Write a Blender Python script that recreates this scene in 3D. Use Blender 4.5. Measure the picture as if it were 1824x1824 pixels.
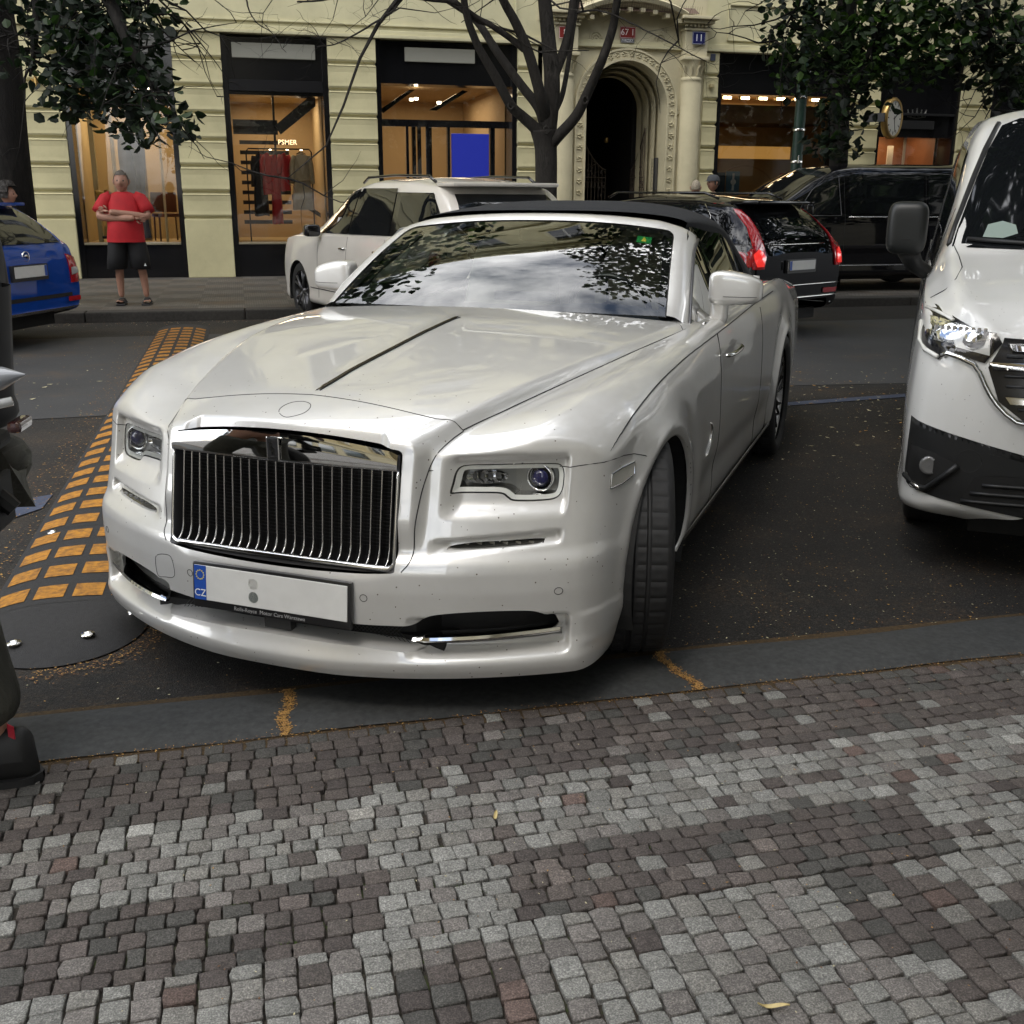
import bpy, bmesh, math, random
import numpy as np
from mathutils import Vector, Matrix
from mathutils.bvhtree import BVHTree
R = math.radians
for o in list(bpy.data.objects): bpy.data.objects.remove(o)
scene = bpy.context.scene
col = scene.collection
rng = random.Random(11)
nrg = np.random.default_rng(5)

# ---------------------------------------------------------------- camera
cd = bpy.data.cameras.new('camera'); cam = bpy.data.objects.new('camera', cd); col.objects.link(cam)
cam.location = (0, 0, 1.4727)
cam.rotation_mode = 'XYZ'
cam.rotation_euler = (R(90 - 16.4167), 0, 0)
cam.matrix_world = Matrix.Translation((0, 0, 1.4727)) @ Matrix.Rotation(R(90 - 16.4167), 4, 'X') @ Matrix.Rotation(R(0.2639), 4, 'Z')
cd.sensor_width = 36; cd.lens = 36 * 1890.6 / 1824
cd.clip_start = 0.05; cd.clip_end = 500
scene.camera = cam

# ---------------------------------------------------------------- world, sun, exposure
SUN_EL, SUN_AZ = R(58), R(-150)      # azimuth measured from +Y clockwise
w = bpy.data.worlds.new("World"); scene.world = w; w.use_nodes = True
nt = w.node_tree; nt.nodes.clear()
out = nt.nodes.new('ShaderNodeOutputWorld'); bg = nt.nodes.new('ShaderNodeBackground')
sky = nt.nodes.new('ShaderNodeTexSky'); sky.sky_type = 'NISHITA'; sky.sun_disc = False
sky.sun_elevation = SUN_EL; sky.sun_rotation = SUN_AZ; sky.air_density = 1.0; sky.dust_density = 1.5
tcd = nt.nodes.new('ShaderNodeTexCoord')
mp = nt.nodes.new('ShaderNodeMapping'); mp.inputs['Scale'].default_value = (1.0, 1.0, 2.2)
nz = nt.nodes.new('ShaderNodeTexNoise'); nz.inputs['Scale'].default_value = 2.6; nz.inputs['Detail'].default_value = 8; nz.inputs['Roughness'].default_value = 0.6
rp = nt.nodes.new('ShaderNodeValToRGB'); rp.color_ramp.elements[0].position = 0.42; rp.color_ramp.elements[1].position = 0.60
mx = nt.nodes.new('ShaderNodeMix'); mx.data_type = 'RGBA'
[i for i in mx.inputs if i.name == 'B' and i.type == 'RGBA'][0].default_value = (26, 26, 26, 1)
nt.links.new(tcd.outputs['Generated'], mp.inputs['Vector']); nt.links.new(mp.outputs[0], nz.inputs['Vector'])
nt.links.new(nz.outputs['Fac'], rp.inputs['Fac']); nt.links.new(rp.outputs['Color'], [i for i in mx.inputs if i.name == 'Factor' and i.type == 'VALUE'][0])
nt.links.new(sky.outputs[0], [i for i in mx.inputs if i.name == 'A' and i.type == 'RGBA'][0]); nt.links.new([q for q in mx.outputs if q.type == 'RGBA'][0], bg.inputs['Color'])
bg.inputs['Strength'].default_value = 0.15
nt.links.new(bg.outputs[0], out.inputs[0])
sd = bpy.data.lights.new('sun', 'SUN'); sd.energy = 0.8; sd.angle = R(14); sd.color = (1.0, 0.95, 0.86)
sun = bpy.data.objects.new('sun', sd); col.objects.link(sun)
sun.rotation_euler = (R(90) - SUN_EL, 0, -SUN_AZ + math.pi)
vs = scene.view_settings
vs.view_transform = 'Standard'; vs.look = 'None'; vs.exposure = 0.42; vs.gamma = 1; vs.use_curve_mapping = False
scene.render.engine = 'CYCLES'
scene.cycles.max_bounces = 10; scene.cycles.transparent_max_bounces = 24

# ---------------------------------------------------------------- helpers
def linear(c):
    if isinstance(c, str):
        c = [int(c[i:i+2], 16) / 255 for i in (0, 2, 4)]
        c = [x / 12.92 if x <= 0.04045 else ((x + 0.055) / 1.055) ** 2.4 for x in c]
    return (c[0], c[1], c[2], 1.0)

class NT:
    """tiny node-tree builder"""
    def __init__(s, name):
        s.m = bpy.data.materials.new(name); s.m.use_nodes = True; s.t = s.m.node_tree
        s.b = s.t.nodes['Principled BSDF']; s.o = s.t.nodes['Material Output']
    def n(s, typ, **k):
        x = s.t.nodes.new(typ)
        for a, b in k.items():
            if hasattr(x, a) and a not in x.inputs.keys(): setattr(x, a, b)
            else: x.inputs[a].default_value = b
        return x
    def l(s, a, b): s.t.links.new(a, b)
    def coord(s, scale=(1, 1, 1), kind='Object'):
        c = s.n('ShaderNodeTexCoord'); m = s.n('ShaderNodeMapping'); m.inputs['Scale'].default_value = scale
        s.l(c.outputs[kind], m.inputs[0]); return m.outputs[0]
    def noise(s, vec, scale, detail=4, rough=0.55, dist=0):
        x = s.n('ShaderNodeTexNoise'); x.inputs['Scale'].default_value = scale; x.inputs['Detail'].default_value = detail
        x.inputs['Roughness'].default_value = rough; x.inputs['Distortion'].default_value = dist
        s.l(vec, x.inputs['Vector']); return x.outputs['Fac']
    def ramp(s, fac, stops):
        x = s.n('ShaderNodeValToRGB'); e = x.color_ramp.elements
        while len(e) < len(stops): e.new(0.5)
        for i, (p, c) in enumerate(stops):
            e[i].position = p; e[i].color = linear(c) if not isinstance(c, (int, float)) else (c, c, c, 1)
        s.l(fac, x.inputs[0]); return x.outputs[0]
    def mix(s, fac, a, b, mode='MIX'):
        x = s.n('ShaderNodeMix'); x.data_type = 'RGBA'; x.blend_type = mode
        for v, k in ((fac, 'Factor'), (a, 'A'), (b, 'B')):
            sock = [i for i in x.inputs if i.name == k and (i.type == ('VALUE' if k == 'Factor' else 'RGBA'))][0]
            if hasattr(v, 'links'): s.l(v, sock)
            else: sock.default_value = v if k == 'Factor' else linear(v)
        return [q for q in x.outputs if q.type == 'RGBA'][0]
    def math(s, op, a, b=0.0, clamp=False):
        x = s.n('ShaderNodeMath'); x.operation = op; x.use_clamp = clamp
        for i, v in enumerate((a, b)):
            if hasattr(v, 'links'): s.l(v, x.inputs[i])
            else: x.inputs[i].default_value = v
        return x.outputs[0]
    def set(s, **k):
        for a, b in k.items():
            a = a.replace('_', ' ')
            i = s.b.inputs[a]
            if hasattr(b, 'links'): s.l(b, i)
            elif a in ('Base Color', 'Emission Color', 'Sheen Tint'): i.default_value = linear(b)
            else: i.default_value = b
        return s
    def bump(s, h, strength=0.3, dist=0.01):
        x = s.n('ShaderNodeBump'); x.inputs['Strength'].default_value = strength; x.inputs['Distance'].default_value = dist
        s.l(h, x.inputs['Height']); s.l(x.outputs[0], s.b.inputs['Normal']); return s

MATS = {}
def plain(name, c, rough=0.5, metal=0.0, coat=0.0, spec=0.5, noise=0.0, nscale=20, emit=None, es=0, bump=0.0, bscale=80):
    if name in MATS: return MATS[name]
    n = NT(name)
    lc = linear(c)
    if noise:
        v = n.coord(); f = n.noise(v, nscale, 5)
        a = tuple(max(0, x * (1 - noise)) for x in lc[:3]); b = tuple(min(1, x * (1 + noise)) for x in lc[:3])
        n.set(Base_Color=n.ramp(f, [(0.3, a), (0.7, b)]))
    else: n.set(Base_Color=lc[:3])
    n.set(Roughness=rough, Metallic=metal, Coat_Weight=coat, Specular_IOR_Level=spec)
    if coat: n.set(Coat_Roughness=0.03)
    if bump:
        n.bump(n.noise(n.coord(), bscale, 4), bump, 0.005)
    if emit is not None:
        n.set(Emission_Color=linear(emit)[:3], Emission_Strength=es)
    MATS[name] = n.m
    return n.m

def glassmat(name, tint=(0.75, 0.8, 0.78), boost=1.0, rough=0.0, base=0.04):
    """thin architectural glass: transparent + glossy by fresnel"""
    if name in MATS: return MATS[name]
    n = NT(name); n.t.nodes.remove(n.b)
    tr = n.n('ShaderNodeBsdfTransparent'); tr.inputs[0].default_value = (*tint, 1)
    gl = n.n('ShaderNodeBsdfGlossy'); gl.inputs['Roughness'].default_value = rough; gl.inputs['Color'].default_value = (1, 1, 1, 1)
    lw = n.n('ShaderNodeFresnel'); lw.inputs['IOR'].default_value = 1.52
    f = n.math('ADD', n.math('MULTIPLY', lw.outputs[0], boost), base - 0.04, True)
    mx = n.n('ShaderNodeMixShader'); n.l(f, mx.inputs[0]); n.l(tr.outputs[0], mx.inputs[1]); n.l(gl.outputs[0], mx.inputs[2])
    n.l(mx.outputs[0], n.o.inputs[0])
    MATS[name] = n.m
    return n.m

def tag(o, label=None, cat=None, group=None, kind=None):
    if label: o['label'] = label
    if cat: o['category'] = cat
    if group: o['group'] = group
    if kind: o['kind'] = kind
    return o
def thing(name, label, cat, loc=(0, 0, 0), rz=0.0, group=None, parent=None):
    o = bpy.data.objects.new(name, None); col.objects.link(o); o.empty_display_size = 0.1
    o.location = loc; o.rotation_euler = (0, 0, rz)
    return tag(o, label, cat, group)
def mesh(name, verts, faces, mat, parent=None, smooth=False, normals=None, mats=None, fmat=None, auto=None):
    m = bpy.data.meshes.new(name)
    m.from_pydata([tuple(map(float, v)) for v in verts], [], [tuple(map(int, f)) for f in faces])
    for x in (mats or [mat]): m.materials.append(x)
    if fmat is not None: m.polygons.foreach_set('material_index', np.asarray(fmat, dtype=np.int32))
    if smooth or normals is not None: m.polygons.foreach_set('use_smooth', np.ones(len(m.polygons), dtype=bool))
    m.validate(); m.update()
    if normals is not None and len(normals) == len(m.vertices):
        m.normals_split_custom_set_from_vertices([tuple(map(float, n)) for n in normals])
    if auto is not None:
        m.polygons.foreach_set('use_smooth', np.ones(len(m.polygons), dtype=bool))
        try: m.set_sharp_from_angle(angle=R(auto))
        except Exception: pass
    o = bpy.data.objects.new(name, m); col.objects.link(o)
    if parent is not None: o.parent = parent
    return o

class MB:
    """collects simple shapes into one mesh"""
    def __init__(s): s.v = []; s.f = []; s.mi = []; s.cur = 0
    def add(s, v, f):
        b = len(s.v); s.v += [tuple(p) for p in v]; s.f += [tuple(i + b for i in q) for q in f]; s.mi += [s.cur] * len(f); return s
    def box(s, x0, x1, y0, y1, z0, z1, M=None):
        v = [(x, y, z) for x in (x0, x1) for y in (y0, y1) for z in (z0, z1)]
        if M is not None: v = [tuple(M @ Vector(p)) for p in v]
        return s.add(v, [(0, 1, 3, 2), (4, 6, 7, 5), (0, 4, 5, 1), (2, 3, 7, 6), (0, 2, 6, 4), (1, 5, 7, 3)])
    def bbox(s, x0, x1, y0, y1, z0, z1, b=0.01, M=None):
        """bevelled box"""
        bm = bmesh.new()
        bmesh.ops.create_cube(bm, size=1)
        for q in bm.verts: q.co = Vector(((x0 + x1) / 2 + q.co.x * (x1 - x0), (y0 + y1) / 2 + q.co.y * (y1 - y0), (z0 + z1) / 2 + q.co.z * (z1 - z0)))
        bmesh.ops.bevel(bm, geom=bm.edges[:], offset=b, segments=2, affect='EDGES', profile=0.6)
        bm.verts.index_update()
        v = [(M @ q.co if M is not None else q.co.copy()) for q in bm.verts]; f = [[q.index for q in p.verts] for p in bm.faces]; bm.free()
        return s.add(v, f)
    def tube(s, pts, rad, n=8, cap=True, flat=1.0):
        """tube along pts; rad scalar or list"""
        P = [Vector(p) for p in pts]; k = len(P)
        rd = [rad] * k if isinstance(rad, (int, float)) else list(rad)
        vs, up = [], None
        for i in range(k):
            t = (P[min(i + 1, k - 1)] - P[max(i - 1, 0)]).normalized()
            if up is None: up = Vector((0, 0, 1)) if abs(t.z) < 0.9 else Vector((1, 0, 0))
            sx = t.cross(up)
            if sx.length < 1e-6: sx = t.orthogonal()
            sx.normalize(); up = sx.cross(t).normalized()
            for j in range(n):
                a = 2 * math.pi * j / n
                vs.append(P[i] + sx * (math.cos(a) * rd[i]) + up * (math.sin(a) * rd[i] * flat))
        fs = [(i * n + j, i * n + (j + 1) % n, (i + 1) * n + (j + 1) % n, (i + 1) * n + j) for i in range(k - 1) for j in range(n)]
        if cap: fs += [tuple(range(n - 1, -1, -1)), tuple((k - 1) * n + j for j in range(n))]
        return s.add(vs, fs)
    def lathe(s, prof, n=32, M=None, a0=0, a1=2 * math.pi):
        """profile [(r, z)] about z"""
        full = abs(a1 - a0 - 2 * math.pi) < 1e-6; m = n if full else n + 1
        vs = []
        for r_, z in prof:
            for j in range(m):
                a = a0 + (a1 - a0) * j / n; vs.append(Vector((r_ * math.cos(a), r_ * math.sin(a), z)))
        if M is not None: vs = [M @ q for q in vs]
        fs = []
        for i in range(len(prof) - 1):
            for j in range(n):
                j2 = (j + 1) % m
                fs.append((i * m + j, i * m + j2, (i + 1) * m + j2, (i + 1) * m + j))
        return s.add(vs, fs)
    def prism(s, poly, d0, d1, M=None):
        """poly in (x, z), extruded along y d0..d1"""
        n = len(poly); v = [(p[0], d0, p[1]) for p in poly] + [(p[0], d1, p[1]) for p in poly]
        if M is not None: v = [tuple(M @ Vector(p)) for p in v]
        return s.add(v, [tuple(range(n)), tuple(range(2 * n - 1, n - 1, -1))] + [(i, n + i, n + (i + 1) % n, (i + 1) % n) for i in range(n)])
    def grid(s, P, close_u=False):
        """P[i][j] points"""
        a, b = len(P), len(P[0]); vs = [q for row in P for q in row]
        fs = [(i * b + j, i * b + j + 1, (i + 1) * b + j + 1, (i + 1) * b + j) for i in range(a - 1) for j in range(b - 1)]
        if close_u: fs += [((a - 1) * b + j, (a - 1) * b + j + 1, j + 1, j) for j in range(b - 1)]
        return s.add(vs, fs)
    def obj(s, name, mat, parent=None, smooth=False, auto=None, mats=None):
        return mesh(name, s.v, s.f, mat, parent, smooth, mats=mats, fmat=s.mi if mats else None, auto=auto)

def text(name, body, size, mat, M, parent=None, depth=0.002, align='CENTER', sx=1.0):
    c = bpy.data.curves.new(name, 'FONT'); c.body = body; c.size = size; c.extrude = depth; c.align_x = align; c.align_y = 'CENTER'
    c.resolution_u = 3
    o = bpy.data.objects.new(name, c); col.objects.link(o)
    dg = bpy.context.evaluated_depsgraph_get(); me = bpy.data.meshes.new_from_object(o.evaluated_get(dg))
    bpy.data.objects.remove(o)
    me.transform(Matrix.Diagonal((sx, 1, 1, 1))); me.transform(M); me.materials.clear(); me.materials.append(mat)
    o = bpy.data.objects.new(name, me); col.objects.link(o)
    if parent is not None: o.parent = parent
    return o

def gauss1(a, sig, axis=0):
    if sig < 0.3: return a
    r_ = int(3 * sig + 1); k = np.exp(-0.5 * (np.arange(-r_, r_ + 1) / sig) ** 2); k /= k.sum()
    p = [(0, 0)] * a.ndim; p[axis] = (r_, r_); b = np.pad(a, p, mode='edge')
    out_ = np.zeros_like(a)
    for i, kk in enumerate(k):
        sl = [slice(None)] * a.ndim; sl[axis] = slice(i, i + a.shape[axis]); out_ += kk * b[tuple(sl)]
    return out_
def sstep(x): x = np.clip(x, 0, 1); return x * x * (3 - 2 * x)
def crom(pts, n=8, closed=False):
    """Catmull-Rom through points"""
    P = [np.array(p, float) for p in pts]; out_ = []
    m = len(P)
    rngi = range(m if closed else m - 1)
    for i in rngi:
        p0 = P[(i - 1) % m] if (closed or i > 0) else 2 * P[0] - P[1]
        p1, p2 = P[i], P[(i + 1) % m]
        p3 = P[(i + 2) % m] if (closed or i < m - 2) else 2 * P[-1] - P[-2]
        for k in range(n):
            t = k / n
            out_.append(0.5 * ((2 * p1) + (-p0 + p2) * t + (2 * p0 - 5 * p1 + 4 * p2 - p3) * t * t + (-p0 + 3 * p1 - 3 * p2 + p3) * t ** 3))
    if not closed: out_.append(P[-1])
    return np.array(out_)
def inpoly(P, poly):
    x, y = P[:, 0], P[:, 1]; c = np.zeros(len(P), bool); n = len(poly)
    for i in range(n):
        x1, y1 = poly[i]; x2, y2 = poly[(i + 1) % n]
        if y1 == y2: continue
        m = ((y1 > y) != (y2 > y)) & (x < (x2 - x1) * (y - y1) / (y2 - y1) + x1)
        c ^= m
    return c
def nearpoly(P, poly, closed=True):
    """nearest point on polyline for each P: returns dist, nearest"""
    best = np.full(len(P), 1e9); bp = np.zeros_like(P); n = len(poly)
    for i in range(n if closed else n - 1):
        a, b = poly[i], poly[(i + 1) % n]; d = b - a; L = (d * d).sum()
        if L < 1e-14: continue
        t = np.clip(((P - a) @ d) / L, 0, 1); q = a + t[:, None] * d; ds = np.sqrt(((P - q) ** 2).sum(1))
        m = ds < best; best[m] = ds[m]; bp[m] = q[m]
    return best, bp
# ================================================================ the white convertible: outer skin
# car axes here: X = car's left, F = forward from the front axle, Z up; mesh y = -F
def T_(z, tab, sig=0.0):
    zz = np.arange(-0.2, 1.6, 0.002); v = np.interp(zz, [t[0] for t in tab], [t[1] for t in tab])
    if sig: v = gauss1(v, sig / 0.002)
    return np.interp(z, zz, v)
def FT(F, tab, sig=0.0):
    ff = np.arange(-5, 1.5, 0.005); t2 = sorted(tab); v = np.interp(ff, [t[0] for t in t2], [t[1] for t in t2])
    if sig: v = gauss1(v, sig / 0.005)
    return np.interp(F, ff, v)
AQ = 0.412
FC = [(.10, .85), (.14, .868), (.165, .880), (.19, .884), (.215, .872), (.25, .864), (.30, .868), (.40, .874), (.46, .872), (.487, .864), (.515, .838), (.54, .830), (.60, .812), (.66, .795), (.75, .777), (.80, .765), (.86, .74), (.95, .70), (1.2, .6)]
CAP = [(.10, .83), (.14, .862), (.165, .878), (.19, .884), (.22, .862), (.25, .85), (.40, .842), (.44, .838), (.47, .820), (.50, .808), (.80, .783), (.9, .75), (1.2, .7)]
TUCK = [(.10, .13), (.16, .075), (.22, .045), (.28, .022), (.36, .010), (.5, .002), (.6, 0), (.7, .002), (.8, .006), (.88, .014), (.95, .028), (1.0, .045), (1.1, .10), (1.3, .2)]
WSIDE = [(.2, .972), (-.12, .975), (-.8, .966), (-1.6, .962), (-2.4, .966), (-3.1, .975), (-3.6, .962), (-3.9, .940), (-4.5, .90)]
def frontF(X, z):
    fc = T_(z, FC, .006); cap = T_(z, CAP, .005); par = fc - AQ * X * X
    par = par - 1.2 * np.clip(X - .80, 0, 1) ** 2
    k = 0.016; hmn = np.clip(0.5 + 0.5 * (cap - par) / k, 0, 1)
    f = cap * (1 - hmn) + par * hmn - k * hmn * (1 - hmn)
    # grille surround stands proud of the wings
    f = f + 0.030 * sstep((.447 - X) / .035) * sstep((z - .50) / .12) * sstep((X - .30) / .05)
    # headlight pocket under a brow, and its soft fade into the wing below
    px = sstep((X - .475) / .05) * sstep((.800 - X) / .018)
    f = f - 0.030 * px * sstep((z - .600) / .050) * sstep((.778 - z) / .014)
    # slot recess of the running light
    px = sstep((X - .455) / .05) * sstep((.800 - X) / .025)
    zc = .533 + .02 * np.clip((X - .5) / .3, 0, 1)
    f = f - 0.026 * px * sstep((z - (zc - .030)) / .028) * sstep((zc + .018 - z) / .012)
    # lower wing intake pocket
    px = sstep((X - .40) / .06) * sstep((.835 - X) / .03)
    f = f - 0.045 * px * sstep((z - .196) / .035) * sstep((.330 - z) / .02)
    return f
def sideX(F, z):
    w_ = FT(F, WSIDE, .06) - T_(z, TUCK, .012)
    # flares round the wheel openings
    for fa in (-.02, -3.112):
        d = np.sqrt((F - fa) ** 2 + (z - .36) ** 2)
        w_ = w_ + 0.010 * np.exp(-((d - .40) / .030) ** 2) * sstep((z - .2) / .1)
        w_ = w_ - 0.010 * np.exp(-((d - .52) / .06) ** 2) * sstep((z - .2) / .2)
    # sculpted lower door
    w_ = w_ - 0.012 * np.exp(-((z - .40 - .02 * (F + 1.5)) / .07) ** 2) * sstep((-.5 - F) / .4) * sstep((F + 2.7) / .4)
    return w_
# upper surface
ZS = [(1.2, .5), (.95, .70), (.86, .79), (.78, .838), (.72, .868), (.675, .882), (.627, .895), (.54, .914), (.2, .953), (-.2, .997), (-.53, 1.026), (-.84, 1.037), (-1.3, 1.05), (-3.0, 1.06), (-3.6, 1.03), (-4.5, .95)]
XC = [(1.2, .35), (.78, .383), (.745, .394), (.565, .471), (.453, .510), (.332, .551), (.2, .594), (.052, .639), (-.109, .686), (-.316, .729), (-.575, .768), (-.86, .800), (-1.3, .82), (-4.5, .72)]
ZC = [(1.2, .4), (.95, .66), (.86, .74), (.78, .796), (.745, .812), (.565, .864), (.453, .889), (.332, .911), (.2, .932), (.052, .951), (-.109, .970), (-.316, .984), (-.575, .997), (-.86, 1.008), (-1.3, 1.015), (-3, 1.03), (-4.5, .93)]
XV = [(1.2, .44), (.80, .42), (.70, .447), (.558, .489), (.43, .541), (.33, .573), (.08, .658), (-.12, .717), (-.37, .770), (-.65, .815), (-.86, .842), (-1.3, .86), (-4.5, .78)]
ZV = [(1.2, .3), (.95, .55), (.80, .71), (.72, .766), (.66, .795), (.60, .815), (.558, .828), (.43, .853), (.33, .868), (.08, .910), (-.12, .938), (-.37, .963), (-.65, .980), (-.86, .990), (-1.3, .998), (-3, 1.02), (-4.5, .9)]
ZCR = [(1.2, .3), (.9, .58), (.75, .71), (.66, .768), (.60, .800), (.53, .832), (.44, .868), (.25, .913), (.05, .938), (-.165, .957), (-.5, .978), (-1.0, .994), (-1.3, 1.0), (-1.9, 1.01), (-2.8, 1.045), (-3.4, 1.03), (-4.5, .92)]
XSH = [(1.2, .80), (.6, .81), (.41, .86), (.27, .895), (-.04, .928), (-.68, .945), (-1.3, .945), (-2.8, .925), (-4.5, .88)]
ZSH = [(1.2, .1), (.9, .50), (.6, .735), (.5, .785), (.41, .825), (.27, .872), (-.04, .918), (-.68, .955), (-1.3, .978), (-1.85, .992), (-2.8, 1.01), (-3.4, .99), (-4.5, .86)]
GX = np.arange(0, 1.16, .005); GF = np.arange(-4.8, 1.2, .005)
def buildH():
    X = GX[:, None]; F = GF[None, :]
    f = lambda tab, s: FT(GF, tab, s)[None, :]
    zs, xc, zc, xv, zv = f(ZS, .04), f(XC, .03), f(ZC, .025), f(XV, .02), f(ZV, .02)
    zcr, xs, zsh = f(ZCR, .035), f(XSH, .03), f(ZSH, .03)
    xcr = xv + (xs - xv) * .58
    H = np.zeros((len(GX), len(GF)))
    a = np.clip(X / xc, 0, 1); H = zs - (zs - zc) * a ** 2.1
    # centre ridge of the bonnet
    H = H + 0.006 * np.exp(-(X / .05) ** 2) * sstep((.50 - F) / .2) * sstep((F + .7) / .3)
    t = np.clip((X - xc) / (xv - xc), 0, 1); H = np.where(X > xc, zc + (zv - zc) * t, H)
    t = np.clip((X - xv) / (xcr - xv), 0, 1); H = np.where(X > xv, zv + (zcr - zv) * (1 - (1 - t) ** 1.5), H)
    t = np.clip((X - xcr) / (xs - xcr), 0, 1); H = np.where(X > xcr, zcr + (zsh - zcr) * t ** 2, H)
    H = np.where(X > xs, zsh + (X - xs) * np.minimum(-1.3, 2 * (zsh - zcr) / (xs - xcr)), H)
    Hm = np.concatenate([H[:0:-1], H], 0)
    Hm = gauss1(gauss1(Hm, 1.3, 0), 2.0, 1)
    return Hm[len(GX) - 1:]
HH = buildH()
def topZ(X, F):
    i = np.clip(np.abs(X) / .005, 0, len(GX) - 1.001); j = np.clip((F + 4.8) / .005, 0, len(GF) - 1.001)
    i0 = i.astype(int); j0 = j.astype(int); a = i - i0; b = j - j0
    return (HH[i0, j0] * (1 - a) * (1 - b) + HH[i0 + 1, j0] * a * (1 - b) + HH[i0, j0 + 1] * (1 - a) * b + HH[i0 + 1, j0 + 1] * a * b)

def contour(z):
    """plan curves for array of heights z (nz): returns X,F arrays (nu, nz)"""
    xs = np.concatenate([np.linspace(0, .36, 50, endpoint=False), np.linspace(.36, .84, 96)])
    Xa = np.repeat(xs[:, None], len(z), 1); Fa = frontF(Xa, z[None, :] + 0 * Xa)
    F0 = Fa[-1]; sl = (Fa[-1] - Fa[-3]) / (Xa[-1] - Xa[-3])
    wz = FT(np.full(len(z), -.12), WSIDE, .06) - T_(z, TUCK, .012)
    t = np.linspace(0, 1, 60)[1:, None]
    k0 = .085; k1 = .34
    P0x, P0f = .84, F0; P1x, P1f = .84 + k0, F0 + sl * k0; P3x, P3f = wz, -.12; P2x, P2f = wz - .004, -.12 + k1
    bx = (1 - t) ** 3 * P0x + 3 * (1 - t) ** 2 * t * P1x + 3 * (1 - t) * t * t * P2x + t ** 3 * P3x
    bf = (1 - t) ** 3 * P0f + 3 * (1 - t) ** 2 * t * P1f + 3 * (1 - t) * t * t * P2f + t ** 3 * P3f
    # follow flare inside the corner zone
    Fs = -.12 - np.cumsum(np.full(330, (3.9 - .12) / 330)); Xs = sideX(np.repeat(Fs[:, None], len(z), 1), z[None, :] + np.zeros((330, len(z))))
    fl = sideX(bf, z[None, :] + 0 * bf) - (FT(bf, WSIDE, .06) - T_(z[None, :] + 0 * bf, TUCK, .012))
    bx = bx + fl * sstep((.50 - bf) / .25)
    Fsx = np.repeat(Fs[:, None], len(z), 1)
    # rear corner and tail
    q = np.linspace(0, 1, 40)[1:, None]; X3 = Xs[-1][None, :]
    rx = (1 - q) ** 3 * X3 + 3 * (1 - q) ** 2 * q * (X3 - .01) + 3 * (1 - q) * q * q * .85 + q ** 3 * .72
    rf = (1 - q) ** 3 * -3.9 + 3 * (1 - q) ** 2 * q * -4.2 + 3 * (1 - q) * q * q * -4.36 + q ** 3 * -4.39 + 0 * rx
    q2 = np.linspace(0, 1, 24)[1:, None]; ex = .72 * (1 - q2) + 0 * X3; ef = -4.39 - .05 * (1 - (1 - q2) ** 2) + 0 * X3
    X = np.concatenate([Xa, bx, Xs, rx, ex], 0); F = np.concatenate([Fa, bf, Fsx, rf, ef], 0)
    return X, F
NFRONT = 146; NCORN = 59; NSIDE = 330
def skin():
    z = np.concatenate([np.arange(.14, .86, .0055), np.arange(.86, 1.25, .006)])
    X, F = contour(z); nu = X.shape[0]
    H = topZ(X, F)
    over = H < z[None, :]; ed = np.argmax(over, 1)                  # first row above the upper surface
    ar = np.arange(nu); z0 = z[ed - 1]; g0 = H[ar, ed - 1] - z[ed - 1]; g1 = H[ar, ed] - z[ed]
    fr = np.clip(g0 / (g0 - g1 + 1e-9), 0, 1); ze = z[ed - 1] + fr * (z[ed] - z[ed - 1])
    NV, NT_ = 118, 120
    # face part resampled to fixed count of rows between z .14 and edge (denser absolute)
    P = np.zeros((nu, NV + NT_, 3))
    for u in range(nu):
        zz = .14 + (ze[u] - .14) * np.linspace(0, 1, NV)
        P[u, :NV, 0] = np.interp(zz, z, X[u]); P[u, :NV, 1] = np.interp(zz, z, F[u]); P[u, :NV, 2] = zz
    e = P[:, NV - 1, :2]
    tf = np.zeros(nu)
    i = np.arange(nu); a = NFRONT; b = NFRONT + NCORN; c = b + NSIDE
    tf[:a] = .45 - .27 * (i[:a] / a) ** 1.2
    tf[a:b] = .18 - .33 * (i[a:b] - a) / (b - a)
    sideF = F[b:c, 0]
    tf[b:c] = np.linspace(-.15, -3.6, c - b)
    bl = sstep((-.15 - sideF) / .8) * sstep((sideF + 3.4) / .3); tf[b:c] = tf[b:c] * (1 - bl) + sideF * bl
    tf[b:c] = np.minimum.accumulate(tf[b:c])
    tf[c:] = np.linspace(-3.6, -3.9, nu - c + 1)[1:]
    t = np.linspace(0, 1, NT_ + 1)[1:] ** 1.0
    for k in range(NT_):
        P[:, NV + k, 0] = e[:, 0] * (1 - t[k]); P[:, NV + k, 1] = e[:, 1] * (1 - t[k]) + tf * t[k]
        P[:, NV + k, 2] = topZ(P[:, NV + k, 0], P[:, NV + k, 1])
    # round the edge: front brow tight, flanks softer
    iters = np.full(nu, 5.0); iters[a:b] = np.linspace(6, 34, b - a); iters[b:] = 34
    iters[:NFRONT] = np.interp(np.arange(NFRONT), [0, 60, 75, 100, 146], [5, 5, 7, 9, 6])
    idx = np.arange(NV + NT_); Q = P.copy(); mx_ = int(iters.max())
    for it in range(mx_):
        wgt = ((iters > it)[:, None] * sstep(1 - np.abs(idx - (NV - 1))[None, :] / (4 + 1.2 * np.sqrt(iters)[:, None] * 2)))[:, :, None]
        S = Q.copy(); S[:, 1:-1] = .25 * Q[:, :-2] + .5 * Q[:, 1:-1] + .25 * Q[:, 2:]
        Q = Q * (1 - wgt) + S * wgt
    return Q, NV
SK, NVF = skin()
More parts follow.
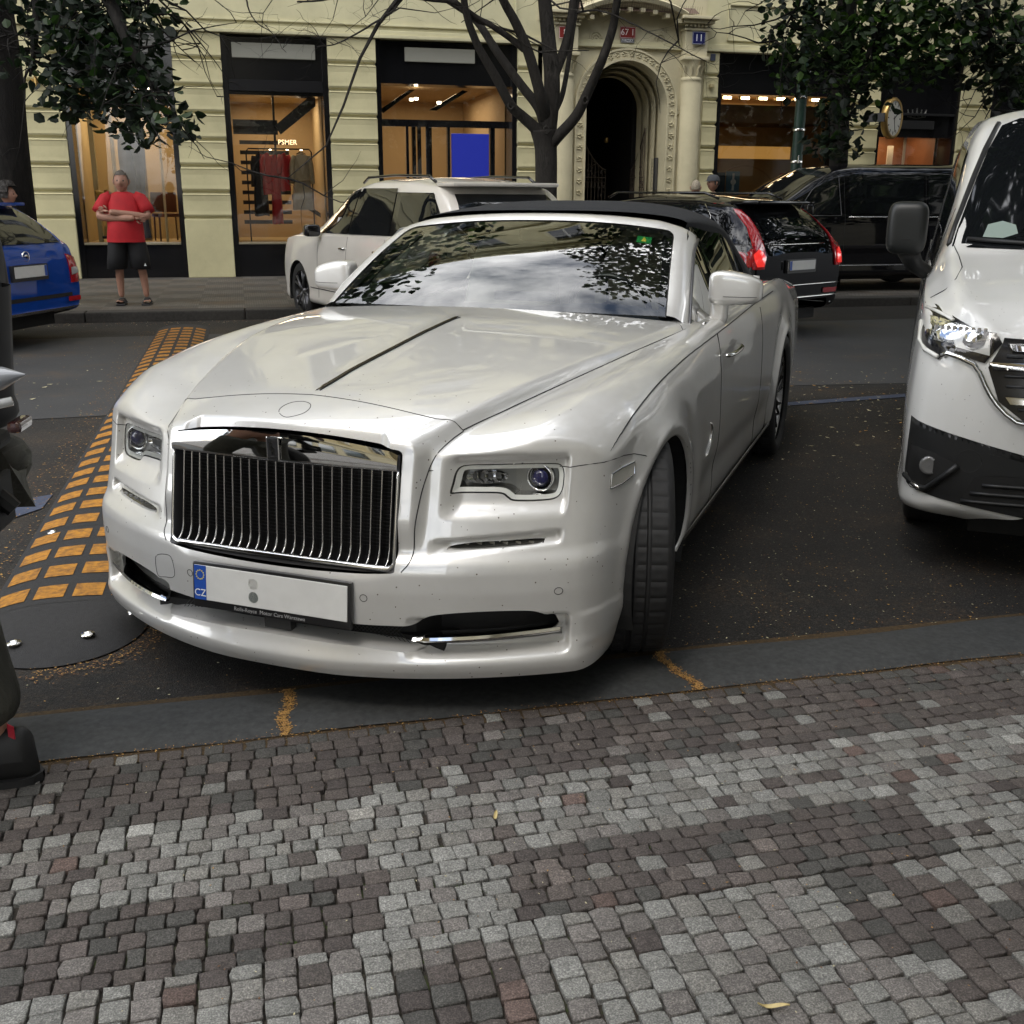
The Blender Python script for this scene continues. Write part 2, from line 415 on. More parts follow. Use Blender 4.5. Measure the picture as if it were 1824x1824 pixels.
# ---------------------------------------------------------------- materials of the cars
def paint(name, c, rough=0.32, dirt=0.0, metal=0.0, coat=1.0, warm=None):
    n = NT(name); v = n.coord()
    base = linear(c)[:3]
    f = n.noise(v, 2.2, 3)
    a = tuple(x * 0.97 for x in base); b = tuple(min(1, x * 1.03) for x in base)
    colr = n.ramp(f, [(0.35, a), (0.65, b)])
    if dirt:
        # fly specks and road grime, a property of the surface
        vo = n.n('ShaderNodeTexVoronoi'); vo.inputs['Scale'].default_value = 46; n.l(v, vo.inputs['Vector'])
        keep = n.math('GREATER_THAN', n.noise(v, 31, 2), 0.54)
        sz = n.math('LESS_THAN', vo.outputs['Distance'], 0.105)
        geo = n.n('ShaderNodeSeparateXYZ'); n.l(n.coord(), geo.inputs[0])
        front = n.ramp(geo.outputs['Y'], [(0.0, 1.0), (0.5, 0.0)])
        mask = n.math('MULTIPLY', n.math('MULTIPLY', keep, sz), dirt)
        yy = n.math('LESS_THAN', geo.outputs['Y'], -0.35)
        mask = n.math('MULTIPLY', mask, yy)
        colr = n.mix(mask, colr, (0.10, 0.08, 0.06))
        film = n.math('MULTIPLY', n.ramp(n.noise(v, 9, 6, .7), [(.45, 0.0), (.75, 1.0)]), 0.10 * dirt)
        colr = n.mix(film, colr, (0.32, 0.29, 0.23))
        rr = n.ramp(n.noise(v, 14, 5), [(.5, .0), (.85, .02)])
        n.set(Coat_Roughness=rr)
    else: n.set(Coat_Roughness=0.02)
    n.set(Base_Color=colr, Roughness=rough, Metallic=metal, Coat_Weight=coat, Specular_IOR_Level=0.15 if base[0] > .05 else 0.0, Coat_IOR=1.7 if base[0] > .05 else 1.5)
    return n.m
M_WHITE = paint('pearl_white_paint', (.64, .635, .615), .34, dirt=1.0, metal=.38)
M_CHROME = plain('chrome', (.78, .78, .77), .06, 1.0)
M_CHROMEB = plain('worn_chrome', (.62, .61, .59), .16, 1.0)
M_BLACKP = plain('black_plastic', (.012, .012, .013), .45, noise=.2)
M_BLACKG = plain('black_gloss', (.006, .006, .007), .08, coat=.6)
M_SATIN = plain('satin_grey_trim', (.10, .10, .105), .3, .6)
M_RUBBER = plain('tyre_rubber', (.010, .010, .0105), .7, noise=.25, nscale=30)
M_GAP = plain('panel_gap', (.006, .006, .006), .7)
M_PLATE = plain('plate_white', (.62, .62, .60), .35, noise=.04)
M_BLUE = plain('plate_blue', (.012, .07, .36), .4)
M_STAR = plain('star_yellow', (.6, .5, .04), .5)
M_CREAM = plain('cream_leather', (.64, .60, .50), .5, noise=.06)
M_NAVY = plain('navy_dash', (.010, .014, .020), .45)
M_ROOF = plain('midnight_canvas', (.006, .0075, .011), .85, noise=.2, nscale=120, bump=.4, bscale=600)
M_SILV = plain('silver_reflector', (.70, .70, .70), .14, 1.0)
M_BULB = plain('lamp_white', (.72, .72, .68), .25, coat=.5)
M_LENSG = glassmat('lamp_glass', (.96, .97, .97), 1.0)
M_WIND = glassmat('windscreen_glass', (.80, .84, .81), 1.7, base=.04)
M_SIDEG = glassmat('side_glass', (.16, .19, .18), .8, base=.04)
M_TINT = glassmat('tinted_glass', (.05, .055, .055), 1.35, base=.05)
M_LENSB = plain('projector_lens', (.012, .012, .08), .03, coat=1)

CARLOC = (-.39978, 3.70363, 0); CARYAW = -.362468
CAR = thing('convertible_car', 'large white convertible with black fabric roof and upright chrome grille, nearest to the camera', 'car', CARLOC, CARYAW)

def c3(X, F, Z): return (X, -F, Z)
def tubeline(pts, r=.0017, n=5, closed=False):
    m = MB(); m.tube([c3(*p) for p in pts], r, n, cap=True); return m
# outlines in (X, z) of the front, in order
POLY_HL = crom([(.497, .674), (.500, .700), (.507, .737), (.527, .7495), (.585, .751), (.657, .751), (.741, .749), (.768, .744), (.778, .725), (.780, .699), (.777, .668), (.762, .648), (.721, .6435), (.657, .646), (.640, .655), (.621, .667), (.562, .670), (.510, .671)], 5, True)
POLY_DRL = crom([(.506, .521), (.516, .529), (.576, .5365), (.648, .5385), (.742, .541), (.738, .530), (.695, .526), (.626, .5225), (.553, .5195)], 4, True)
top_in = [(.0, .309), (.137, .307), (.276, .304), (.395, .303), (.425, .304), (.445, .318), (.473, .335), (.526, .343), (.612, .347), (.700, .345), (.745, .339), (.774, .322), (.788, .294), (.797, .262), (.799, .246)]
bot_in = [(.775, .248), (.724, .243), (.581, .236), (.470, .231), (.440, .222), (.406, .222), (.276, .234), (.137, .2375), (0, .2385)]
POLY_IN = np.concatenate([crom(top_in, 5), crom(bot_in, 5)])
zt = lambda X: .834 - .036 * (np.abs(X) / .381) ** 2.0
gx = np.linspace(0, .370, 20)
POLY_GR = np.array([(x, zt(x)) for x in gx] + [(.377, zt(.377) - .003), (.381, .790), (.3815, .775), (.3815, .6), (.3815, .466)] + [(x, .446 + .017 * (x / .38) ** 2) for x in np.linspace(.375, 0, 18)])
JL = crom([(.400, .466), (.420, .500), (.424, .588), (.431, .679), (.442, .740), (.450, .765), (.461, .790)], 6)   # (X,z) side line of the surround
SHUT_F = [(.442, .740), (.497, .7405)]
SHUT_F2 = crom([(.776, .741), (.80, .7415), (.833, .744)], 4)
# (F,z) on the flank
SHUT_S = crom([(.491, .745), (.44, .746), (.371, .749), (.288, .742), (.226, .724), (.165, .695), (.12, .675)], 6)
GAP_S = crom([(.428, .786), (.38, .813), (.272, .852), (.113, .884), (-.069, .908), (-.379, .929), (-.781, .946), (-1.47, .966), (-2.03, .985), (-2.7, .998)], 8)
DOOR_F = -.98; DOOR_R = -2.13
HOODF = crom([(0, .577), (.166, .586), (.316, .592), (.40, .590), (.425, .586), (.489, .562)], 6)      # (X,F)
VAL = np.array([(float(FT(F_, XV, .02)), F_) for F_ in np.linspace(.562, -.87, 60)])
COWL = crom([(0, -.845), (.3, -.850), (.6, -.858), (.745, -.868)], 5)
CABIN = np.concatenate([COWL, crom([(.780, -.90), (.815, -1.02), (.842, -1.2), (.852, -2.0), (.83, -2.75), (.76, -3.0), (.6, -3.08), (0, -3.1)], 5)])

def build_body():
    nu, nv = SK.shape[:2]
    P = SK.copy()
    du = np.gradient(P, axis=0); dv = np.gradient(P, axis=1)
    N = np.cross(du, dv); N /= (np.linalg.norm(N, axis=2, keepdims=True) + 1e-12)
    N[0, :, 0] = 0; N[0] /= (np.linalg.norm(N[0], axis=1, keepdims=True) + 1e-12)
    # outward check: in (X,F,Z) axes
    if N[NFRONT + 150, 60, 0] < 0: N = -N
    # panel tag per vertex-projected position before snapping
    Pf = P.reshape(-1, 3).copy(); Nf = N.reshape(-1, 3)
    uu = np.repeat(np.arange(nu), nv); vv = np.tile(np.arange(nv), nu)
    isf = (uu < NFRONT + 8) & (vv < NVF + 3)
    iss = (uu >= NFRONT - 12) & (uu < NFRONT + NCORN + NSIDE + 4) & (vv < NVF + 20)
    ist = (vv >= NVF - 12)
    def snap(mask, ax, curve, tol, closed):
        a, b = ax; P2 = Pf[:, [a, b]]; idx = np.where(mask)[0]
        lo = curve.min(0) - .02; hi = curve.max(0) + .02
        idx = idx[((P2[idx] > lo) & (P2[idx] < hi)).all(1)]
        if len(idx) == 0: return
        d, q = nearpoly(P2[idx], curve, closed); m = d < tol; idx = idx[m]; q = q[m]
        third = [k for k in range(3) if k not in ax][0]
        sh = q - Pf[idx][:, [a, b]]
        nn = Nf[idx]; dz = -(nn[:, a] * sh[:, 0] + nn[:, b] * sh[:, 1]) / np.where(np.abs(nn[:, third]) < .15, .15 * np.sign(nn[:, third] + 1e-9), nn[:, third])
        Pf[idx, a] = q[:, 0]; Pf[idx, b] = q[:, 1]; Pf[idx, third] += np.clip(dz, -.01, .01)
    ft = isf & (Pf[:, 1] > .4)
    snap(ft, (0, 2), POLY_HL, .0034, True); snap(ft, (0, 2), POLY_IN, .0036, False); snap(ft, (0, 2), POLY_DRL, .0030, True)
    snap((ft & (vv < NVF + 2)) | (ist & (Pf[:, 1] > .735) & (vv < NVF + 5)), (0, 2), POLY_GR, .0040, False)
    arcs = []
    for fa in (-.02, -3.112):
        an = np.linspace(-.55, math.pi + .55, 90)
        arcs.append(np.stack([fa + .380 * np.cos(an), .357 + .380 * np.sin(an)], 1))
    for A_ in arcs: snap(iss & (Pf[:, 0] > .7), (1, 2), A_, .0055, False)
    snap(ist & (Pf[:, 1] < -.5), (0, 1), CABIN, .0060, False)
    snap(ist & (Pf[:, 1] > .5) & (Pf[:, 1] < .62), (0, 1), HOODF, .0035, False)
    # faces
    i, j = np.meshgrid(np.arange(nu - 1), np.arange(nv - 1), indexing='ij'); i = i.ravel(); j = j.ravel()
    fc = np.stack([i * nv + j, (i + 1) * nv + j, (i + 1) * nv + j + 1, i * nv + j + 1], 1)
    cen = Pf[fc].mean(1); fu = i; fv = j
    X, F, Z = cen.T
    fmask = (fu < NFRONT + 6) & (fv < NVF + 2) & (F > .4)
    kill = fmask & (inpoly(cen[:, [0, 2]], POLY_HL) | inpoly(cen[:, [0, 2]], POLY_DRL) | inpoly(cen[:, [0, 2]], POLY_IN) )
    kill |= (fv < NVF + 2) & (F > .70) & (F < .86) & (X < .382) & inpoly(cen[:, [0, 2]], np.concatenate([POLY_GR, [(-.02, .446), (-.02, .834)]]))
    for fa in (-.02, -3.112):
        kill |= (X > .7) & (np.hypot(F - fa, Z - .357) < .380) & (fv < NVF + 10)
        kill |= (X > .7) & (np.abs(F - fa) < .375) & (Z < .30)
    kill |= (fv > NVF - 4) & inpoly(cen[:, [0, 1]], np.concatenate([CABIN, [(-.02, -3.1), (-.02, -.845)]])) 
    panel = np.zeros(len(fc), int)                      # 0 body (fenders, quarters)
    xv = FT(F, XV, .02)
    top = (fv > NVF - 6)
    hf = np.interp(X, HOODF[:, 0], HOODF[:, 1])
    jx = np.interp(Z, JL[:, 1], JL[:, 0])
    hood = (X < xv) & (F < hf) & (F > -.87) & (Z > .75)
    nose = (((X < xv) & (F >= hf) & top) | ((X < np.where(Z < .79, jx, xv)) & (F > .5))) & (Z > .462 + 0 * X) & (F > .5)
    bump = (~nose) & (Z < .741) & (F > .5) | ((F <= .5) & (F > .05) & (Z < np.interp(F, SHUT_S[::-1, 0], SHUT_S[::-1, 1])) & (X > .8))
    door = (F < DOOR_F) & (F > DOOR_R) & (X > .80) & (Z > .26) & (Z < 1.05)
    panel[bump] = 3; panel[nose] = 2; panel[hood] = 1; panel[door & ~hood] = 4
    return Pf, Nf, fc[~kill], panel[~kill]
PB, NB, FB, PANEL = build_body()
def body_part(name, pid, sides=(1, -1), label=None):
    vs, ns, fs = [], [], []
    for sgn in sides:
        f = FB[PANEL == pid]; used = np.unique(f); mp_ = -np.ones(len(PB), int); mp_[used] = np.arange(len(used)) + sum(len(v) for v in vs)
        p = PB[used] * [sgn, -1, 1]; n = NB[used] * [sgn, -1, 1]
        ff = mp_[f]
        if sgn < 0: ff = ff[:, ::-1]
        vs.append(p); ns.append(n); fs.append(ff)
    o = mesh(name, np.concatenate(vs), np.concatenate(fs), M_WHITE, CAR, normals=np.concatenate(ns))
    if label: o['label'] = label
    return o
BODY = body_part('body', 0)
HOOD = body_part('hood', 1); NOSE = body_part('grille_surround', 2); BUMP = body_part('front_bumper', 3)
DOORS = [body_part('door', 4, (s,)) for s in (1, -1)]

def strip(loop3a, loop3b, mat, name, parent, closed=False, smooth=True):
    n = len(loop3a); v = [c3(*p) for p in loop3a] + [c3(*p) for p in loop3b]
    f = [(k, (k + 1) % n, n + (k + 1) % n, n + k) for k in range(n if closed else n - 1)]
    return mesh(name, v, f, mat, parent, smooth)
def fr3(pl, off=0.0, sgn=1): return [(sgn * x, float(frontF(np.array(abs(x)), np.array(z))) + off, z) for x, z in pl]
def ringfill(poly, dep, rings=7, cen=None, sgn=1):
    c = np.array(cen) if cen is not None else poly.mean(0)
    vs = []; n = len(poly)
    for k in range(1, rings + 1):
        for p in poly:
            q = c + (p - c) * k / rings; vs.append((sgn * q[0], dep(q[0], q[1]), q[1]))
    vs.append((sgn * c[0], dep(c[0], c[1]), c[1])); ci = len(vs) - 1
    fs = [(ci, k, (k + 1) % n) for k in range(n)]
    for r_ in range(rings - 1):
        fs += [(r_ * n + k, (r_ + 1) * n + k, (r_ + 1) * n + (k + 1) % n, r_ * n + (k + 1) % n) for k in range(n)]
    return [c3(*v) for v in vs], fs
# lips inside openings
for s in (1, -1):
    a = fr3(POLY_HL, 0, s); b = [(x, F - .035, z) for x, F, z in a]
    strip(a, b, M_BLACKP, 'headlight_seal', BODY, True)
    a = fr3(POLY_DRL, 0, s); b = [(x, F - .02, z) for x, F, z in a]; strip(a, b, M_WHITE, 'slot_edge', BUMP, True)
    a = fr3(POLY_IN, 0, s)
    bt = len(crom(top_in, 5))
    b = [(x * .995, F - .012, z - .004) for x, F, z in a[:bt]]; strip(a[:bt], b, M_WHITE, 'intake_edge', BUMP)
    a2 = a[bt - 1:]; b = [(x, F - .075, z + .012) for x, F, z in a2]; strip(a2, b, M_WHITE, 'intake_shelf', BUMP)
# dark intake box and mesh
m = MB()
xs_ = np.linspace(-.80, .80, 61)
m.grid([[c3(x, float(frontF(np.array(abs(x)), np.array(.27))) - .085, z) for x in xs_] for z in np.linspace(.20, .37, 5)])
m.grid([[c3(x, float(frontF(np.array(abs(x)), np.array(.27))) - .012 - d, .352 + (0 if abs(x) > .44 else -.036)) for x in xs_] for d in (0, .09)])
m.obj('intake_grille', plain('intake_black', (.006, .006, .006), .6), BUMP)
m = MB()
for k in range(-64, 64):
    for sl in (1, -1):
        x0 = k * .0125; x1 = x0 + sl * .10
        if max(abs(x0), abs(x1)) > .42: continue
        m.tube([c3(x0 + (x1 - x0) * t, .768 - .10 * (x0 + (x1 - x0) * t) ** 2, .215 + .10 * t) for t in (0, .5, 1)], .0011, 4)
m.obj('intake_mesh', plain('mesh_black', (.02, .02, .02), .45), BUMP)
# chrome blades in the outer intakes
for s in (1, -1):
    path = crom([(.427, .800, .262), (.50, .778, .264), (.62, .722, .268), (.73, .652, .272), (.806, .598, .275)], 8)
    m = MB(); P_ = []
    for k, p in enumerate(path):
        t = k / (len(path) - 1); w_ = .0085 * min(1, .35 + 6 * t) ; dpt = .07 * min(1, .15 + 5 * t)
        P_.append([c3(s * p[0], p[1] + .002, p[2]), c3(s * p[0], p[1] - .002, p[2] + w_), c3(s * p[0], p[1] - dpt * .4, p[2] + w_ + .004), c3(s * p[0] * .99, p[1] - dpt, p[2] + w_ - .004), c3(s * p[0] * .99, p[1] - dpt, p[2] - w_), c3(s * p[0], p[1] - .002, p[2] - w_ * .7), c3(s * p[0], p[1] + .002, p[2])])
    m.grid(P_); m.obj('chrome_blade', M_CHROME, BUMP, auto=50)
# shut lines
def gapobj(name, pts, r=.0018, parent=None):
    return tubeline(pts, r).obj(name, M_GAP, parent or BODY)
# project curves on the real (rounded) skin
BV = BVHTree.FromPolygons([tuple(p) for p in SK.reshape(-1, 3)], [(a * SK.shape[1] + b, (a + 1) * SK.shape[1] + b, (a + 1) * SK.shape[1] + b + 1, a * SK.shape[1] + b + 1) for a in range(SK.shape[0] - 1) for b in range(SK.shape[1] - 1)])
def onskin(X, F, Z, d=None):
    q, n_, i_, ds = BV.find_nearest(Vector((X, F, Z)), .2)
    return (q.x, q.y, q.z)
for s in (1, -1):
    pts = [onskin(x, float(frontF(np.array(x), np.array(z))), z) for x, z in JL[:-3]] + [onskin(.465, .672, .797), onskin(.471, .640, .808), onskin(.478, .605, .818), onskin(.489, .562, .828)]; gapobj('shut_line', [(s * a_, b_, c_) for a_, b_, c_ in pts], .0019, NOSE)
    gapobj('shut_line', [(s * x, float(topZ(np.array([x]), np.array([F_]))[0]) * 0 + F_, float(topZ(np.array([x]), np.array([F_]))[0]) + .0002) for x, F_ in [tuple(v) for v in VAL[::3]]], .0022, HOOD)
    gapobj('shut_line', [(s * x, float(frontF(np.array(x), np.array(z))) + .0002, z) for x, z in SHUT_F], .0014)
    gapobj('shut_line', [(s * float(sideX(np.array(F_), np.array(z))), F_, z) for z in np.linspace(.27, .96, 24) for F_ in [DOOR_F + .10 * max(0, .5 - z)]], .0016, DOORS[0 if s > 0 else 1])
    gapobj('shut_line', [(s * float(sideX(np.array(F_), np.array(z))), F_, z) for z in np.linspace(.27, .96, 24) for F_ in [DOOR_R - .05 * (z - .5)]], .0018, DOORS[0 if s > 0 else 1])
gapobj('shut_line', [(x, F_, float(topZ(np.array([abs(x)]), np.array([F_]))[0]) + .0002) for x, F_ in [(-a_, b_) for a_, b_ in HOODF[::-1]] + [tuple(v) for v in HOODF[1:]]], .0016, HOOD)
for s in (1, -1):
    pts = [onskin(.92, F_, z) for F_, z in GAP_S]; gapobj('shoulder_line', [(s * a_, b_, c_) for a_, b_, c_ in pts], [.0006 + .0022 * min(1, k / 14) for k in range(len(pts))])
    pts = [onskin(x, .52, z) for x, z in [(.774, .742), (.80, .742)]] + [onskin(*q) for q in [(.833, .491, .745), (.858, .465, .746), (.879, .440, .746), (.897, .400, .748), (.914, .350, .749), (.928, .288, .742), (.946, .226, .724), (.957, .165, .698), (.963, .122, .675)]]
    gapobj('shut_line', [(s * a_, b_, c_) for a_, b_, c_ in pts], .0014)
    # side reflector set in the bumper corner
    rp = [onskin(*p) for p in [(.892, .425, .664), (.896, .418, .706), (.912, .36, .716), (.933, .292, .719), (.931, .300, .683), (.913, .365, .668)]]
    rp = [(s * (a_ + .002), b_ + .001, c_) for a_, b_, c_ in rp]
    m = MB(); m.add([c3(*p) for p in rp], [tuple(range(6))]); m.obj('side_reflector', plain('reflector_clear', (.45, .44, .40), .08, coat=1), BUMP)
    tubeline(rp + [rp[0]], .0022, 6).obj('reflector_rim', M_CHROMEB, BUMP)
# lip crease, tow cover, sensors
def ring(cx, cz, r_, rad=.0011, sx=1):
    pts = [(cx + sx * r_ * math.cos(t), cz + r_ * math.sin(t)) for t in np.linspace(0, 2 * math.pi, 25)]
    return [(x, float(frontF(np.array(abs(x)), np.array(z))) + .0002, z) for x, z in pts]
for X_, Z_ in ((.295, .386), (-.297, .384), (.802, .398), (-.802, .398)):
    m = tubeline(ring(X_, Z_, .0105), .0010); m.obj('parking_sensor', M_GAP, BUMP)
tc = crom([(-.452, .407), (-.42, .418), (-.385, .420), (-.372, .40), (-.370, .365), (-.385, .349), (-.42, .342), (-.456, .335), (-.466, .35), (-.464, .39)], 4, True)
gapobj('tow_cover', [(x, float(frontF(np.array(abs(x)), np.array(z))) + .0002, z) for x, z in tc] , .0011, BUMP)
fl = crom([(-.038, .70), (-.046, .67), (-.032, .640), (0, .628), (.032, .640), (.046, .67), (.038, .70), (0, .722)], 5, True)
gapobj('mascot_flap', [(x, F_, float(topZ(np.array([abs(x)]), np.array([F_]))[0])) for x, F_ in fl], .0012, NOSE)

# ---------------------------------------------------------------- grille
def Fg(X, z): return .807 - ((z - .46) / .36) * (.026 + .034 * (X / .38) ** 2)
GR = thing('grille', None, None); GR.parent = CAR
xs_ = np.linspace(-.3775, .3775, 41)
m = MB(); rows = []
for t in np.linspace(0, 1, 14):
    row = []
    for x in xs_:
        z0 = .7445; z1 = float(zt(x)) - .0015 - (.006 * sstep(np.array((abs(x) - .362) / .0155)))
        z = z0 + (z1 - z0) * t; row.append(c3(x, Fg(x, z) + .007 + .0045 * math.sin(math.pi * min(1, t * .9 + .05)) - (.012 if t == 0 else 0), z))
    rows.append(row)
m.grid(rows); m.obj('chrome_bar', plain('grille_chrome', (.74, .74, .73), .035, 1.0), GR, smooth=True)
# frame
m = MB()
side = [(.3765, z) for z in np.linspace(.745, .492, 14)] + [(.3765 - .028 * (1 - math.cos(a_)), .492 - .022 * math.sin(a_)) for a_ in np.linspace(.15, math.pi / 2, 8)]
botl = [(x, .466 + (x / .38) ** 2 * .004 - .0) for x in np.linspace(.33, -.33, 30)]
loop = side + botl + [(-x, z) for x, z in side[::-1]]
rad = [.0045] * len(side) + [.0105] * 30 + [.0045] * len(side)
for k in range(6): rad[len(side) - 1 - k] = .0045 + .006 * (1 - k / 6); rad[len(side) + 30 + k] = .0045 + .006 * (1 - k / 6)
m.tube([c3(x, Fg(x, z) - .001, z) for x, z in loop], rad, 12); m.obj('grille_frame', M_CHROME, GR, smooth=True)
m = MB(); P_ = []
for x in np.linspace(-.3805, .3805, 40): P_.append([c3(x, Fg(x, .455) + .002, .447 + .017 * (x / .38) ** 2), c3(x, Fg(x, .46), .4575 + .012 * (x / .38) ** 2)])
m.grid(P_); m.obj('grille_lower_trim', M_SATIN, GR)
for s in (1, -1):
    m = MB(); m.grid([[c3(s * .3812, Fg(.38, z) + .001, z), c3(s * .372, Fg(.38, z) + .0005, z), c3(s * .370, Fg(.38, z) - .12, z)] for z in np.linspace(.455, .79, 12)])
    m.obj('grille_cheek', M_SATIN, GR)
# vanes: thin upright chrome blades with a forward kick at the foot
vx = [(-.352 + k * .0306) for k in range(24)]
def vane(x):
    m = MB(); pth = [(Fg(x, z) - .021, z) for z in (.748, .70, .64, .58, .54)] + [(Fg(x, .52) - .0215, .518), (Fg(x, .5) - .019, .500), (Fg(x, .49) - .0135, .487), (Fg(x, .48) - .006, .479), (Fg(x, .475) + .000, .4745)]
    w_ = .0030; d = .010; rows = []
    for k, (F_, z) in enumerate(pth):
        a_, b_ = pth[max(k - 1, 0)], pth[min(k + 1, len(pth) - 1)]; tF, tz = b_[0] - a_[0], b_[1] - a_[1]; L = math.hypot(tF, tz); nF, nz_ = -tz / L, tF / L
        r_ = []
        for q in range(9):
            an = math.pi * q / 8; r_.append(c3(x + w_ * math.cos(an), F_ + nF * d * .6 * math.sin(an) - nF * d * .3, z + nz_ * d * .6 * math.sin(an)))
        r_.append(c3(x - w_ * .6, F_ - nF * d * 3.2, z - nz_ * d * 3)); r_.insert(0, c3(x + w_ * .6, F_ - nF * d * 3.2, z - nz_ * d * 3))
        rows.append(r_)
    m.grid(rows); return m
for x in vx: vane(x).obj('vane', M_CHROMEB, GR, smooth=True)
m = MB(); m.grid([[c3(x, .70, z) for x in (-.385, .385)] for z in (.44, .79)])
m.grid([[c3(x, F_, .463) for x in (-.37, .37)] for F_ in (.69, .795)])
for k in range(22): m.box(-.36, .36, -.716, -.712, .50 + k * .011, .503 + k * .011)
m.obj('radiator_screen', plain('grille_black', (.010, .010, .011), .5), GR)
# badge
bw = .0205; m = MB(); m.bbox(-bw, bw, -.801, -.797, .752, .8215, .003)
m.obj('badge_rim', M_CHROME, GR)
bm_ = MB(); bm_.bbox(-bw + .003, bw - .003, -.8025, -.799, .755, .8185, .001); bm_.obj('badge_plate', plain('badge_dark', (.012, .012, .014), .5), GR)
RF = Matrix.Rotation(R(90), 4, 'X')
def ftext(name, body, size, mat, X, F, Z, parent, depth=.0006, sx=1, rz=0, tilt=0):
    return text(name, body, size, mat, Matrix.Translation((X, -F, Z)) @ Matrix.Rotation(rz, 4, 'Z') @ Matrix.Rotation(R(90) + tilt, 4, 'X'), parent, depth, sx=sx)
ftext('badge_letter', 'R', .034, M_CHROME, -.003, .8030, .7935, GR, sx=.8); ftext('badge_letter', 'R', .034, M_CHROME, .003, .8032, .779, GR, sx=.8)
ftext('badge_letter', 'ROLLS', .0105, M_CHROME, 0, .8030, .8115, GR); ftext('badge_letter', 'ROYCE', .0105, M_CHROME, 0, .8030, .7605, GR)

# ---------------------------------------------------------------- headlights
def inset(poly, d):
    n = len(poly); out_ = []
    for k in range(n):
        a_, b_, c_ = poly[k - 1], poly[k], poly[(k + 1) % n]; t = c_ - a_; t = t / (np.linalg.norm(t) + 1e-9); nn = np.array([-t[1], t[0]]); out_.append(b_ + nn * d)
    return np.array(out_)
cc = POLY_HL.mean(0)
A_in = inset(POLY_HL, .006)
if np.abs(A_in - cc).sum() > np.abs(POLY_HL - cc).sum(): sg = -1
else: sg = 1
for s in (1, -1):
    HL = thing('headlight', None, None); HL.parent = CAR
    fF = lambda x, z: float(frontF(np.array(x), np.array(z)))
    o1 = inset(POLY_HL, sg * .0035); o2 = inset(POLY_HL, sg * .0155); o3 = inset(POLY_HL, sg * .018)
    L3 = lambda pl, d: [(s * x, fF(x, z) + d, z) for x, z in pl]
    strip(L3(o1, -.004), L3(o2, -.009), M_BULB, 'light_band', HL, True)
    strip(L3(o2, -.009), L3(o3, -.055), M_SILV, 'reflector_wall', HL, True)
    v, f = ringfill(o3, lambda x, z: fF(x, z) - .05, 4, (.66, .702), s); mesh('reflector_back', v, f, plain('lamp_inner', (.30, .30, .29), .3, .6), HL, True)
    # projector
    pcx, pcz = .712, .704; pF = fF(pcx, pcz)
    ax = Matrix.Translation(c3(s * pcx, pF - .045, pcz)) @ Matrix.Rotation(R(90), 4, 'X') @ Matrix.Rotation(0, 4, 'Y')
    m = MB(); m.lathe([(.041, 0), (.041, .022), (.037, .027), (.034, .022), (.033, .0)], 28, ax); m.obj('projector_bezel', M_CHROME, HL, smooth=True)
    m = MB(); m.lathe([(.0335, .004), (.030, .018), (.026, .022)], 28, ax); m.obj('projector_tube', M_BLACKG, HL, smooth=True)
    m = MB(); m.lathe([(.026, .018), (.024, .025), (.018, .031), (.009, .034), (.0001, .035)], 28, ax); m.obj('projector_lens', M_LENSB, HL, smooth=True)
    # inner bowl
    m = MB(); rows = []
    for r_ in (1, .8, .55, .3, .02):
        rows.append([c3(s * (.578 + .055 * r_ * math.cos(a_)), fF(.578 + .055 * r_ * math.cos(a_), .712) - .022 - .026 * (1 - r_ ** 2), .711 + .021 * r_ * math.sin(a_)) for a_ in np.linspace(0, 2 * math.pi, 25)])
    m.grid(rows); m.obj('reflector_bowl', M_SILV, HL, smooth=True)
    m = MB()
    for k in range(4): m.bbox(s * .54 + s * k * .021 - .0075, s * .54 + s * k * .021 + .0075, -(fF(.54 + k * .021, .712) - .03), -(fF(.54 + k * .021, .712) - .036), .702, .722, .002)
    m.obj('led_cell', plain('led_cell', (.12, .12, .12), .2, .5), HL)
    v, f = ringfill(POLY_HL, lambda x, z: fF(x, z) + .003 * 0 - .001, 6, (.66, .702), s); mesh('lens', v, f, M_LENSG, HL, True)
    # running light in the slot
    v, f = ringfill(POLY_DRL, lambda x, z: fF(x, z) - .012, 3, None, s)
    DR = mesh('running_light', v, f, plain('running_lens', (.03, .029, .026), .12, coat=1), CAR, True)
    m = MB()
    for k in range(6):
        x_ = .545 + k * .034; m.bbox(s * x_ - .009, s * x_ + .009, -(fF(x_, .530) - .010), -(fF(x_, .53) - .013), .525, .536, .003)
    m.obj('led_cell', plain('led_dim', (.10, .095, .08), .25, coat=1), DR)

# ---------------------------------------------------------------- number plate
NP = thing('number_plate', None, None, (0, 0, 0)); NP.parent = CAR
tilt = Matrix.Translation((0, -.862, .372)) @ Matrix.Rotation(R(-5), 4, 'X')
pm = lambda mb, nm, mt, au=None: mb.obj(nm, mt, NP, auto=au)
m = MB(); m.bbox(-.268, .268, -.002, .022, -.079, .063, .008, tilt); pm(m, 'plate_frame', plain('frame_black', (.010, .010, .011), .3, coat=.4), 40)
m = MB(); m.bbox(-.259, .259, -.0045, .001, -.053, .053, .002, tilt); pm(m, 'plate_face', M_PLATE)
m = MB(); m.box(-.2585, -.2165, -.0052, -.0040, -.0525, .0525, tilt); pm(m, 'country_band', M_BLUE)
m = MB()
for k in range(12):
    a_ = k * math.pi / 6; m.lathe([(.0026, 0), (.0001, .0005)], 6, tilt @ Matrix.Translation((-.2375 + .0135 * math.cos(a_), -.0054, .024 + .0135 * math.sin(a_))) @ Matrix.Rotation(R(90), 4, 'X'))
pm(m, 'star_ring', M_STAR)
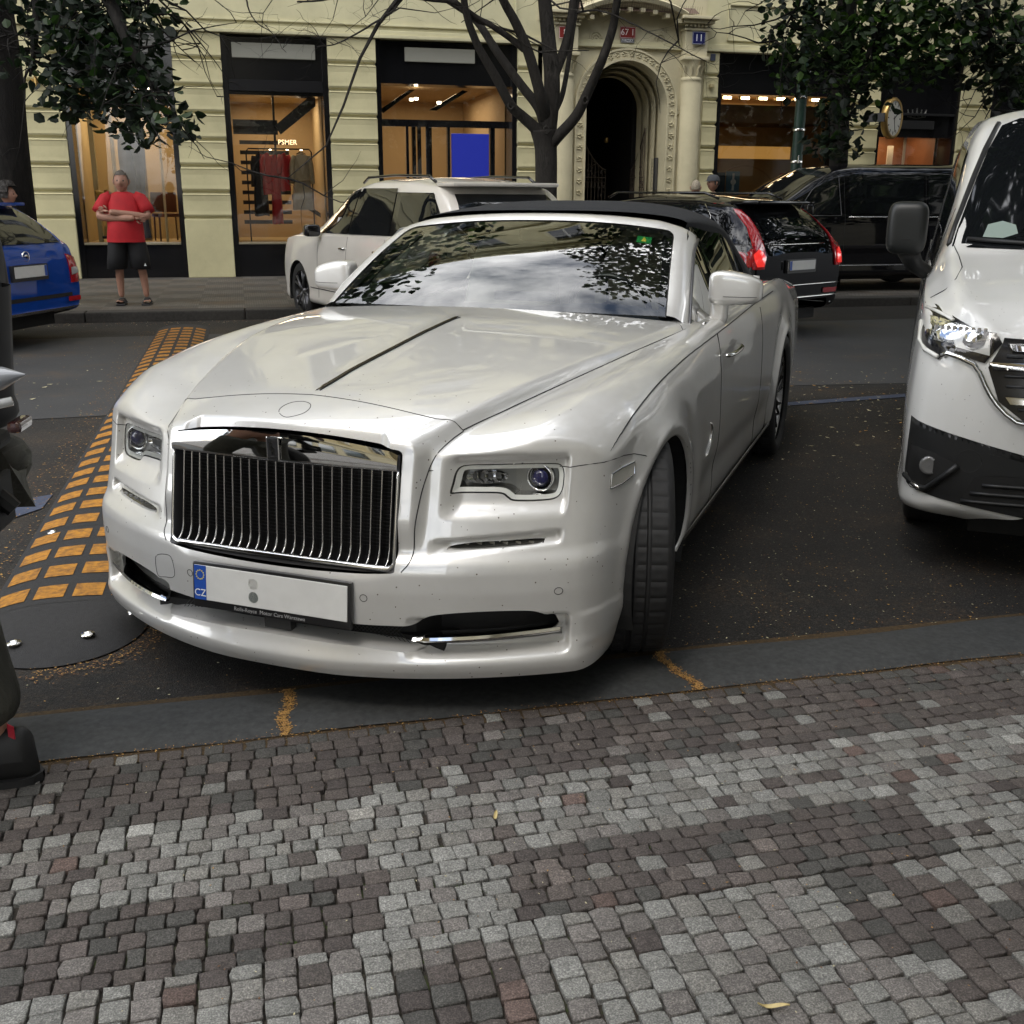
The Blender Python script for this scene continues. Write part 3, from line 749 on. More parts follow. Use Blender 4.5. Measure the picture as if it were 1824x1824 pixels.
text('country_code', 'CZ', .031, plain('print_white', (.75, .75, .73), .5), tilt @ Matrix.Translation((-.2375, -.0056, -.032)) @ RF, NP, .0002)
text('dealer_text', 'Rolls-Royce  Motor Cars Warszawa', .0165, plain('print_grey', (.30, .30, .30), .5), tilt @ Matrix.Translation((0.0, -.0028, -.0655)) @ RF, NP, .0003)
for zz, mt in ((.018, plain('sticker_pale', (.66, .66, .62), .4)), (-.022, plain('sticker_silver', (.28, .32, .30), .3, .4))):
    m = MB(); m.lathe([(.0001, 0), (.0165, 0), (.0165, .0006)], 20, tilt @ Matrix.Translation((-.052, -.0045, zz)) @ RF); pm(m, 'registration_seal', mt)
m = MB(); m.box(-.045, .045, -.83, -.80, .245, .31); m.obj('radar_cover', plain('radar_grey', (.035, .035, .035), .4), BUMP)

# ---------------------------------------------------------------- wheels
def make_tyre(Rr=.364, w_=.262, parent=None):
    prof = []      # (radius, y) y across
    h_ = w_ / 2
    base = [(.275, -h_ * .86), (.292, -h_ * .98), (.315, -h_ * 1.02), (.340, -h_ * .97), (.354, -h_ * .88)]
    xs__ = np.linspace(-h_ * .84, h_ * .84, 41)
    groove = [-h_ * .40, 0, h_ * .40]
    tread = []
    for x in xs__:
        g = any(abs(x - q) < .006 for q in groove)
        tread.append((Rr - .011 * (abs(x) / h_) ** 3.5, x, g))
    nA = 250; vs = []; m_cols = len(base) * 2 + len(tread)
    for a_ in range(nA):
        an = 2 * math.pi * a_ / nA; row = []
        for r_, y in base: row.append((r_, y))
        for r_, y, g in tread:
            d = .007 if g else 0
            blk = a_ % 6 == 0 and abs(y) > .012
            sip = a_ % 6 == 3 and .02 < abs(y) % .05 < .042
            if blk and not g: d = .004
            if sip and not g: d = .002
            row.append((r_ - d, y))
        for r_, y in base[::-1]: row.append((r_, -y))
        for r_, y in row: vs.append((y, r_ * math.cos(an), r_ * math.sin(an)))
    k_ = m_cols; fs = [(a_ * k_ + j, a_ * k_ + j + 1, ((a_ + 1) % nA) * k_ + j + 1, ((a_ + 1) % nA) * k_ + j) for a_ in range(nA) for j in range(k_ - 1)]
    return mesh('tyre', vs, fs, M_RUBBER, parent, auto=35)
def make_rim(parent, rr=.272, spokes=10, mat=None, y0=.10, twist=.12):
    mat = mat or plain('rim_dark', (.05, .05, .052), .25, .8)
    rot = Matrix.Rotation(R(90), 4, 'Y')
    m = MB(); m.lathe([(rr * .9, -.10), (rr * .93, .0), (rr * .95, y0 - .015), (rr, y0), (rr + .008, y0 + .004), (rr + .010, y0 - .002), (rr, y0 - .02), (rr * .97, -.11)], 48, rot)
    m.obj('rim_barrel', plain('rim_edge', (.30, .30, .30), .2, .9), parent, smooth=True)
    m = MB()
    for k in range(spokes):
        a_ = 2 * math.pi * k / spokes
        for q in (-1, 1):
            pts = []
            for t in np.linspace(0, 1, 6):
                rad = .04 + (rr - .045) * t; an = a_ + q * (.03 + .10 * t) + twist * t
                pts.append((y0 - .022 + .012 * t, rad * math.cos(an), rad * math.sin(an)))
            m.tube(pts, [.013, .011, .010, .009, .009, .010], 6)
    m.obj('spoke', mat, parent, smooth=True)
    m = MB(); m.lathe([(.001, y0 - .004), (.034, y0 - .006), (.036, y0 - .03), (.06, y0 - .035), (.06, .0)], 24, rot); m.obj('wheel_cap', mat, parent, smooth=True)
    m = MB(); m.lathe([(.05, -.02), (.17, -.02), (.17, .0), (.05, .0)], 32, rot); m.obj('brake_disc', M_SATIN, parent)
ty = None
def place_wheel(X, F, steer, flip):
    global ty
    W_ = thing('wheel', None, None); W_.parent = CAR; W_.location = (X, -F, .364); W_.rotation_euler = (0, 0, steer + (math.pi if flip else 0))
    if ty is None: ty = make_tyre(parent=W_)
    else:
        t2 = ty.copy(); col.objects.link(t2); t2.parent = W_
    make_rim(W_)
place_wheel(.842, -.0, R(17), False); place_wheel(-.842, -.0, R(17), True)
place_wheel(.838, -3.112, 0, False); place_wheel(-.838, -3.112, 0, True)
# wheel housings and underbody
m = MB()
for s in (1, -1):
    for fa in (-.02, -3.112):
        rows = []
        for an in np.linspace(-.45, math.pi + .45, 28):
            rows.append([c3(s * X_, fa + .386 * math.cos(an), .357 + .386 * math.sin(an)) for X_ in (.955, .80, .55)])
        m.grid(rows)
        m.add([c3(s * .55, fa + .386 * math.cos(an), .357 + .386 * math.sin(an)) for an in np.linspace(-.45, math.pi + .45, 28)], [tuple(range(28))])
m.box(-.80, .80, .42, 2.7, .16, .22); m.box(-.50, .50, -.74, 4.3, .18, .25); m.box(-.8, .8, 3.5, 4.3, .22, .3)
m.obj('underbody', plain('underbody_black', (.008, .008, .008), .8), CAR)
for s in (1, -1):
    m = MB()
    for fa in (-.02, -3.112):
        m = MB(); P_ = []
        for an in np.linspace(-.35, math.pi + .35, 70):
            q = onskin(.96, fa + .380 * math.cos(an), .357 + .380 * math.sin(an)); rr_ = []
            for d1, d2 in ((-.0005, .002), (.001, -.0045), (.012, -.0045)):
                rr_.append(c3(s * (q[0] - d1), fa + (.380 + d2) * math.cos(an), .357 + (.380 + d2) * math.sin(an)))
            P_.append(rr_)
        m.grid(P_); m.obj('arch_edge', M_WHITE, BODY, smooth=True)
    m = MB(); m.grid([[c3(s * (.945), F_, .245), c3(s * .955, F_, .262), c3(s * .948, F_, .272)] for F_ in np.linspace(-.42, -2.70, 40)]); m.obj('sill_trim', M_CHROMEB, BODY, smooth=True)
    # fender badge, door handle
    m = MB(); m.tube([c3(s * (float(sideX(np.array(a_), np.array(b_))) + .002), a_, b_) for a_, b_ in crom([(-.765, .64), (-.785, .61), (-.78, .57), (-.745, .54), (-.71, .515)], 5)], [.002] + [.0055] * 19 + [.002], 6); m.obj('side_emblem', M_CHROMEB, BODY, smooth=True)
    D = DOORS[0 if s > 0 else 1]
    m = MB(); m.tube([c3(s * X_, F_, z_) for X_, F_, z_ in crom([(.962, -1.03, .865), (.985, -1.07, .868), (.993, -1.16, .872), (.990, -1.26, .876), (.965, -1.31, .878)], 5)], [.006, .010] + [.0125] * 16 + [.010, .008, .006], 10, flat=.75); m.obj('door_handle', M_CHROME, D, smooth=True)

# ---------------------------------------------------------------- windscreen, frame, soft top
WB = lambda u: np.array([.747 * u, -.845 - .020 * u ** 2 + .0, 1.030 + .004 * (1 - u * u)])
def WP(u, v):
    b = WB(u); t = np.array([.640 * u, -1.475 + .045 * u ** 2, 1.378 - .040 * abs(u) ** 2.4])
    p = b + (t - b) * v; bul = .022 * math.sin(math.pi * v) * (1 - .3 * u * u); return p + np.array([0, .5, .85]) * bul
def quadcorner(n=10):
    """rounded outline of the glass in (u, v)"""
    ru, rv = .06, .10; pts = []
    for (cu, cv, a0_) in ((1 - ru, rv, -90), (1 - ru, 1 - rv, 0), (-1 + ru, 1 - rv, 90), (-1 + ru, rv, 180)):
        for k in range(n + 1):
            a_ = R(a0_ + 90 * k / n); pts.append((cu + ru * math.cos(a_), cv + rv * math.sin(a_)))
        # straight runs
    out_ = []
    for k in range(len(pts)):
        a_, b_ = pts[k], pts[(k + 1) % len(pts)]; d = math.hypot(a_[0] - b_[0], (a_[1] - b_[1])); st = max(1, int(d / .06))
        for q in range(st): out_.append((a_[0] + (b_[0] - a_[0]) * q / st, a_[1] + (b_[1] - a_[1]) * q / st))
    return out_
m = MB(); m.grid([[c3(*WP(u, v)) for u in np.linspace(-.995, .995, 49)] for v in np.linspace(0.0, .995, 25)])
WS = m.obj('windscreen', M_WIND, CAR, smooth=True)
oc = quadcorner()
def frame_pt(u, v, k):
    """point between glass edge (k=0) and outer edge (k=1)"""
    p = WP(u, v)
    th = math.atan2((v - .5) * 2, u); top = sstep(np.array((v - .80) / .2)); sidew = sstep(np.array((abs(u) - .86) / .14))
    outp = p.copy(); sg_ = 1 if u > 0 else -1
    outp = p + np.array([sg_ * (.082 + .0 * v) * sidew, -.045 * sidew * (1 - .2 * v), -.030 * sidew + .0]) + np.array([0, -.125, .030]) * top * (1 - .25 * sidew)
    if v < .2: outp = outp + np.array([0, .0, -.03]) * (1 - v / .2) * sidew
    q = p * (1 - k) + outp * k; return q + np.array([sg_ * .010 * sidew, .006, .016]) * math.sin(math.pi * min(1, k * .9 + .08)) 
edge = []
for v in np.linspace(0, .90, 22): edge.append((1, v))
for a_ in np.linspace(0, 90, 12)[1:]: edge.append((.94 + .06 * math.cos(R(a_)), .90 + .10 * math.sin(R(a_))))
for u in np.linspace(.94, -.94, 50)[1:]: edge.append((u, 1))
for a_ in np.linspace(90, 180, 12)[1:]: edge.append((-.94 + .06 * math.cos(R(a_)), .90 + .10 * math.sin(R(a_))))
for v in np.linspace(.90, 0, 22)[1:]: edge.append((-1, v))
m = MB(); m.grid([[c3(*frame_pt(u, v, k)) for k in np.linspace(0, 1, 10)] + [c3(*(frame_pt(u, v, 1) + np.array([0, -.012, -.035])))] for u, v in edge])
m.obj('windscreen_frame', M_WHITE, CAR, smooth=True)
m = MB()
def frit(u, v, d):
    cu, cv = (max(-.90, min(.90, u)), max(.12, min(.86, v))); L = math.hypot((u - cu) * .7, (v - cv) * .66) + 1e-9
    return WP(u + (cu - u) * d / L, v + (cv - v) * d / L) - np.array([0, .002, .004])
loop = edge + [(u, 0) for u in np.linspace(-1, 1, 50)[1:-1]]
m.grid([[c3(*frit(u, v, d)) for d in (0, .018, .036)] for u, v in loop + [loop[0]]]); m.obj('black_border', plain('frit_black', (.004, .004, .004), .3), WS)
# grey rubber line outside A pillar and seam to the wing
for s in (1, -1):
    m = MB(); m.tube([c3(*(frame_pt(s * 1, v, 1) + np.array([s * .004, -.006, .0]))) for v in np.linspace(0.02, .93, 20)], .006, 6); m.obj('pillar_seal', M_SATIN, CAR, smooth=True)
    pts = [onskin(.752, -.872, 1.02), onskin(.79, -.868, 1.01), onskin(.815, -.84, 1.0), onskin(.832, -.79, .99)]
    gapobj('seam', [(s * a_, b_, c_) for a_, b_, c_ in pts], .0014, HOOD)
m = MB(); m.box(-.0045, .0045, -.538, .529, .5, .5)
sp = [c3(0, F_, float(topZ(np.array([0.]), np.array([F_]))[0]) + .004) for F_ in np.linspace(.538, -.529, 40)]
m = MB(); m.tube(sp, [.001] + [.0048] * 38 + [.001], 8); m.obj('spine_trim', plain('spine_brass', (.14, .12, .08), .2, .9), HOOD, smooth=True)
for s in (1, -1):
    m = MB(); m.tube([(x_ + s * .0062, y_, z_ - .0030) for x_, y_, z_ in sp], .0022, 5); m.obj('spine_gap', M_GAP, HOOD)
# soft top
FS = [-1.60, -1.64, -1.72, -1.85, -2.0, -2.15, -2.3, -2.45, -2.6, -2.75, -2.88, -3.0, -3.10]
ZCt = [1.416, 1.430, 1.444, 1.457, 1.466, 1.468, 1.460, 1.440, 1.405, 1.345, 1.265, 1.165, 1.055]
XE = [.655, .668, .690, .706, .716, .722, .730, .745, .765, .790, .800, .79, .76]
ZE = [1.375, 1.375, 1.372, 1.362, 1.350, 1.330, 1.292, 1.225, 1.140, 1.060, 1.02, 1.01, 1.01]
fs_ = np.linspace(-1.60, -3.10, 60); rows = []
sm = lambda tab: gauss1(np.interp(-fs_, [-q for q in FS], tab), 2.0)
zc_, xe_, ze_ = sm(ZCt), sm(XE), sm(ZE)
for k in range(60):
    r_ = []
    for t in np.linspace(-1, 1, 61):
        a_ = abs(t); x = xe_[k] * (a_ if a_ < 1 else 1); prof = (1 - a_ ** 3.0) ** .62
        bow = .006 * math.cos((fs_[k] + 1.6) * 2 * math.pi / .42) * (1 - a_ ** 4)
        r_.append(c3(math.copysign(x, t) if a_ > 0 else 0, fs_[k], ze_[k] + (zc_[k] - ze_[k]) * prof + bow * .4))
    r_ = [(r_[0][0] * .985, r_[0][1], r_[0][2] - .028)] + r_ + [(r_[-1][0] * .985, r_[-1][1], r_[-1][2] - .028)]
    rows.append(r_)
m = MB(); m.grid(rows); ST = m.obj('soft_top', M_ROOF, CAR, smooth=True)
# side glass
for s in (1, -1):
    m = MB(); rows = []
    for k, F_ in enumerate(np.linspace(-1.0, -2.55, 30)):
        zt_ = np.interp(-F_, [1.0, 1.42, 1.6, 2.15, 2.3, 2.45, 2.55], [1.03, 1.335, 1.358, 1.325, 1.285, 1.215, 1.15])
        xt_ = np.interp(-F_, [1.0, 1.42, 1.6, 2.3, 2.55], [.80, .700, .672, .722, .755])
        rows.append([c3(s * (.865 + (xt_ - .865) * t), F_, .975 + (zt_ - .975) * t) for t in (0, .33, .66, 1)])
    m.grid(rows); m.obj('side_window', M_SIDEG, CAR, smooth=True)
    m = MB(); m.tube([c3(s * .872, F_, .992 + .004 * (-F_ - 1)) for F_ in np.linspace(-1.0, -2.75, 20)], .008, 6, flat=.6); m.obj('waist_trim', M_CHROMEB, DOORS[0 if s > 0 else 1], smooth=True)
# mirrors
def supere(cx, cy, cz, ax_, ay, az, e1=.45, e2=.45, n=24, taper=None):
    rows = []
    sp_ = lambda v, e: math.copysign(abs(v) ** e, v)
    for i_ in range(n + 1):
        ph = -math.pi / 2 + math.pi * i_ / n; r_ = []
        for j_ in range(2 * n + 1):
            th = 2 * math.pi * j_ / (2 * n); x = ax_ * sp_(math.cos(ph), e1) * sp_(math.cos(th), e2); y = ay * sp_(math.cos(ph), e1) * sp_(math.sin(th), e2); z = az * sp_(math.sin(ph), e1)
            if taper: x, y, z = taper(x, y, z)
            r_.append((cx + x, cy + y, cz + z))
        rows.append(r_)
    m = MB(); m.grid(rows); return m
for s in (1, -1):
    MR = thing('wing_mirror', None, None); MR.parent = CAR
    def tp(x, y, z, s=s):
        t = (s * x + .105) / .21                       # 0 inner, 1 outer
        z2 = z * (1 - .30 * max(0, t - .35)) - .006 * t
        if z > 0: z2 -= .035 * max(0, t - .45) ** 1.5
        return x, y * (1 - .25 * t) + .02 * t, z2
    supere(s * .955, 1.235, 1.122, .108, .062, .071, .38, .42, taper=tp).obj('mirror_shell', M_WHITE, MR, smooth=True)
    supere(s * .890, 1.235, 1.030, .036, .040, .062, .5, .5).obj('mirror_foot', M_WHITE, MR, smooth=True)
    m = MB(); m.tube([(s * .955 + .104 * math.cos(a_) * .96, 1.235 + .0, 1.0965 + .0) if False else (s * (.955 + .100 * math.cos(a_)), 1.235 - .056 * math.sin(a_), 1.088) for a_ in np.linspace(0, 2 * math.pi, 40)], .0012, 4); m.obj('mirror_seam', M_GAP, MR)
    m = MB(); m.grid([[(s * (.87 + .17 * a_), 1.300, 1.075 + .095 * b_) for a_ in (0, 1)] for b_ in (0, 1)]); m.obj('mirror_glass', M_CHROME, MR)
# ---------------------------------------------------------------- cabin
IN = thing('cabin', None, None); IN.parent = CAR
m = MB(); rows = []
for x in np.linspace(-.78, .78, 30):
    cl = .020 * math.exp(-((x - .37) / .2) ** 4)
    rows.append([c3(x, -.86, 1.00), c3(x, -.98, 1.012 + cl * .3), c3(x, -1.16, 1.020 + cl), c3(x, -1.28, 1.012 + cl), c3(x, -1.33, .96), c3(x, -1.32, .80), c3(x, -1.25, .55)])
m.grid(rows); m.obj('dashboard', M_NAVY, IN, smooth=True)
m = MB(); m.bbox(-.13, .16, 1.225, 1.25, 1.035, 1.075, .006); m.obj('display_hood', plain('display_black', (.03, .035, .04), .2), IN)
def seat(X0, F0, w_=.27, hz=0.0, rear=False):
    S_ = thing('rear_seat' if rear else 'front_seat', None, None); S_.parent = IN.parent
    m = supere(X0, -F0 - .0, .60 + hz, w_, .28, .10, .4, .4); m.obj('seat_cushion', M_CREAM, S_, smooth=True)
    def lean(x, y, z): return x * (1 - .22 * max(0, z / .38)), y + (z + .3) * .22, z
    m = supere(X0, -F0 + .24, .93 + hz, w_ * .96, .085, .37, .35, .35, taper=lean); m.obj('backrest', M_CREAM, S_, smooth=True)
    m = supere(X0, -F0 + .385, 1.235 + hz, .15, .06, .115, .5, .5); m.obj('headrest', M_CREAM, S_, smooth=True)
    return S_
s1 = seat(.36, -1.75); s2 = seat(-.36, -1.75); seat(.33, -2.62, .24, -.02, True); seat(-.33, -2.62, .24, -.02, True)
for s, st in ((1, s1), (-1, s2)):
    ftext('headrest_letters', 'R', .05, plain('embroidery', (.16, .05, .03), .7), s * .36, -2.070, 1.225, st)
SWh = MB(); Ms = Matrix.Translation((.37, 1.40, .985)) @ Matrix.Rotation(R(-62), 4, 'X')
SWh.tube([Ms @ Vector((.185 * math.cos(a_), .185 * math.sin(a_), 0)) for a_ in np.linspace(0, 2 * math.pi, 49)], .0135, 8)
for a_ in (0, 180, 270): SWh.tube([Ms @ Vector((.05 * math.cos(R(a_)), .05 * math.sin(R(a_)), -.02)), Ms @ Vector((.18 * math.cos(R(a_)), .18 * math.sin(R(a_)), 0))], .014, 6, flat=.4)
SWh.lathe([(.001, .0), (.06, -.01), (.065, -.03)], 20, Ms); SWh.obj('steering_wheel', plain('wheel_black', (.012, .012, .013), .35), IN, smooth=True)
m = MB(); m.box(-.80, .80, 1.2, 3.05, .30, .42); m.box(-.80, -.76, 1.1, 3.0, .4, .98); m.box(.76, .80, 1.1, 3.0, .4, .98); m.box(-.7, .7, 2.98, 3.04, .4, 1.02)
m.obj('cabin_trim', plain('trim_dark', (.02, .02, .022), .7), IN)
m = MB(); m.grid([[c3(x_, F_, 1.345 + .07 * (1 - (x_ / .66) ** 2) * sstep(np.array((-F_ - 1.5) / .5))) for x_ in np.linspace(-.63, .63, 13)] for F_ in np.linspace(-1.55, -2.5, 12)]); m.obj('headlining', plain('headlining', (.02, .02, .022), .9), IN, smooth=True)
for s in (1, -1):
    m = MB(); m.tube([c3(s * .735, -.93, 1.02), c3(s * .69, -1.15, 1.16), c3(s * .615, -1.47, 1.315)], .035, 8, flat=.5); m.obj('pillar_trim', plain('trim_dark', (.02, .02, .022), .7), IN, smooth=True)
m = supere(0, 1.50, 1.315, .11, .012, .035, .5, .5); m.obj('rear_view_mirror', M_BLACKP, IN, smooth=True)
m = MB(); stp = WP(.83, .80); tt = WP(.83, .88) - WP(.83, .80); rr_ = WP(.90, .80) - WP(.76, .80)
ctr = WP(.80, .845) + np.array([0, -.004, -.006]); ex_ = np.array(rr_) / np.linalg.norm(rr_); ey_ = np.array(tt) / np.linalg.norm(tt)
q4 = [ctr + ex_ * a_ * .034 + ey_ * b_ * .030 for a_, b_ in ((-1, -1), (1, -1), (1, 1), (-1, 1))]
m.add([c3(*q) for q in q4], [(0, 1, 2, 3)]); SK_ = m.obj('windscreen_sticker', plain('sticker_green', (.01, .22, .05), .4), WS)
q4 = [ctr + ex_ * a_ * .010 + ey_ * b_ * .018 + np.array([0, .001, .0015]) for a_, b_ in ((-1.2, -1), (1.2, -1), (.3, 1), (-.3, 1))]
m = MB(); m.add([c3(*q) for q in q4], [(0, 1, 2, 3)]); m.obj('sticker_mark', M_STAR, WS)
# ================================================================ street frame: s along the street, n across it (z up), turned 14 degrees
SA = R(14.0); SC, SS = math.cos(SA), math.sin(SA)
def W(s, n, z=0.0): return (s * SC - n * SS, s * SS + n * SC, z)
def sthing(name, label, cat, s, n, z=0, group=None, rz=0): return thing(name, label, cat, W(s, n, z), SA + rz, group)
def struct(o): o['kind'] = 'structure'; return o
def stone_mat(name, c1, c2, rough=.85, sc=30, bump=.5, dirt=None):
    n = NT(name); v = n.coord(); f = n.noise(v, sc, 8, .65); g = n.noise(v, 1.3, 4)
    colr = n.mix(n.ramp(g, [(.35, 0.), (.65, 1.)]), n.ramp(f, [(.3, c1), (.7, c2)]), n.ramp(f, [(.3, tuple(x * .8 for x in c1)), (.7, tuple(x * .85 for x in c2))]))
    if dirt: colr = n.mix(n.math('MULTIPLY', n.ramp(n.noise(v, 3.0, 6, .7), [(.5, 0.), (.75, 1.)]), dirt[3]), colr, dirt[:3])
    n.set(Base_Color=colr, Roughness=rough, Specular_IOR_Level=.3); n.bump(f, bump, .004); return n.m
# asphalt: aggregate, patches, leaf dust
n = NT('asphalt'); v = n.coord()
vo = n.n('ShaderNodeTexVoronoi'); vo.inputs['Scale'].default_value = 210; n.l(v, vo.inputs['Vector'])
agg = n.ramp(vo.outputs['Color'], [(.2, (.007, .0065, .006)), (.75, (.019, .0175, .0155)), (.95, (.055, .050, .044))])
big = n.ramp(n.noise(v, .55, 5, .6), [(.35, (.70, .70, .70)), (.65, (1.12, 1.12, 1.12))])
cl = n.mix(1.0, agg, big, 'MULTIPLY')
dust = n.math('MULTIPLY', n.ramp(n.noise(v, 1.1, 7, .72), [(.50, 0.), (.72, 1.)]), n.ramp(n.noise(v, 60, 3), [(.45, 0.), (.6, 1.)]))
cl = n.mix(n.math('MULTIPLY', dust, .55), cl, (.10, .060, .028))
n.set(Base_Color=cl, Roughness=.82, Specular_IOR_Level=.35); n.bump(vo.outputs['Distance'], .5, .004); M_ASPH = n.m
M_GROUND = stone_mat('ground_plain', (.05, .05, .048), (.09, .088, .08))
o = MB(); o.box(-300, 300, -300, 300, -.4, -.30); struct(o.obj('ground', M_GROUND))
def ssheet(name, s0, s1, n0, n1, z, mat):
    m = MB(); m.add([W(s0, n0, z), W(s1, n0, z), W(s1, n1, z), W(s0, n1, z)], [(0, 1, 2, 3)]); o = m.obj(name, mat); return struct(o)
ssheet('road', -70, 70, 3.03, 14.1, 0.0, M_ASPH)
# smooth tarmac strip in the carriageway, slightly lighter
n = NT('asphalt_worn'); v = n.coord(); f = n.noise(v, 160, 4); g = n.noise(v, .8, 5)
n.set(Base_Color=n.mix(n.math('MULTIPLY', n.ramp(n.noise(v, 1.4, 7, .72), [(.54, 0.), (.76, 1.)]), .5), n.mix(1.0, n.ramp(f, [(.3, (.025, .0258, .027)), (.7, (.048, .049, .051))]), n.ramp(g, [(.3, (.8, .8, .8)), (.7, (1.15, 1.15, 1.15))]), 'MULTIPLY'), (.10, .062, .03)), Roughness=.75, Specular_IOR_Level=.35); n.bump(f, .25, .003); M_ASPH2 = n.m
m = MB(); top = [(s_, 7.9 + .15 * math.sin(s_ * .7)) for s_ in np.linspace(-70, 70, 120)]; bot = [(s_, 12.4 + .1 * math.sin(s_ * .5 + 1)) for s_ in np.linspace(-70, 70, 120)]
m.grid([[W(a_[0], a_[1], .004), W(b_[0], b_[1], .004)] for a_, b_ in zip(top, bot)]); struct(m.obj('road_surface_strip', M_ASPH2))
# blue parking bay lines
M_LINE = stone_mat('blue_line_paint', (.040, .052, .085), (.065, .08, .125), .7, 60)
m = MB(); m.add([W(-1.90, 5.20, .006), W(-1.02, 5.68, .006), W(-1.03, 5.42, .006), W(-1.30, 5.04, .006), W(-2.0, 4.8, .006)], [(0, 1, 2, 3, 4)][::-1]); m.add([W(3.3, 7.02, .006), W(8, 7.60, .006), W(8, 7.72, .006), W(3.3, 7.14, .006)], [(0, 1, 2, 3)])
struct(m.obj('parking_bay_marking', M_LINE))
# ---- near kerb: flush slabs with leaf-filled joints
M_KERB = stone_mat('kerb_granite', (.030, .032, .032), (.058, .060, .060), .78, 45, .25, (.03, .028, .024, .4))
kj = [-12, -10.3, -8.6, -6.9, -5.1, -3.5, -1.9, .045, 1.29, 3.0, 4.7, 6.4, 8.2, 10, 12]
m = MB()
for a_, b_ in zip(kj[:-1], kj[1:]):
    def jit(sv, nn): return sv + (.014 * math.sin(nn * 17 + sv * 3) + .005 * math.sin(nn * 47))
    rows = []
    N_ = 14
    for k in range(N_ + 1):
        t = k / N_; r_ = []
        for q in range(7):
            nn = 2.795 + .285 * q / 6; s0_, s1_ = jit(a_, nn) + .012, jit(b_, nn) - .012; sv = s0_ + (s1_ - s0_) * t
            nn2 = nn + (.010 * math.sin(sv * 5 + a_) if q == 6 else 0) + (.004 * math.sin(sv * 9) if q == 0 else 0)
            edge_ = min(t * 30, (1 - t) * 30, q * 1.2, (6 - q) * 1.2, 1)
            r_.append(W(sv, nn2, .006 + .010 * min(1, edge_) + .0015 * math.sin(sv * 7 + nn * 11)))
        rows.append(r_)
    m.grid(rows)
struct(m.obj('kerb', M_KERB, smooth=True))
ssheet('joint_soil', -12, 12, 2.74, 3.12, .002, stone_mat('joint_soil', (.030, .022, .014), (.085, .055, .024), .95, 90))
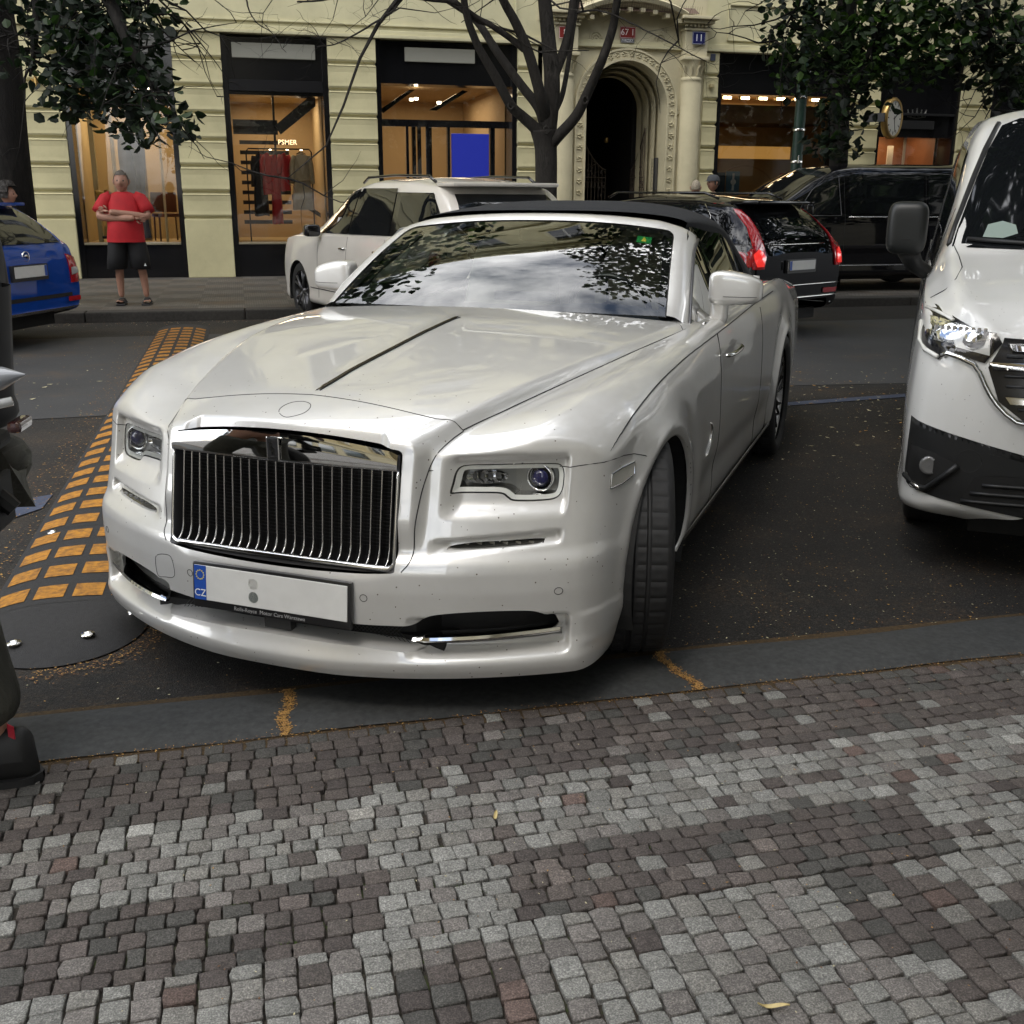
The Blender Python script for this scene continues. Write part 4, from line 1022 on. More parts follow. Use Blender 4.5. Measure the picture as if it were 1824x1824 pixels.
# ---- near pavement of small setts
n = NT('setts_granite')
at_ = n.n('ShaderNodeAttribute'); at_.attribute_name = 'stone'; v = n.coord()
f = n.noise(v, 260, 5, .7); f2 = n.noise(v, 70, 5, .7)
base = n.mix(1.0, at_.outputs['Color'], n.ramp(f, [(.30, (.42, .42, .42)), (.5, (.92, .92, .92)), (.70, (2.1, 2.1, 2.05))]), 'MULTIPLY')
base = n.mix(1.0, base, n.ramp(f2, [(.3, (.75, .75, .75)), (.7, (1.2, 1.2, 1.2))]), 'MULTIPLY')
n.set(Base_Color=base, Roughness=.8, Specular_IOR_Level=.3)
n.bump(n.math('ADD', n.math('MULTIPLY', f2, 1.4), n.math('MULTIPLY', f, .5)), .75, .006); M_SETT = n.m
def sett_field():
    vs, fs, cols = [], [], []
    def sett(s0, s1, n0, n1, c, rot=0):
        if rng.random() < .03: s1 -= rng.uniform(.0, .01)
        g = .0010 + rng.random() * .0012; h_ = .004 + rng.gauss(0, .0008); tx, ty = rng.gauss(0, .010), rng.gauss(0, .010)
        cs, cn = (s0 + s1) / 2, (n0 + n1) / 2; hx, hy = (s1 - s0) / 2 - g, (n1 - n0) / 2 - g
        ring_ = []
        for (dx, dy) in ((-1, -1), (0, -1.0), (1, -1), (1, 0), (1, 1), (0, 1.0), (-1, 1), (-1, 0)):
            jx = rng.gauss(0, .0017); jy = rng.gauss(0, .0017); k_ = .955 if dx and dy else 1.0
            ring_.append((dx * hx * k_ + jx, dy * hy * k_ + jy))
        b = len(vs)
        for lev, (sc_, z) in enumerate(((1.0, -.02), (1.0, -.0030), (.972, -.0004), (.88, .0004))):
            for x, y in ring_:
                vs.append(W(cs + x * sc_, cn + y * sc_, h_ + z + x * tx + y * ty + (rng.gauss(0, .0007) if lev > 1 else 0)))
        vs.append(W(cs, cn, h_ + .0012 + rng.gauss(0, .0008)))
        for lev in range(3):
            for k in range(8): fs.append((b + lev * 8 + k, b + lev * 8 + (k + 1) % 8, b + (lev + 1) * 8 + (k + 1) % 8, b + (lev + 1) * 8 + k))
        for k in range(8): fs.append((b + 24 + k, b + 24 + (k + 1) % 8, b + 32))
        cols.extend([c] * 33)
    def colour(s_, n_):
        dark = n_ > 2.40
        if 1.87 < n_ < 2.10: dark = not (.18 < s_ % 1.35 < .46)
        if n_ <= 1.87: dark = (.20 < s_ % 1.35 < .42 and n_ < 1.74) or (s_ > 1.15 and (n_ * .9 + s_) % .75 > .35)
        if rng.random() < .06: dark = not dark
        if dark: b = rng.choice([(.074, .063, .058), (.080, .070, .064), (.066, .064, .059), (.068, .058, .054), (.088, .075, .068)]); k = rng.uniform(.88, 1.12) * 1.0
        else: b = rng.choice([(.160, .159, .148), (.145, .140, .128), (.178, .177, .166), (.128, .118, .110)]); k = rng.uniform(.84, 1.16) * 1.12
        if rng.random() < .015: b = (.105, .076, .066)
        if rng.random() < .02: k *= 1.5
        return (b[0] * k, b[1] * k, b[2] * k, 1)
    n_ = 2.785; row = 0
    while n_ > 1.87:
        d = rng.uniform(.047, .055); s_ = -2.6 + rng.random() * .07
        k = 0
        while s_ < 3.6:
            w_ = rng.uniform(.053, .066) if rng.random() > .05 else rng.uniform(.035, .05)
            off = .004 * math.sin(s_ * 2.2 + row * .3)
            sett(s_, s_ + w_, n_ - d + off, n_ + off, colour(s_, n_ - d / 2)); s_ += w_; k += 1
        n_ -= d; row += 1
    nb = n_; s_ = -2.6
    while s_ < 3.6:
        w_ = rng.uniform(.056, .066); n2 = nb; first = True
        while n2 > -1.2:
            d = rng.uniform(.050, .064) if not first else rng.uniform(.03, .075); first = False
            off = .004 * math.sin(n2 * 3 + s_)
            sett(s_ + off, s_ + w_ + off, n2 - d, n2, colour(s_, n2 - d / 2)); n2 -= d
        s_ += w_
    o = mesh('pavement', vs, fs, M_SETT, smooth=True)
    ca = o.data.color_attributes.new('stone', 'FLOAT_COLOR', 'POINT'); ca.data.foreach_set('color', np.array(cols, dtype=np.float32).ravel())
    return struct(o)
sett_field()
n = NT('sett_joints'); v = n.coord(); f = n.noise(v, 14, 6, .7); g = n.noise(v, 120, 3)
n.set(Base_Color=n.mix(n.ramp(f, [(.56, 0.), (.66, 1.)]), n.ramp(g, [(.3, (.012, .010, .008)), (.7, (.04, .032, .022))]), (.035, .052, .010)), Roughness=.95)
ssheet('joint_sand', -2.7, 3.7, -1.3, 2.79, -.010, n.m)
# the rest of the near pavement, out of frame
n = NT('setts_far'); v = n.coord(); br = n.n('ShaderNodeTexBrick'); br.inputs['Scale'].default_value = 9; br.inputs['Color1'].default_value = (.12, .11, .105, 1); br.inputs['Color2'].default_value = (.20, .195, .185, 1); br.inputs['Mortar'].default_value = (.03, .026, .02, 1); br.inputs['Mortar Size'].default_value = .03; br.inputs['Row Height'].default_value = .6; br.inputs['Brick Width'].default_value = .65
rot = n.n('ShaderNodeMapping'); rot.inputs['Rotation'].default_value = (0, 0, -SA); n.l(v, rot.inputs[0]); n.l(rot.outputs[0], br.inputs[0])
n.set(Base_Color=br.outputs[0], Roughness=.85); n.bump(br.outputs[1], -.6, .006); M_SETTF = n.m
for a_, b_ in ((-70, -2.65), (3.65, 70)): ssheet('pavement', a_, b_, -6, 2.79, .001, M_SETTF)
ssheet('pavement', -2.65, 3.65, -6, -1.2, .001, M_SETTF)
# ---- far kerb and pavement
m = MB()
for k in range(-14, 18): m.bbox(k * 1.9 + .006, k * 1.9 + 1.894, 13.95, 14.25, -.05, .125, .018)
o = m.obj('kerb', stone_mat('kerb_far', (.028, .026, .023), (.05, .047, .042), .85, 30, .3)); o.rotation_euler.z = SA; struct(o)
n = NT('mosaic_pavement'); v = n.coord(); ck = n.n('ShaderNodeTexBrick'); ck.inputs['Scale'].default_value = 13; ck.inputs['Color1'].default_value = (.075, .067, .056, 1); ck.inputs['Color2'].default_value = (.115, .105, .09, 1); ck.inputs['Mortar'].default_value = (.02, .017, .013, 1); ck.inputs['Mortar Size'].default_value = .05; ck.inputs['Brick Width'].default_value = .8; ck.inputs['Row Height'].default_value = .7
n.l(v, ck.inputs[0]); d_ = n.noise(v, 2.1, 6, .65)
chk = n.n('ShaderNodeTexChecker'); chk.inputs['Scale'].default_value = 1.7; chk.inputs['Color1'].default_value = (1, 1, 1, 1); chk.inputs['Color2'].default_value = (.62, .62, .62, 1); n.l(v, chk.inputs[0])
n.set(Base_Color=n.mix(n.math('MULTIPLY', n.ramp(d_, [(.5, 0.), (.7, 1.)]), .6), n.mix(1.0, ck.outputs[0], chk.outputs[0], 'MULTIPLY'), (.085, .055, .03)), Roughness=.8); n.bump(ck.outputs[1], -.5, .004)
m = MB(); m.box(-30, 36, 14.24, 21.5, -.1, .119); o = m.obj('pavement', n.m); o.rotation_euler.z = SA; struct(o)

# ---------------------------------------------------------------- rubber speed bump
SB = sthing('speed_bump', 'long black rubber speed bump with rows of yellow rectangles beside the white convertible', 'speed bump', -.70, 3.8)
M_RUB = plain('bump_rubber', (.014, .014, .015), .8, noise=.3, nscale=60, bump=.5, bscale=300)
n = NT('bump_yellow'); v = n.coord(); f = n.noise(v, 34, 6, .7)
n.set(Base_Color=n.mix(n.ramp(f, [(.40, 0.), (.62, 1.)]), (.40, .175, .012), (.16, .070, .012)), Roughness=.75); n.bump(n.noise(v, 300, 3), .4, .003); M_YEL = n.m
hb = lambda x: .045 * (1 - min(1, abs(x) / .29) ** 2.6)
m = MB(); ns_ = np.linspace(-.03, 9.3, 60)
xx_ = np.linspace(-.29, .29, 17)
m.grid([[(x, y, .006 + hb(x)) for x in xx_] for y in ns_])
m.grid([[(x * math.cos(a_), -.03 - abs(x) * math.sin(a_) * 1.15, .006 + hb(x)) for a_ in np.linspace(0, math.pi, 33)] for x in np.linspace(.0, .29, 9)])
m.obj('bump_body', M_RUB, SB, smooth=True)
for k in range(36):
    y = .245 + k * .247; m = MB()
    for c in range(4):
        x0 = -.265 + c * .137; x1 = x0 + .106; jy = rng.gauss(0, .004)
        m.grid([[(x0 + (x1 - x0) * t, y + jy + q * .138, .0085 + hb(x0 + (x1 - x0) * t)) for t in np.linspace(0, 1, 6)] for q in (-.5, .5)])
    m.obj('yellow_marking', M_YEL, SB)
m = MB()
for x, y in ((.11, -.20), (.23, .02), (-.12, -.22), (.12, .62), (-.2, 1.1)): m.lathe([(.0001, .013), (.012, .012), (.014, .006), (.022, .006), (.024, 0)], 14, Matrix.Translation((x, y, hb(x) + .002)))
m.obj('bolt', M_CHROMEB, SB, smooth=True)
# cross joints of the modules
for k in range(9): MB().grid([[(x, y, .0068 + hb(x)) for x in np.linspace(-.28, .28, 13)] for y in (.12 + k * .99, .127 + k * .99)]).obj('module_joint', M_GAP, SB)

# ---------------------------------------------------------------- leaf litter and lime-tree seeds
M_LIT = []
for nm, c in (('litter_ochre', (.34, .19, .05)), ('litter_brown', (.13, .062, .025)), ('litter_pale', (.42, .38, .24))): M_LIT.append(plain(nm, c, .8, noise=.3, nscale=40))
def litter():
    vs, fs, mi = [], [], []
    def bit(s_, n_, z, L, mat):
        a_ = rng.uniform(0, 6.28); w_ = L * rng.uniform(.25, .6); b = len(vs); lift = rng.uniform(.0, .35) * L
        for t, sd_ in ((-1, 0), (0, -1), (1, 0), (0, 1)):
            x = t * L; y = sd_ * w_; vs.append(W(s_ + x * math.cos(a_) - y * math.sin(a_), n_ + x * math.sin(a_) + y * math.cos(a_), z + .002 + (lift if t == 1 else 0) + rng.random() * .001))
        fs.append((b, b + 1, b + 2, b + 3)); mi.append(mat)
    rc_ = lambda: rng.choices((0, 1, 2), (.35, .40, .25))[0]
    for _ in range(5200):      # open asphalt between the cars
        s_ = rng.uniform(-2.6, 6.5); n_ = 3.1 + 9 * rng.random() ** 1.3
        bit(s_, n_, .004, rng.uniform(.002, .0052) + .0006 * n_ * rng.random(), rc_())
    for _ in range(5200): bit(rng.uniform(1.2, 5.2), 3.1 + 4.6 * rng.random() ** 1.2, .003, rng.uniform(.0022, .0062), rc_())
    for _ in range(1500): bit(rng.uniform(-2.5, 3.5), 2.79 + rng.gauss(0, .012), .006, rng.uniform(.0015, .005), rng.choice((0, 1)))
    for sj in (.045, 1.29):
        for _ in range(900):
            nn = rng.uniform(2.79, 3.09); bit(sj + .014 * math.sin(nn * 17 + sj * 3) + .005 * math.sin(nn * 47) + rng.gauss(0, .010), nn, .006, rng.uniform(.002, .006), rng.choices((0, 1), (.75, .25))[0])
    for _ in range(2300):      # on the setts, thicker on the right
        s_ = rng.uniform(-1.6, 2.8)
        if rng.random() > .28 + .35 * max(0, min(1, (s_ + .3) / 2)): continue
        bit(s_, 2.78 - 2.0 * rng.random() ** 1.2, .006, rng.uniform(.0012, .0042), rc_())
    for _ in range(1600): bit(rng.uniform(-1.15, -.97) + rng.gauss(0, .05), rng.uniform(3.6, 12.9), .004, rng.uniform(.004, .010), rng.choice((0, 1, 1)))
    for _ in range(500): a_ = rng.uniform(-1.7, .2); bit(-.70 + .33 * math.cos(a_) + rng.gauss(0, .03), 3.74 + .36 * math.sin(a_) + rng.gauss(0, .03), .004, rng.uniform(.003, .007), rng.choice((0, 1, 1)))
    for _ in range(900): bit(rng.uniform(-7, 6), 13.85 - abs(rng.gauss(0, .18)), .004, rng.uniform(.006, .014), rng.choice((0, 1, 2)))
    for _ in range(500): bit(rng.uniform(2.2, 6.0), rng.uniform(5.5, 8.6), .004, rng.uniform(.006, .022), rng.choice((0, 2, 2)))
    for _ in range(60): bit(rng.uniform(-3.6, 1.5), rng.uniform(4, 10), .008, rng.uniform(.012, .03), 2)
    o = mesh('leaf_litter', vs, fs, None, mats=M_LIT, fmat=mi)
    tag(o, 'dry ochre lime seeds and leaf bits scattered over asphalt and setts', 'leaf litter', kind='stuff')
litter()
# two big fallen leaves on the setts
def fallen(s_, n_, L, w_, a_, label):
    m = MB(); P_ = []
    for t in np.linspace(-1, 1, 15):
        hw = w_ * (1 - abs(t) ** 2.2) * (1 if t > -.5 else .35 + .65 * (t + 1) / .5 * .5) + .0006
        P_.append([(t * L, q * hw, .004 + .006 * abs(t) ** 2 + .004 * q * q + .003 * math.sin(3 * t)) for q in (-1, -.5, 0, .5, 1)])
    m.grid(P_); o = m.obj('fallen_leaf', plain('leaf_straw', (.46, .37, .17), .6, noise=.2, nscale=50), smooth=True); o.location = W(s_, n_, .006); o.rotation_euler.z = a_ + SA; tag(o, label, 'leaf')
fallen(.885, 1.49, .030, .005, -.35, 'long straw coloured winged leaf lying on grey setts at lower right')
fallen(.52, 2.24, .018, .004, 1.2, 'small curled yellow leaf on the setts in front of the car')
# moss tufts in the joints
m = MB()
for (s_, n_) in [(.40, 2.0), (.43, 1.97), (.47, 2.03), (.79, 2.10), (.83, 2.04), (.60, 2.26), (-.42, 2.20), (-.10, 2.05), (.24, 1.82), (.27, 1.78), (1.0, 2.02), (-.62, 1.95), (.72, 1.95), (-.3, 2.7), (1.08, 1.85), (.0, 1.9)]:
    for _ in range(26):
        a_ = rng.uniform(0, 6.3); x = s_ + rng.gauss(0, .016); y = n_ + rng.gauss(0, .004); L = rng.uniform(.003, .008)
        m.add([W(x - .0012, y, .0), W(x + .0012, y, .0), W(x + L * .6 * math.cos(a_), y + L * .6 * math.sin(a_), .003 + L * .5)], [(0, 1, 2)])
tag(m.obj('moss', plain('moss_green', (.05, .085, .012), .8, noise=.4)), 'green moss tufts growing in joints between the setts', 'moss', kind='stuff')
# ================================================================ shop building across the street
NW = 20.0
def wall_paint(name, c, dirt=.5):
    n = NT(name); v = n.coord(); f = n.noise(v, 1.6, 6, .6); g = n.noise(v, 90, 3)
    a = tuple(x * .84 for x in c); b = tuple(x * 1.06 for x in c)
    cl = n.ramp(f, [(.3, a), (.7, b)])
    cl = n.mix(n.math('MULTIPLY', n.ramp(n.noise(v, 5.0, 7, .72), [(.55, 0.), (.8, 1.)]), dirt * .5), cl, tuple(x * .45 for x in c))
    n.set(Base_Color=cl, Roughness=.88, Specular_IOR_Level=.25); n.bump(g, .15, .003); return n.m
M_FAC = wall_paint('facade_cream', (.52, .48, .29)); M_FACL = wall_paint('facade_light_cream', (.55, .515, .33)); M_STUC = wall_paint('stucco_pale', (.54, .49, .33))
M_GRAN = plain('shop_black_granite', (.006, .006, .007), .12, spec=.35)
M_FASC = plain('fascia_black', (.005, .005, .006), .35, spec=.25)
M_SHOPG = glassmat('shop_glass', (.86, .87, .86), 1.15, base=.045)
M_WOODW = plain('warm_wall', (.42, .32, .17), .8, noise=.08, nscale=3)
M_GOLD = plain('brass', (.35, .23, .08), .3, .8)
SHOP = sthing('shop_building', 'cream rusticated building with tall shop windows and carved arched portal', 'building', 0, 0)
def sp(m, name, mat, par=None, **k): return m.obj(name, mat, par or SHOP, **k)
# piers with swelling bands
def pier(s0, s1, base=1.12, top=4.14, depth=.0, parent=None):
    m = MB(); m.box(s0 + .015, s1 - .015, NW - .01, NW + .6, .119, top)
    m.bbox(s0, s1, NW - .055, NW + .1, .119, base, .012)
    nb_ = 7; h_ = (top - base) / nb_
    for k in range(nb_):
        z0 = base + k * h_; prof = []
        for t, d in ((.05, .012), (.10, .045), (.17, .058), (.3, .052), (.7, .046), (.90, .052), (.94, .060), (.97, .03), (1.0, .012)): prof.append((NW - d, z0 + t * h_))
        L = [(s0 + (.0 if d_ < NW - .03 else .01), d_, z) for d_, z in prof]; Rr = [(s1 - (.0 if d_ < NW - .03 else .01), d_, z) for d_, z in prof]
        m.grid([[(a_[0], NW + .1, a_[2]), a_, b_, (b_[0], NW + .1, b_[2])] for a_, b_ in zip(L, Rr)])
    return sp(m, 'pier', M_FAC, parent)
PIERS = [(-14.2, -13.3), (-11.3, -10.4), (-8.6, -7.7), (-5.9, -5.1), (-3.52, -2.70), (-.92, -.12), (1.66, 2.49), (5.05, 5.42), (11.72, 12.42), (14.26, 14.95), (17.2, 18.0), (20.4, 21.3), (23.6, 24.4)]
for a_, b_ in PIERS: pier(a_, b_)
pier(8.66, 8.95)
m = MB(); m.box(-14.2, 24.4, NW, NW + .5, 4.26, 5.35)
m.bbox(-14.2, 24.4, NW - .09, NW + .1, 4.14, 4.20, .01); m.bbox(-14.2, 24.4, NW - .05, NW + .1, 4.20, 4.27, .01)
for a_, b_ in [(-14, -9), (-8.8, -3.2), (-2.9, 5.0), (9.1, 16.0), (16.3, 24)]:
    for q in ((a_, b_, 4.34, 4.37), (a_, b_, 4.95, 4.98)): m.bbox(q[0], q[1], NW - .035, NW + .05, q[2], q[3], .006)
    for x in (a_, b_): m.bbox(x, x + .03, NW - .035, NW + .05, 4.34, 4.98, .006)
sp(m, 'cornice_band', M_FACL)
# upper floors: wall with real window openings, surrounds, string courses, balcony, eaves
def upper(parent, s0, s1, nw, z0, floors, fh, bay, mats, face=1, ww=1.15, wh=1.9, skip=None):
    """face=1: outside towards smaller n"""
    mw, mt, mg, mf = mats; f = -face
    m = MB(); tr = MB(); wn = []
    nb_ = int((s1 - s0) / bay); bw_ = (s1 - s0) / nb_
    for fl in range(floors):
        zb = z0 + fl * fh; za = zb + .75; zc_ = za + wh
        m.box(s0, s1, nw, nw - f * .45, zb, za); m.box(s0, s1, nw, nw - f * .45, zc_, zb + fh)
        for k in range(nb_):
            c = s0 + (k + .5) * bw_; m.box(c - bw_ / 2, c - ww / 2, nw, nw - f * .45, za, zc_); m.box(c + ww / 2, c + bw_ / 2, nw, nw - f * .45, za, zc_)
            wn.append((c, za, zc_))
            for q in ((c - ww / 2 - .13, c - ww / 2, za - .05, zc_ + .02), (c + ww / 2, c + ww / 2 + .13, za - .05, zc_ + .02)): tr.bbox(q[0], q[1], *sorted((nw + f * .06, nw - f * .05)), q[2], q[3], .01)
            tr.bbox(c - ww / 2 - .2, c + ww / 2 + .2, *sorted((nw + f * .14, nw - f * .05)), zc_ + .05, zc_ + .2, .015); tr.bbox(c - ww / 2 - .18, c + ww / 2 + .18, *sorted((nw + f * .12, nw - f * .05)), za - .14, za - .05, .015)
            if fl % 2 == 0: tr.prism([(c - ww / 2 - .22, zc_ + .2), (c + ww / 2 + .22, zc_ + .2), (c, zc_ + .5)], nw + f * .12, nw - f * .05)
        tr.bbox(s0, s1, *sorted((nw + f * .12, nw - f * .05)), zb + fh - .14, zb + fh, .02)
    zt_ = z0 + floors * fh
    tr.bbox(s0, s1, *sorted((nw + f * .75, nw - f * .1)), zt_ + .2, zt_ + .5, .05); tr.bbox(s0, s1, *sorted((nw + f * .45, nw - f * .1)), zt_ - .1, zt_ + .2, .04)
    for k in range(int((s1 - s0) / .55)): tr.box(s0 + k * .55 + .1, s0 + k * .55 + .28, *sorted((nw + f * .7, nw)), zt_ + .02, zt_ + .22)
    mw_o = m.obj('wall', mw, parent); tr.obj('window_surrounds', mt, parent)
    rf_ = MB(); rf_.prism([(0, 0)] * 3, 0, 0) if False else None
    rf_.add([(s0, nw + f * .7, zt_ + .5), (s1, nw + f * .7, zt_ + .5), (s1, nw - f * 5, zt_ + 3.2), (s0, nw - f * 5, zt_ + 3.2), (s0, nw - f * 11, zt_ + .5), (s1, nw - f * 11, zt_ + .5)], [(0, 1, 2, 3), (3, 2, 5, 4)])
    rf_.obj('roof', plain('roof_tiles', (.16, .07, .045), .8, noise=.3), parent)
    proto = None
    for c, za, zc_ in wn:
        if proto is None:
            fr_ = MB(); y0_, y1_ = sorted((nw - f * .20, nw - f * .28)); h_ = zc_ - za
            fr_.box(-ww / 2, -ww / 2 + .07, y0_, y1_, 0, h_); fr_.box(ww / 2 - .07, ww / 2, y0_, y1_, 0, h_); fr_.box(-ww / 2 + .07, ww / 2 - .07, y0_, y1_, 0, .07); fr_.box(-ww / 2 + .07, ww / 2 - .07, y0_, y1_, h_ - .07, h_)
            fr_.box(-.04, .04, y0_ + .002, y1_ - .002, .07, h_ - .07); fr_.box(-ww / 2 + .07, -.04, y0_ + .002, y1_ - .002, h_ * .66, h_ * .66 + .06); fr_.box(.04, ww / 2 - .07, y0_ + .002, y1_ - .002, h_ * .66, h_ * .66 + .06)
            a_ = fr_.obj('window', mf, parent); a_.location = (c, 0, za)
            g_ = MB(); yg = nw - f * .24; g_.add([(-ww / 2, yg, 0), (ww / 2, yg, 0), (ww / 2, yg, h_), (-ww / 2, yg, h_)], [(0, 1, 2, 3)]); b_ = g_.obj('pane', mg, a_); proto = (a_, b_)
        else:
            a2 = proto[0].copy(); col.objects.link(a2); a2.parent = parent; a2.location = (c, 0, za); b2 = proto[1].copy(); col.objects.link(b2); b2.parent = a2
M_PANE = plain('upper_pane', (.02, .025, .03), .04, spec=.9)
M_FRM = plain('window_frame_grey', (.42, .42, .40), .5)
upper(SHOP, -14.2, 24.4, NW, 5.35, 4, 3.7, 2.75, (M_FAC, M_FACL, M_PANE, M_FRM))
m = MB(); m.box(-14.2, 24.4, NW + 7.9, NW + 8.2, 0, 20); m.box(-14.4, -14.2, NW, NW + 8, 0, 20); m.box(24.4, 24.6, NW, NW + 8, 0, 20); m.box(-14.2, 24.4, NW + .5, NW + 8, 4.5, 4.7)
sp(m, 'rear_wall', M_FAC)

def room(par, s0, s1, z0, z1, depth, wall, floor=None, back=None, light=90, lc=(1, .78, .5), y0=.55):
    m = MB(); a_, b_ = NW + y0, NW + depth
    m.add([(s0, a_, z0), (s0, b_, z0), (s0, b_, z1), (s0, a_, z1)], [(0, 1, 2, 3)]); m.add([(s1, a_, z0), (s1, b_, z0), (s1, b_, z1), (s1, a_, z1)], [(3, 2, 1, 0)])
    m.add([(s0, a_, z1), (s1, a_, z1), (s1, b_, z1), (s0, b_, z1)], [(0, 1, 2, 3)]); m.obj('interior_wall', wall, par)
    m = MB(); m.add([(s0, b_, z0), (s1, b_, z0), (s1, b_, z1), (s0, b_, z1)], [(0, 1, 2, 3)]); m.obj('interior_back', back or wall, par)
    m = MB(); m.add([(s0, a_, z0), (s1, a_, z0), (s1, b_, z0), (s0, b_, z0)], [(0, 1, 2, 3)]); m.obj('interior_floor', floor or M_WOODW, par)
    if light:
        L = bpy.data.lights.new('shop_light', 'AREA'); L.energy = light; L.color = lc; L.shape = 'RECTANGLE'; L.size = (s1 - s0) * .7; L.size_y = (depth - y0) * .5
        o = bpy.data.objects.new('shop_light', L); col.objects.link(o); o.parent = SHOP; o.location = ((s0 + s1) / 2, NW + (depth + y0) / 2, z1 - .06)
M_LAMP = plain('lit_lamp', (1, .9, .7), .5, emit=(1, .78, .45), es=9)
M_SPOTL = plain('lit_spot', (1, .95, .85), .5, emit=(1, .86, .62), es=14)
def shopwin(s0, s1, ztop, zf, zsill=.72, plinth=True, gl=None):
    """granite reveals, fascia, glass and plinth"""
    G = thing('shop_window', None, None); G.parent = SHOP
    m = MB(); m.box(s0, s0 + .09, NW + .02, NW + .5, .125, ztop - .01); m.box(s1 - .09, s1, NW + .02, NW + .5, .125, ztop - .01); m.box(s0 + .09, s1 - .09, NW + .10, NW + .5, zf, ztop - .02)
    m.box(s0 + .09, s1 - .09, NW + .09, NW + .5, zf - .02, zf + .0)
    if plinth:
        m.box(s0 + .09, s1 - .09, NW + .06, NW + .5, .125, zsill - .04)
    m.obj('granite_surround', M_GRAN, G)
    if plinth:
        m = MB(); m.bbox(s0 + .09, s1 - .09, NW + .03, NW + .40, zsill - .038, zsill, .006); m.obj('sill', plain('sill_metal', (.35, .31, .22), .3, .7), G)
    m = MB(); m.add([(s0 + .09, NW + .24, zsill), (s1 - .09, NW + .24, zsill), (s1 - .09, NW + .24, zf - .02), (s0 + .09, NW + .24, zf - .02)], [(0, 1, 2, 3)]); m.obj('glass', M_SHOPG, G)
    return G
def rot_text(name, body, size, mat, s_, d_, z, par, depth=.004, sx=1, mirror=False):
    M_ = Matrix.Translation((s_, NW - d_, z)) @ Matrix.Rotation(R(90), 4, 'X')
    if mirror: M_ = M_ @ Matrix.Diagonal((-1, 1, 1, 1))
    return text(name, body, size, mat, M_, par, depth, sx=sx)
M_SIGNP = plain('sign_plate_lit', (.16, .16, .14), .5, emit=(.8, .78, .62), es=.06)
M_DARKW = plain('shop_dark', (.02, .018, .016), .6)
# window 1
G = shopwin(-2.70, -.92, 4.12, 3.28)
m = MB(); m.bbox(-1.62, -1.12, NW + .06, NW + .11, 3.80, 4.03, .01); m.obj('shop_sign', plain('sign_grey', (.09, .09, .085), .5, emit=(.7, .7, .66), es=.06), G)
room(SHOP, -2.60, -1.02, .7, 3.3, 2.6, M_WOODW, back=plain('backdrop_buff', (.36, .27, .14), .8), light=24)
m = MB(); m.bbox(-2.42, -2.34, NW + .5, NW + .58, .72, 3.1, .01); m.bbox(-2.08, -2.02, NW + .5, NW + .56, .72, 3.1, .01); m.box(-1.95, -1.55, NW + .9, NW + .95, .72, 2.7); m.box(-1.28, -1.24, NW + .5, NW + .56, .72, 2.6)
m.obj('display_frame', plain('pale_timber', (.55, .45, .25), .6), G)
m = MB(); m.box(-2.34, -2.08, NW + .35, NW + .60, 1.46, 1.50); m.box(-2.34, -2.08, NW + .35, NW + .60, .78, .82); m.obj('shelf', M_BLACKP, G)
m = MB(); m.lathe([(.001, .05), (.045, .05), (.05, .045), (.05, 0)], 14, Matrix.Translation((-1.42, NW + .8, 3.2))); m.lathe([(.001, .05), (.045, .05), (.05, 0)], 14, Matrix.Translation((-1.36, NW + .9, 3.08))); m.obj('spot_lamp', M_SPOTL, G)
# window 2
G2 = shopwin(-.12, 1.66, 4.12, 3.20)
m = MB(); m.bbox(.06, 1.46, NW + .06, NW + .11, 3.77, 4.01, .01); m.obj('shop_sign', M_SIGNP, G2)
m = MB(); m.box(-.02, 1.56, NW + .02, NW + .10, 3.24, 3.42); m.obj('fascia_lower_box', M_FASC, G2)  # black box across the bottom of the fascia
room(SHOP, -.02, 1.56, .7, 3.3, 3.2, plain('wall_tan', (.45, .34, .19), .8), back=plain('backdrop_tan', (.40, .29, .16), .8), light=27)
m = MB()
for k in range(9): m.box(.10, 1.0, NW + 1.6, NW + 1.63, 1.0 + k * .18, 1.07 + k * .18)
m.prism([(.75, 2.75), (1.5, 3.35), (1.5, 3.1), (.85, 2.6)], NW + 1.1, NW + 1.25); m.box(.72, .76, NW + 1.2, NW + 1.25, 1.0, 3.3); m.box(0, .8, NW + 1.2, NW + 1.3, 2.6, 2.85)
m.prism([(1.0, 1.55), (1.52, 1.2), (1.52, 1.12), (1.0, 1.45)], NW + 1.3, NW + 1.35)
m.obj('staircase', M_BLACKP, G2)
rot_text('interior_letters', 'PSMER', .12, plain('warm_letters', (1, .8, .5), .5, emit=(1, .72, .4), es=2.2), .95, -.9, 2.45, G2, mirror=False)
# window 3 and door
G3 = shopwin(2.49, 5.05, 4.14, 3.45, plinth=False, zsill=.15)
m = MB(); m.bbox(3.02, 4.28, NW + .06, NW + .11, 3.80, 4.03, .01); m.obj('shop_sign', M_SIGNP, G3)
room(SHOP, 2.6, 4.95, .13, 3.5, 4.5, plain('wall_tan2', (.40, .29, .17), .8), back=plain('backdrop_tan', (.40, .29, .16), .8), light=39)
m = MB(); m.box(2.58, 4.96, NW + .15, NW + .30, 2.72, 2.84)
for x in (3.02, 3.40, 3.78, 4.58, 4.62): m.box(x, x + .05, NW + .16, NW + .28, .13, 2.72)
for x in (3.2, 3.3, 3.5): m.box(x, x + .07, NW + .6, NW + .7, .13, 2.8)
m.prism([(2.65, 3.05), (3.2, 3.4), (3.3, 3.4), (2.7, 2.98)], NW + .8, NW + .9); m.prism([(3.7, 3.05), (4.3, 3.4), (4.2, 3.42), (3.55, 3.05)], NW + .8, NW + .9)
m.obj('door_frame', M_BLACKG, G3)
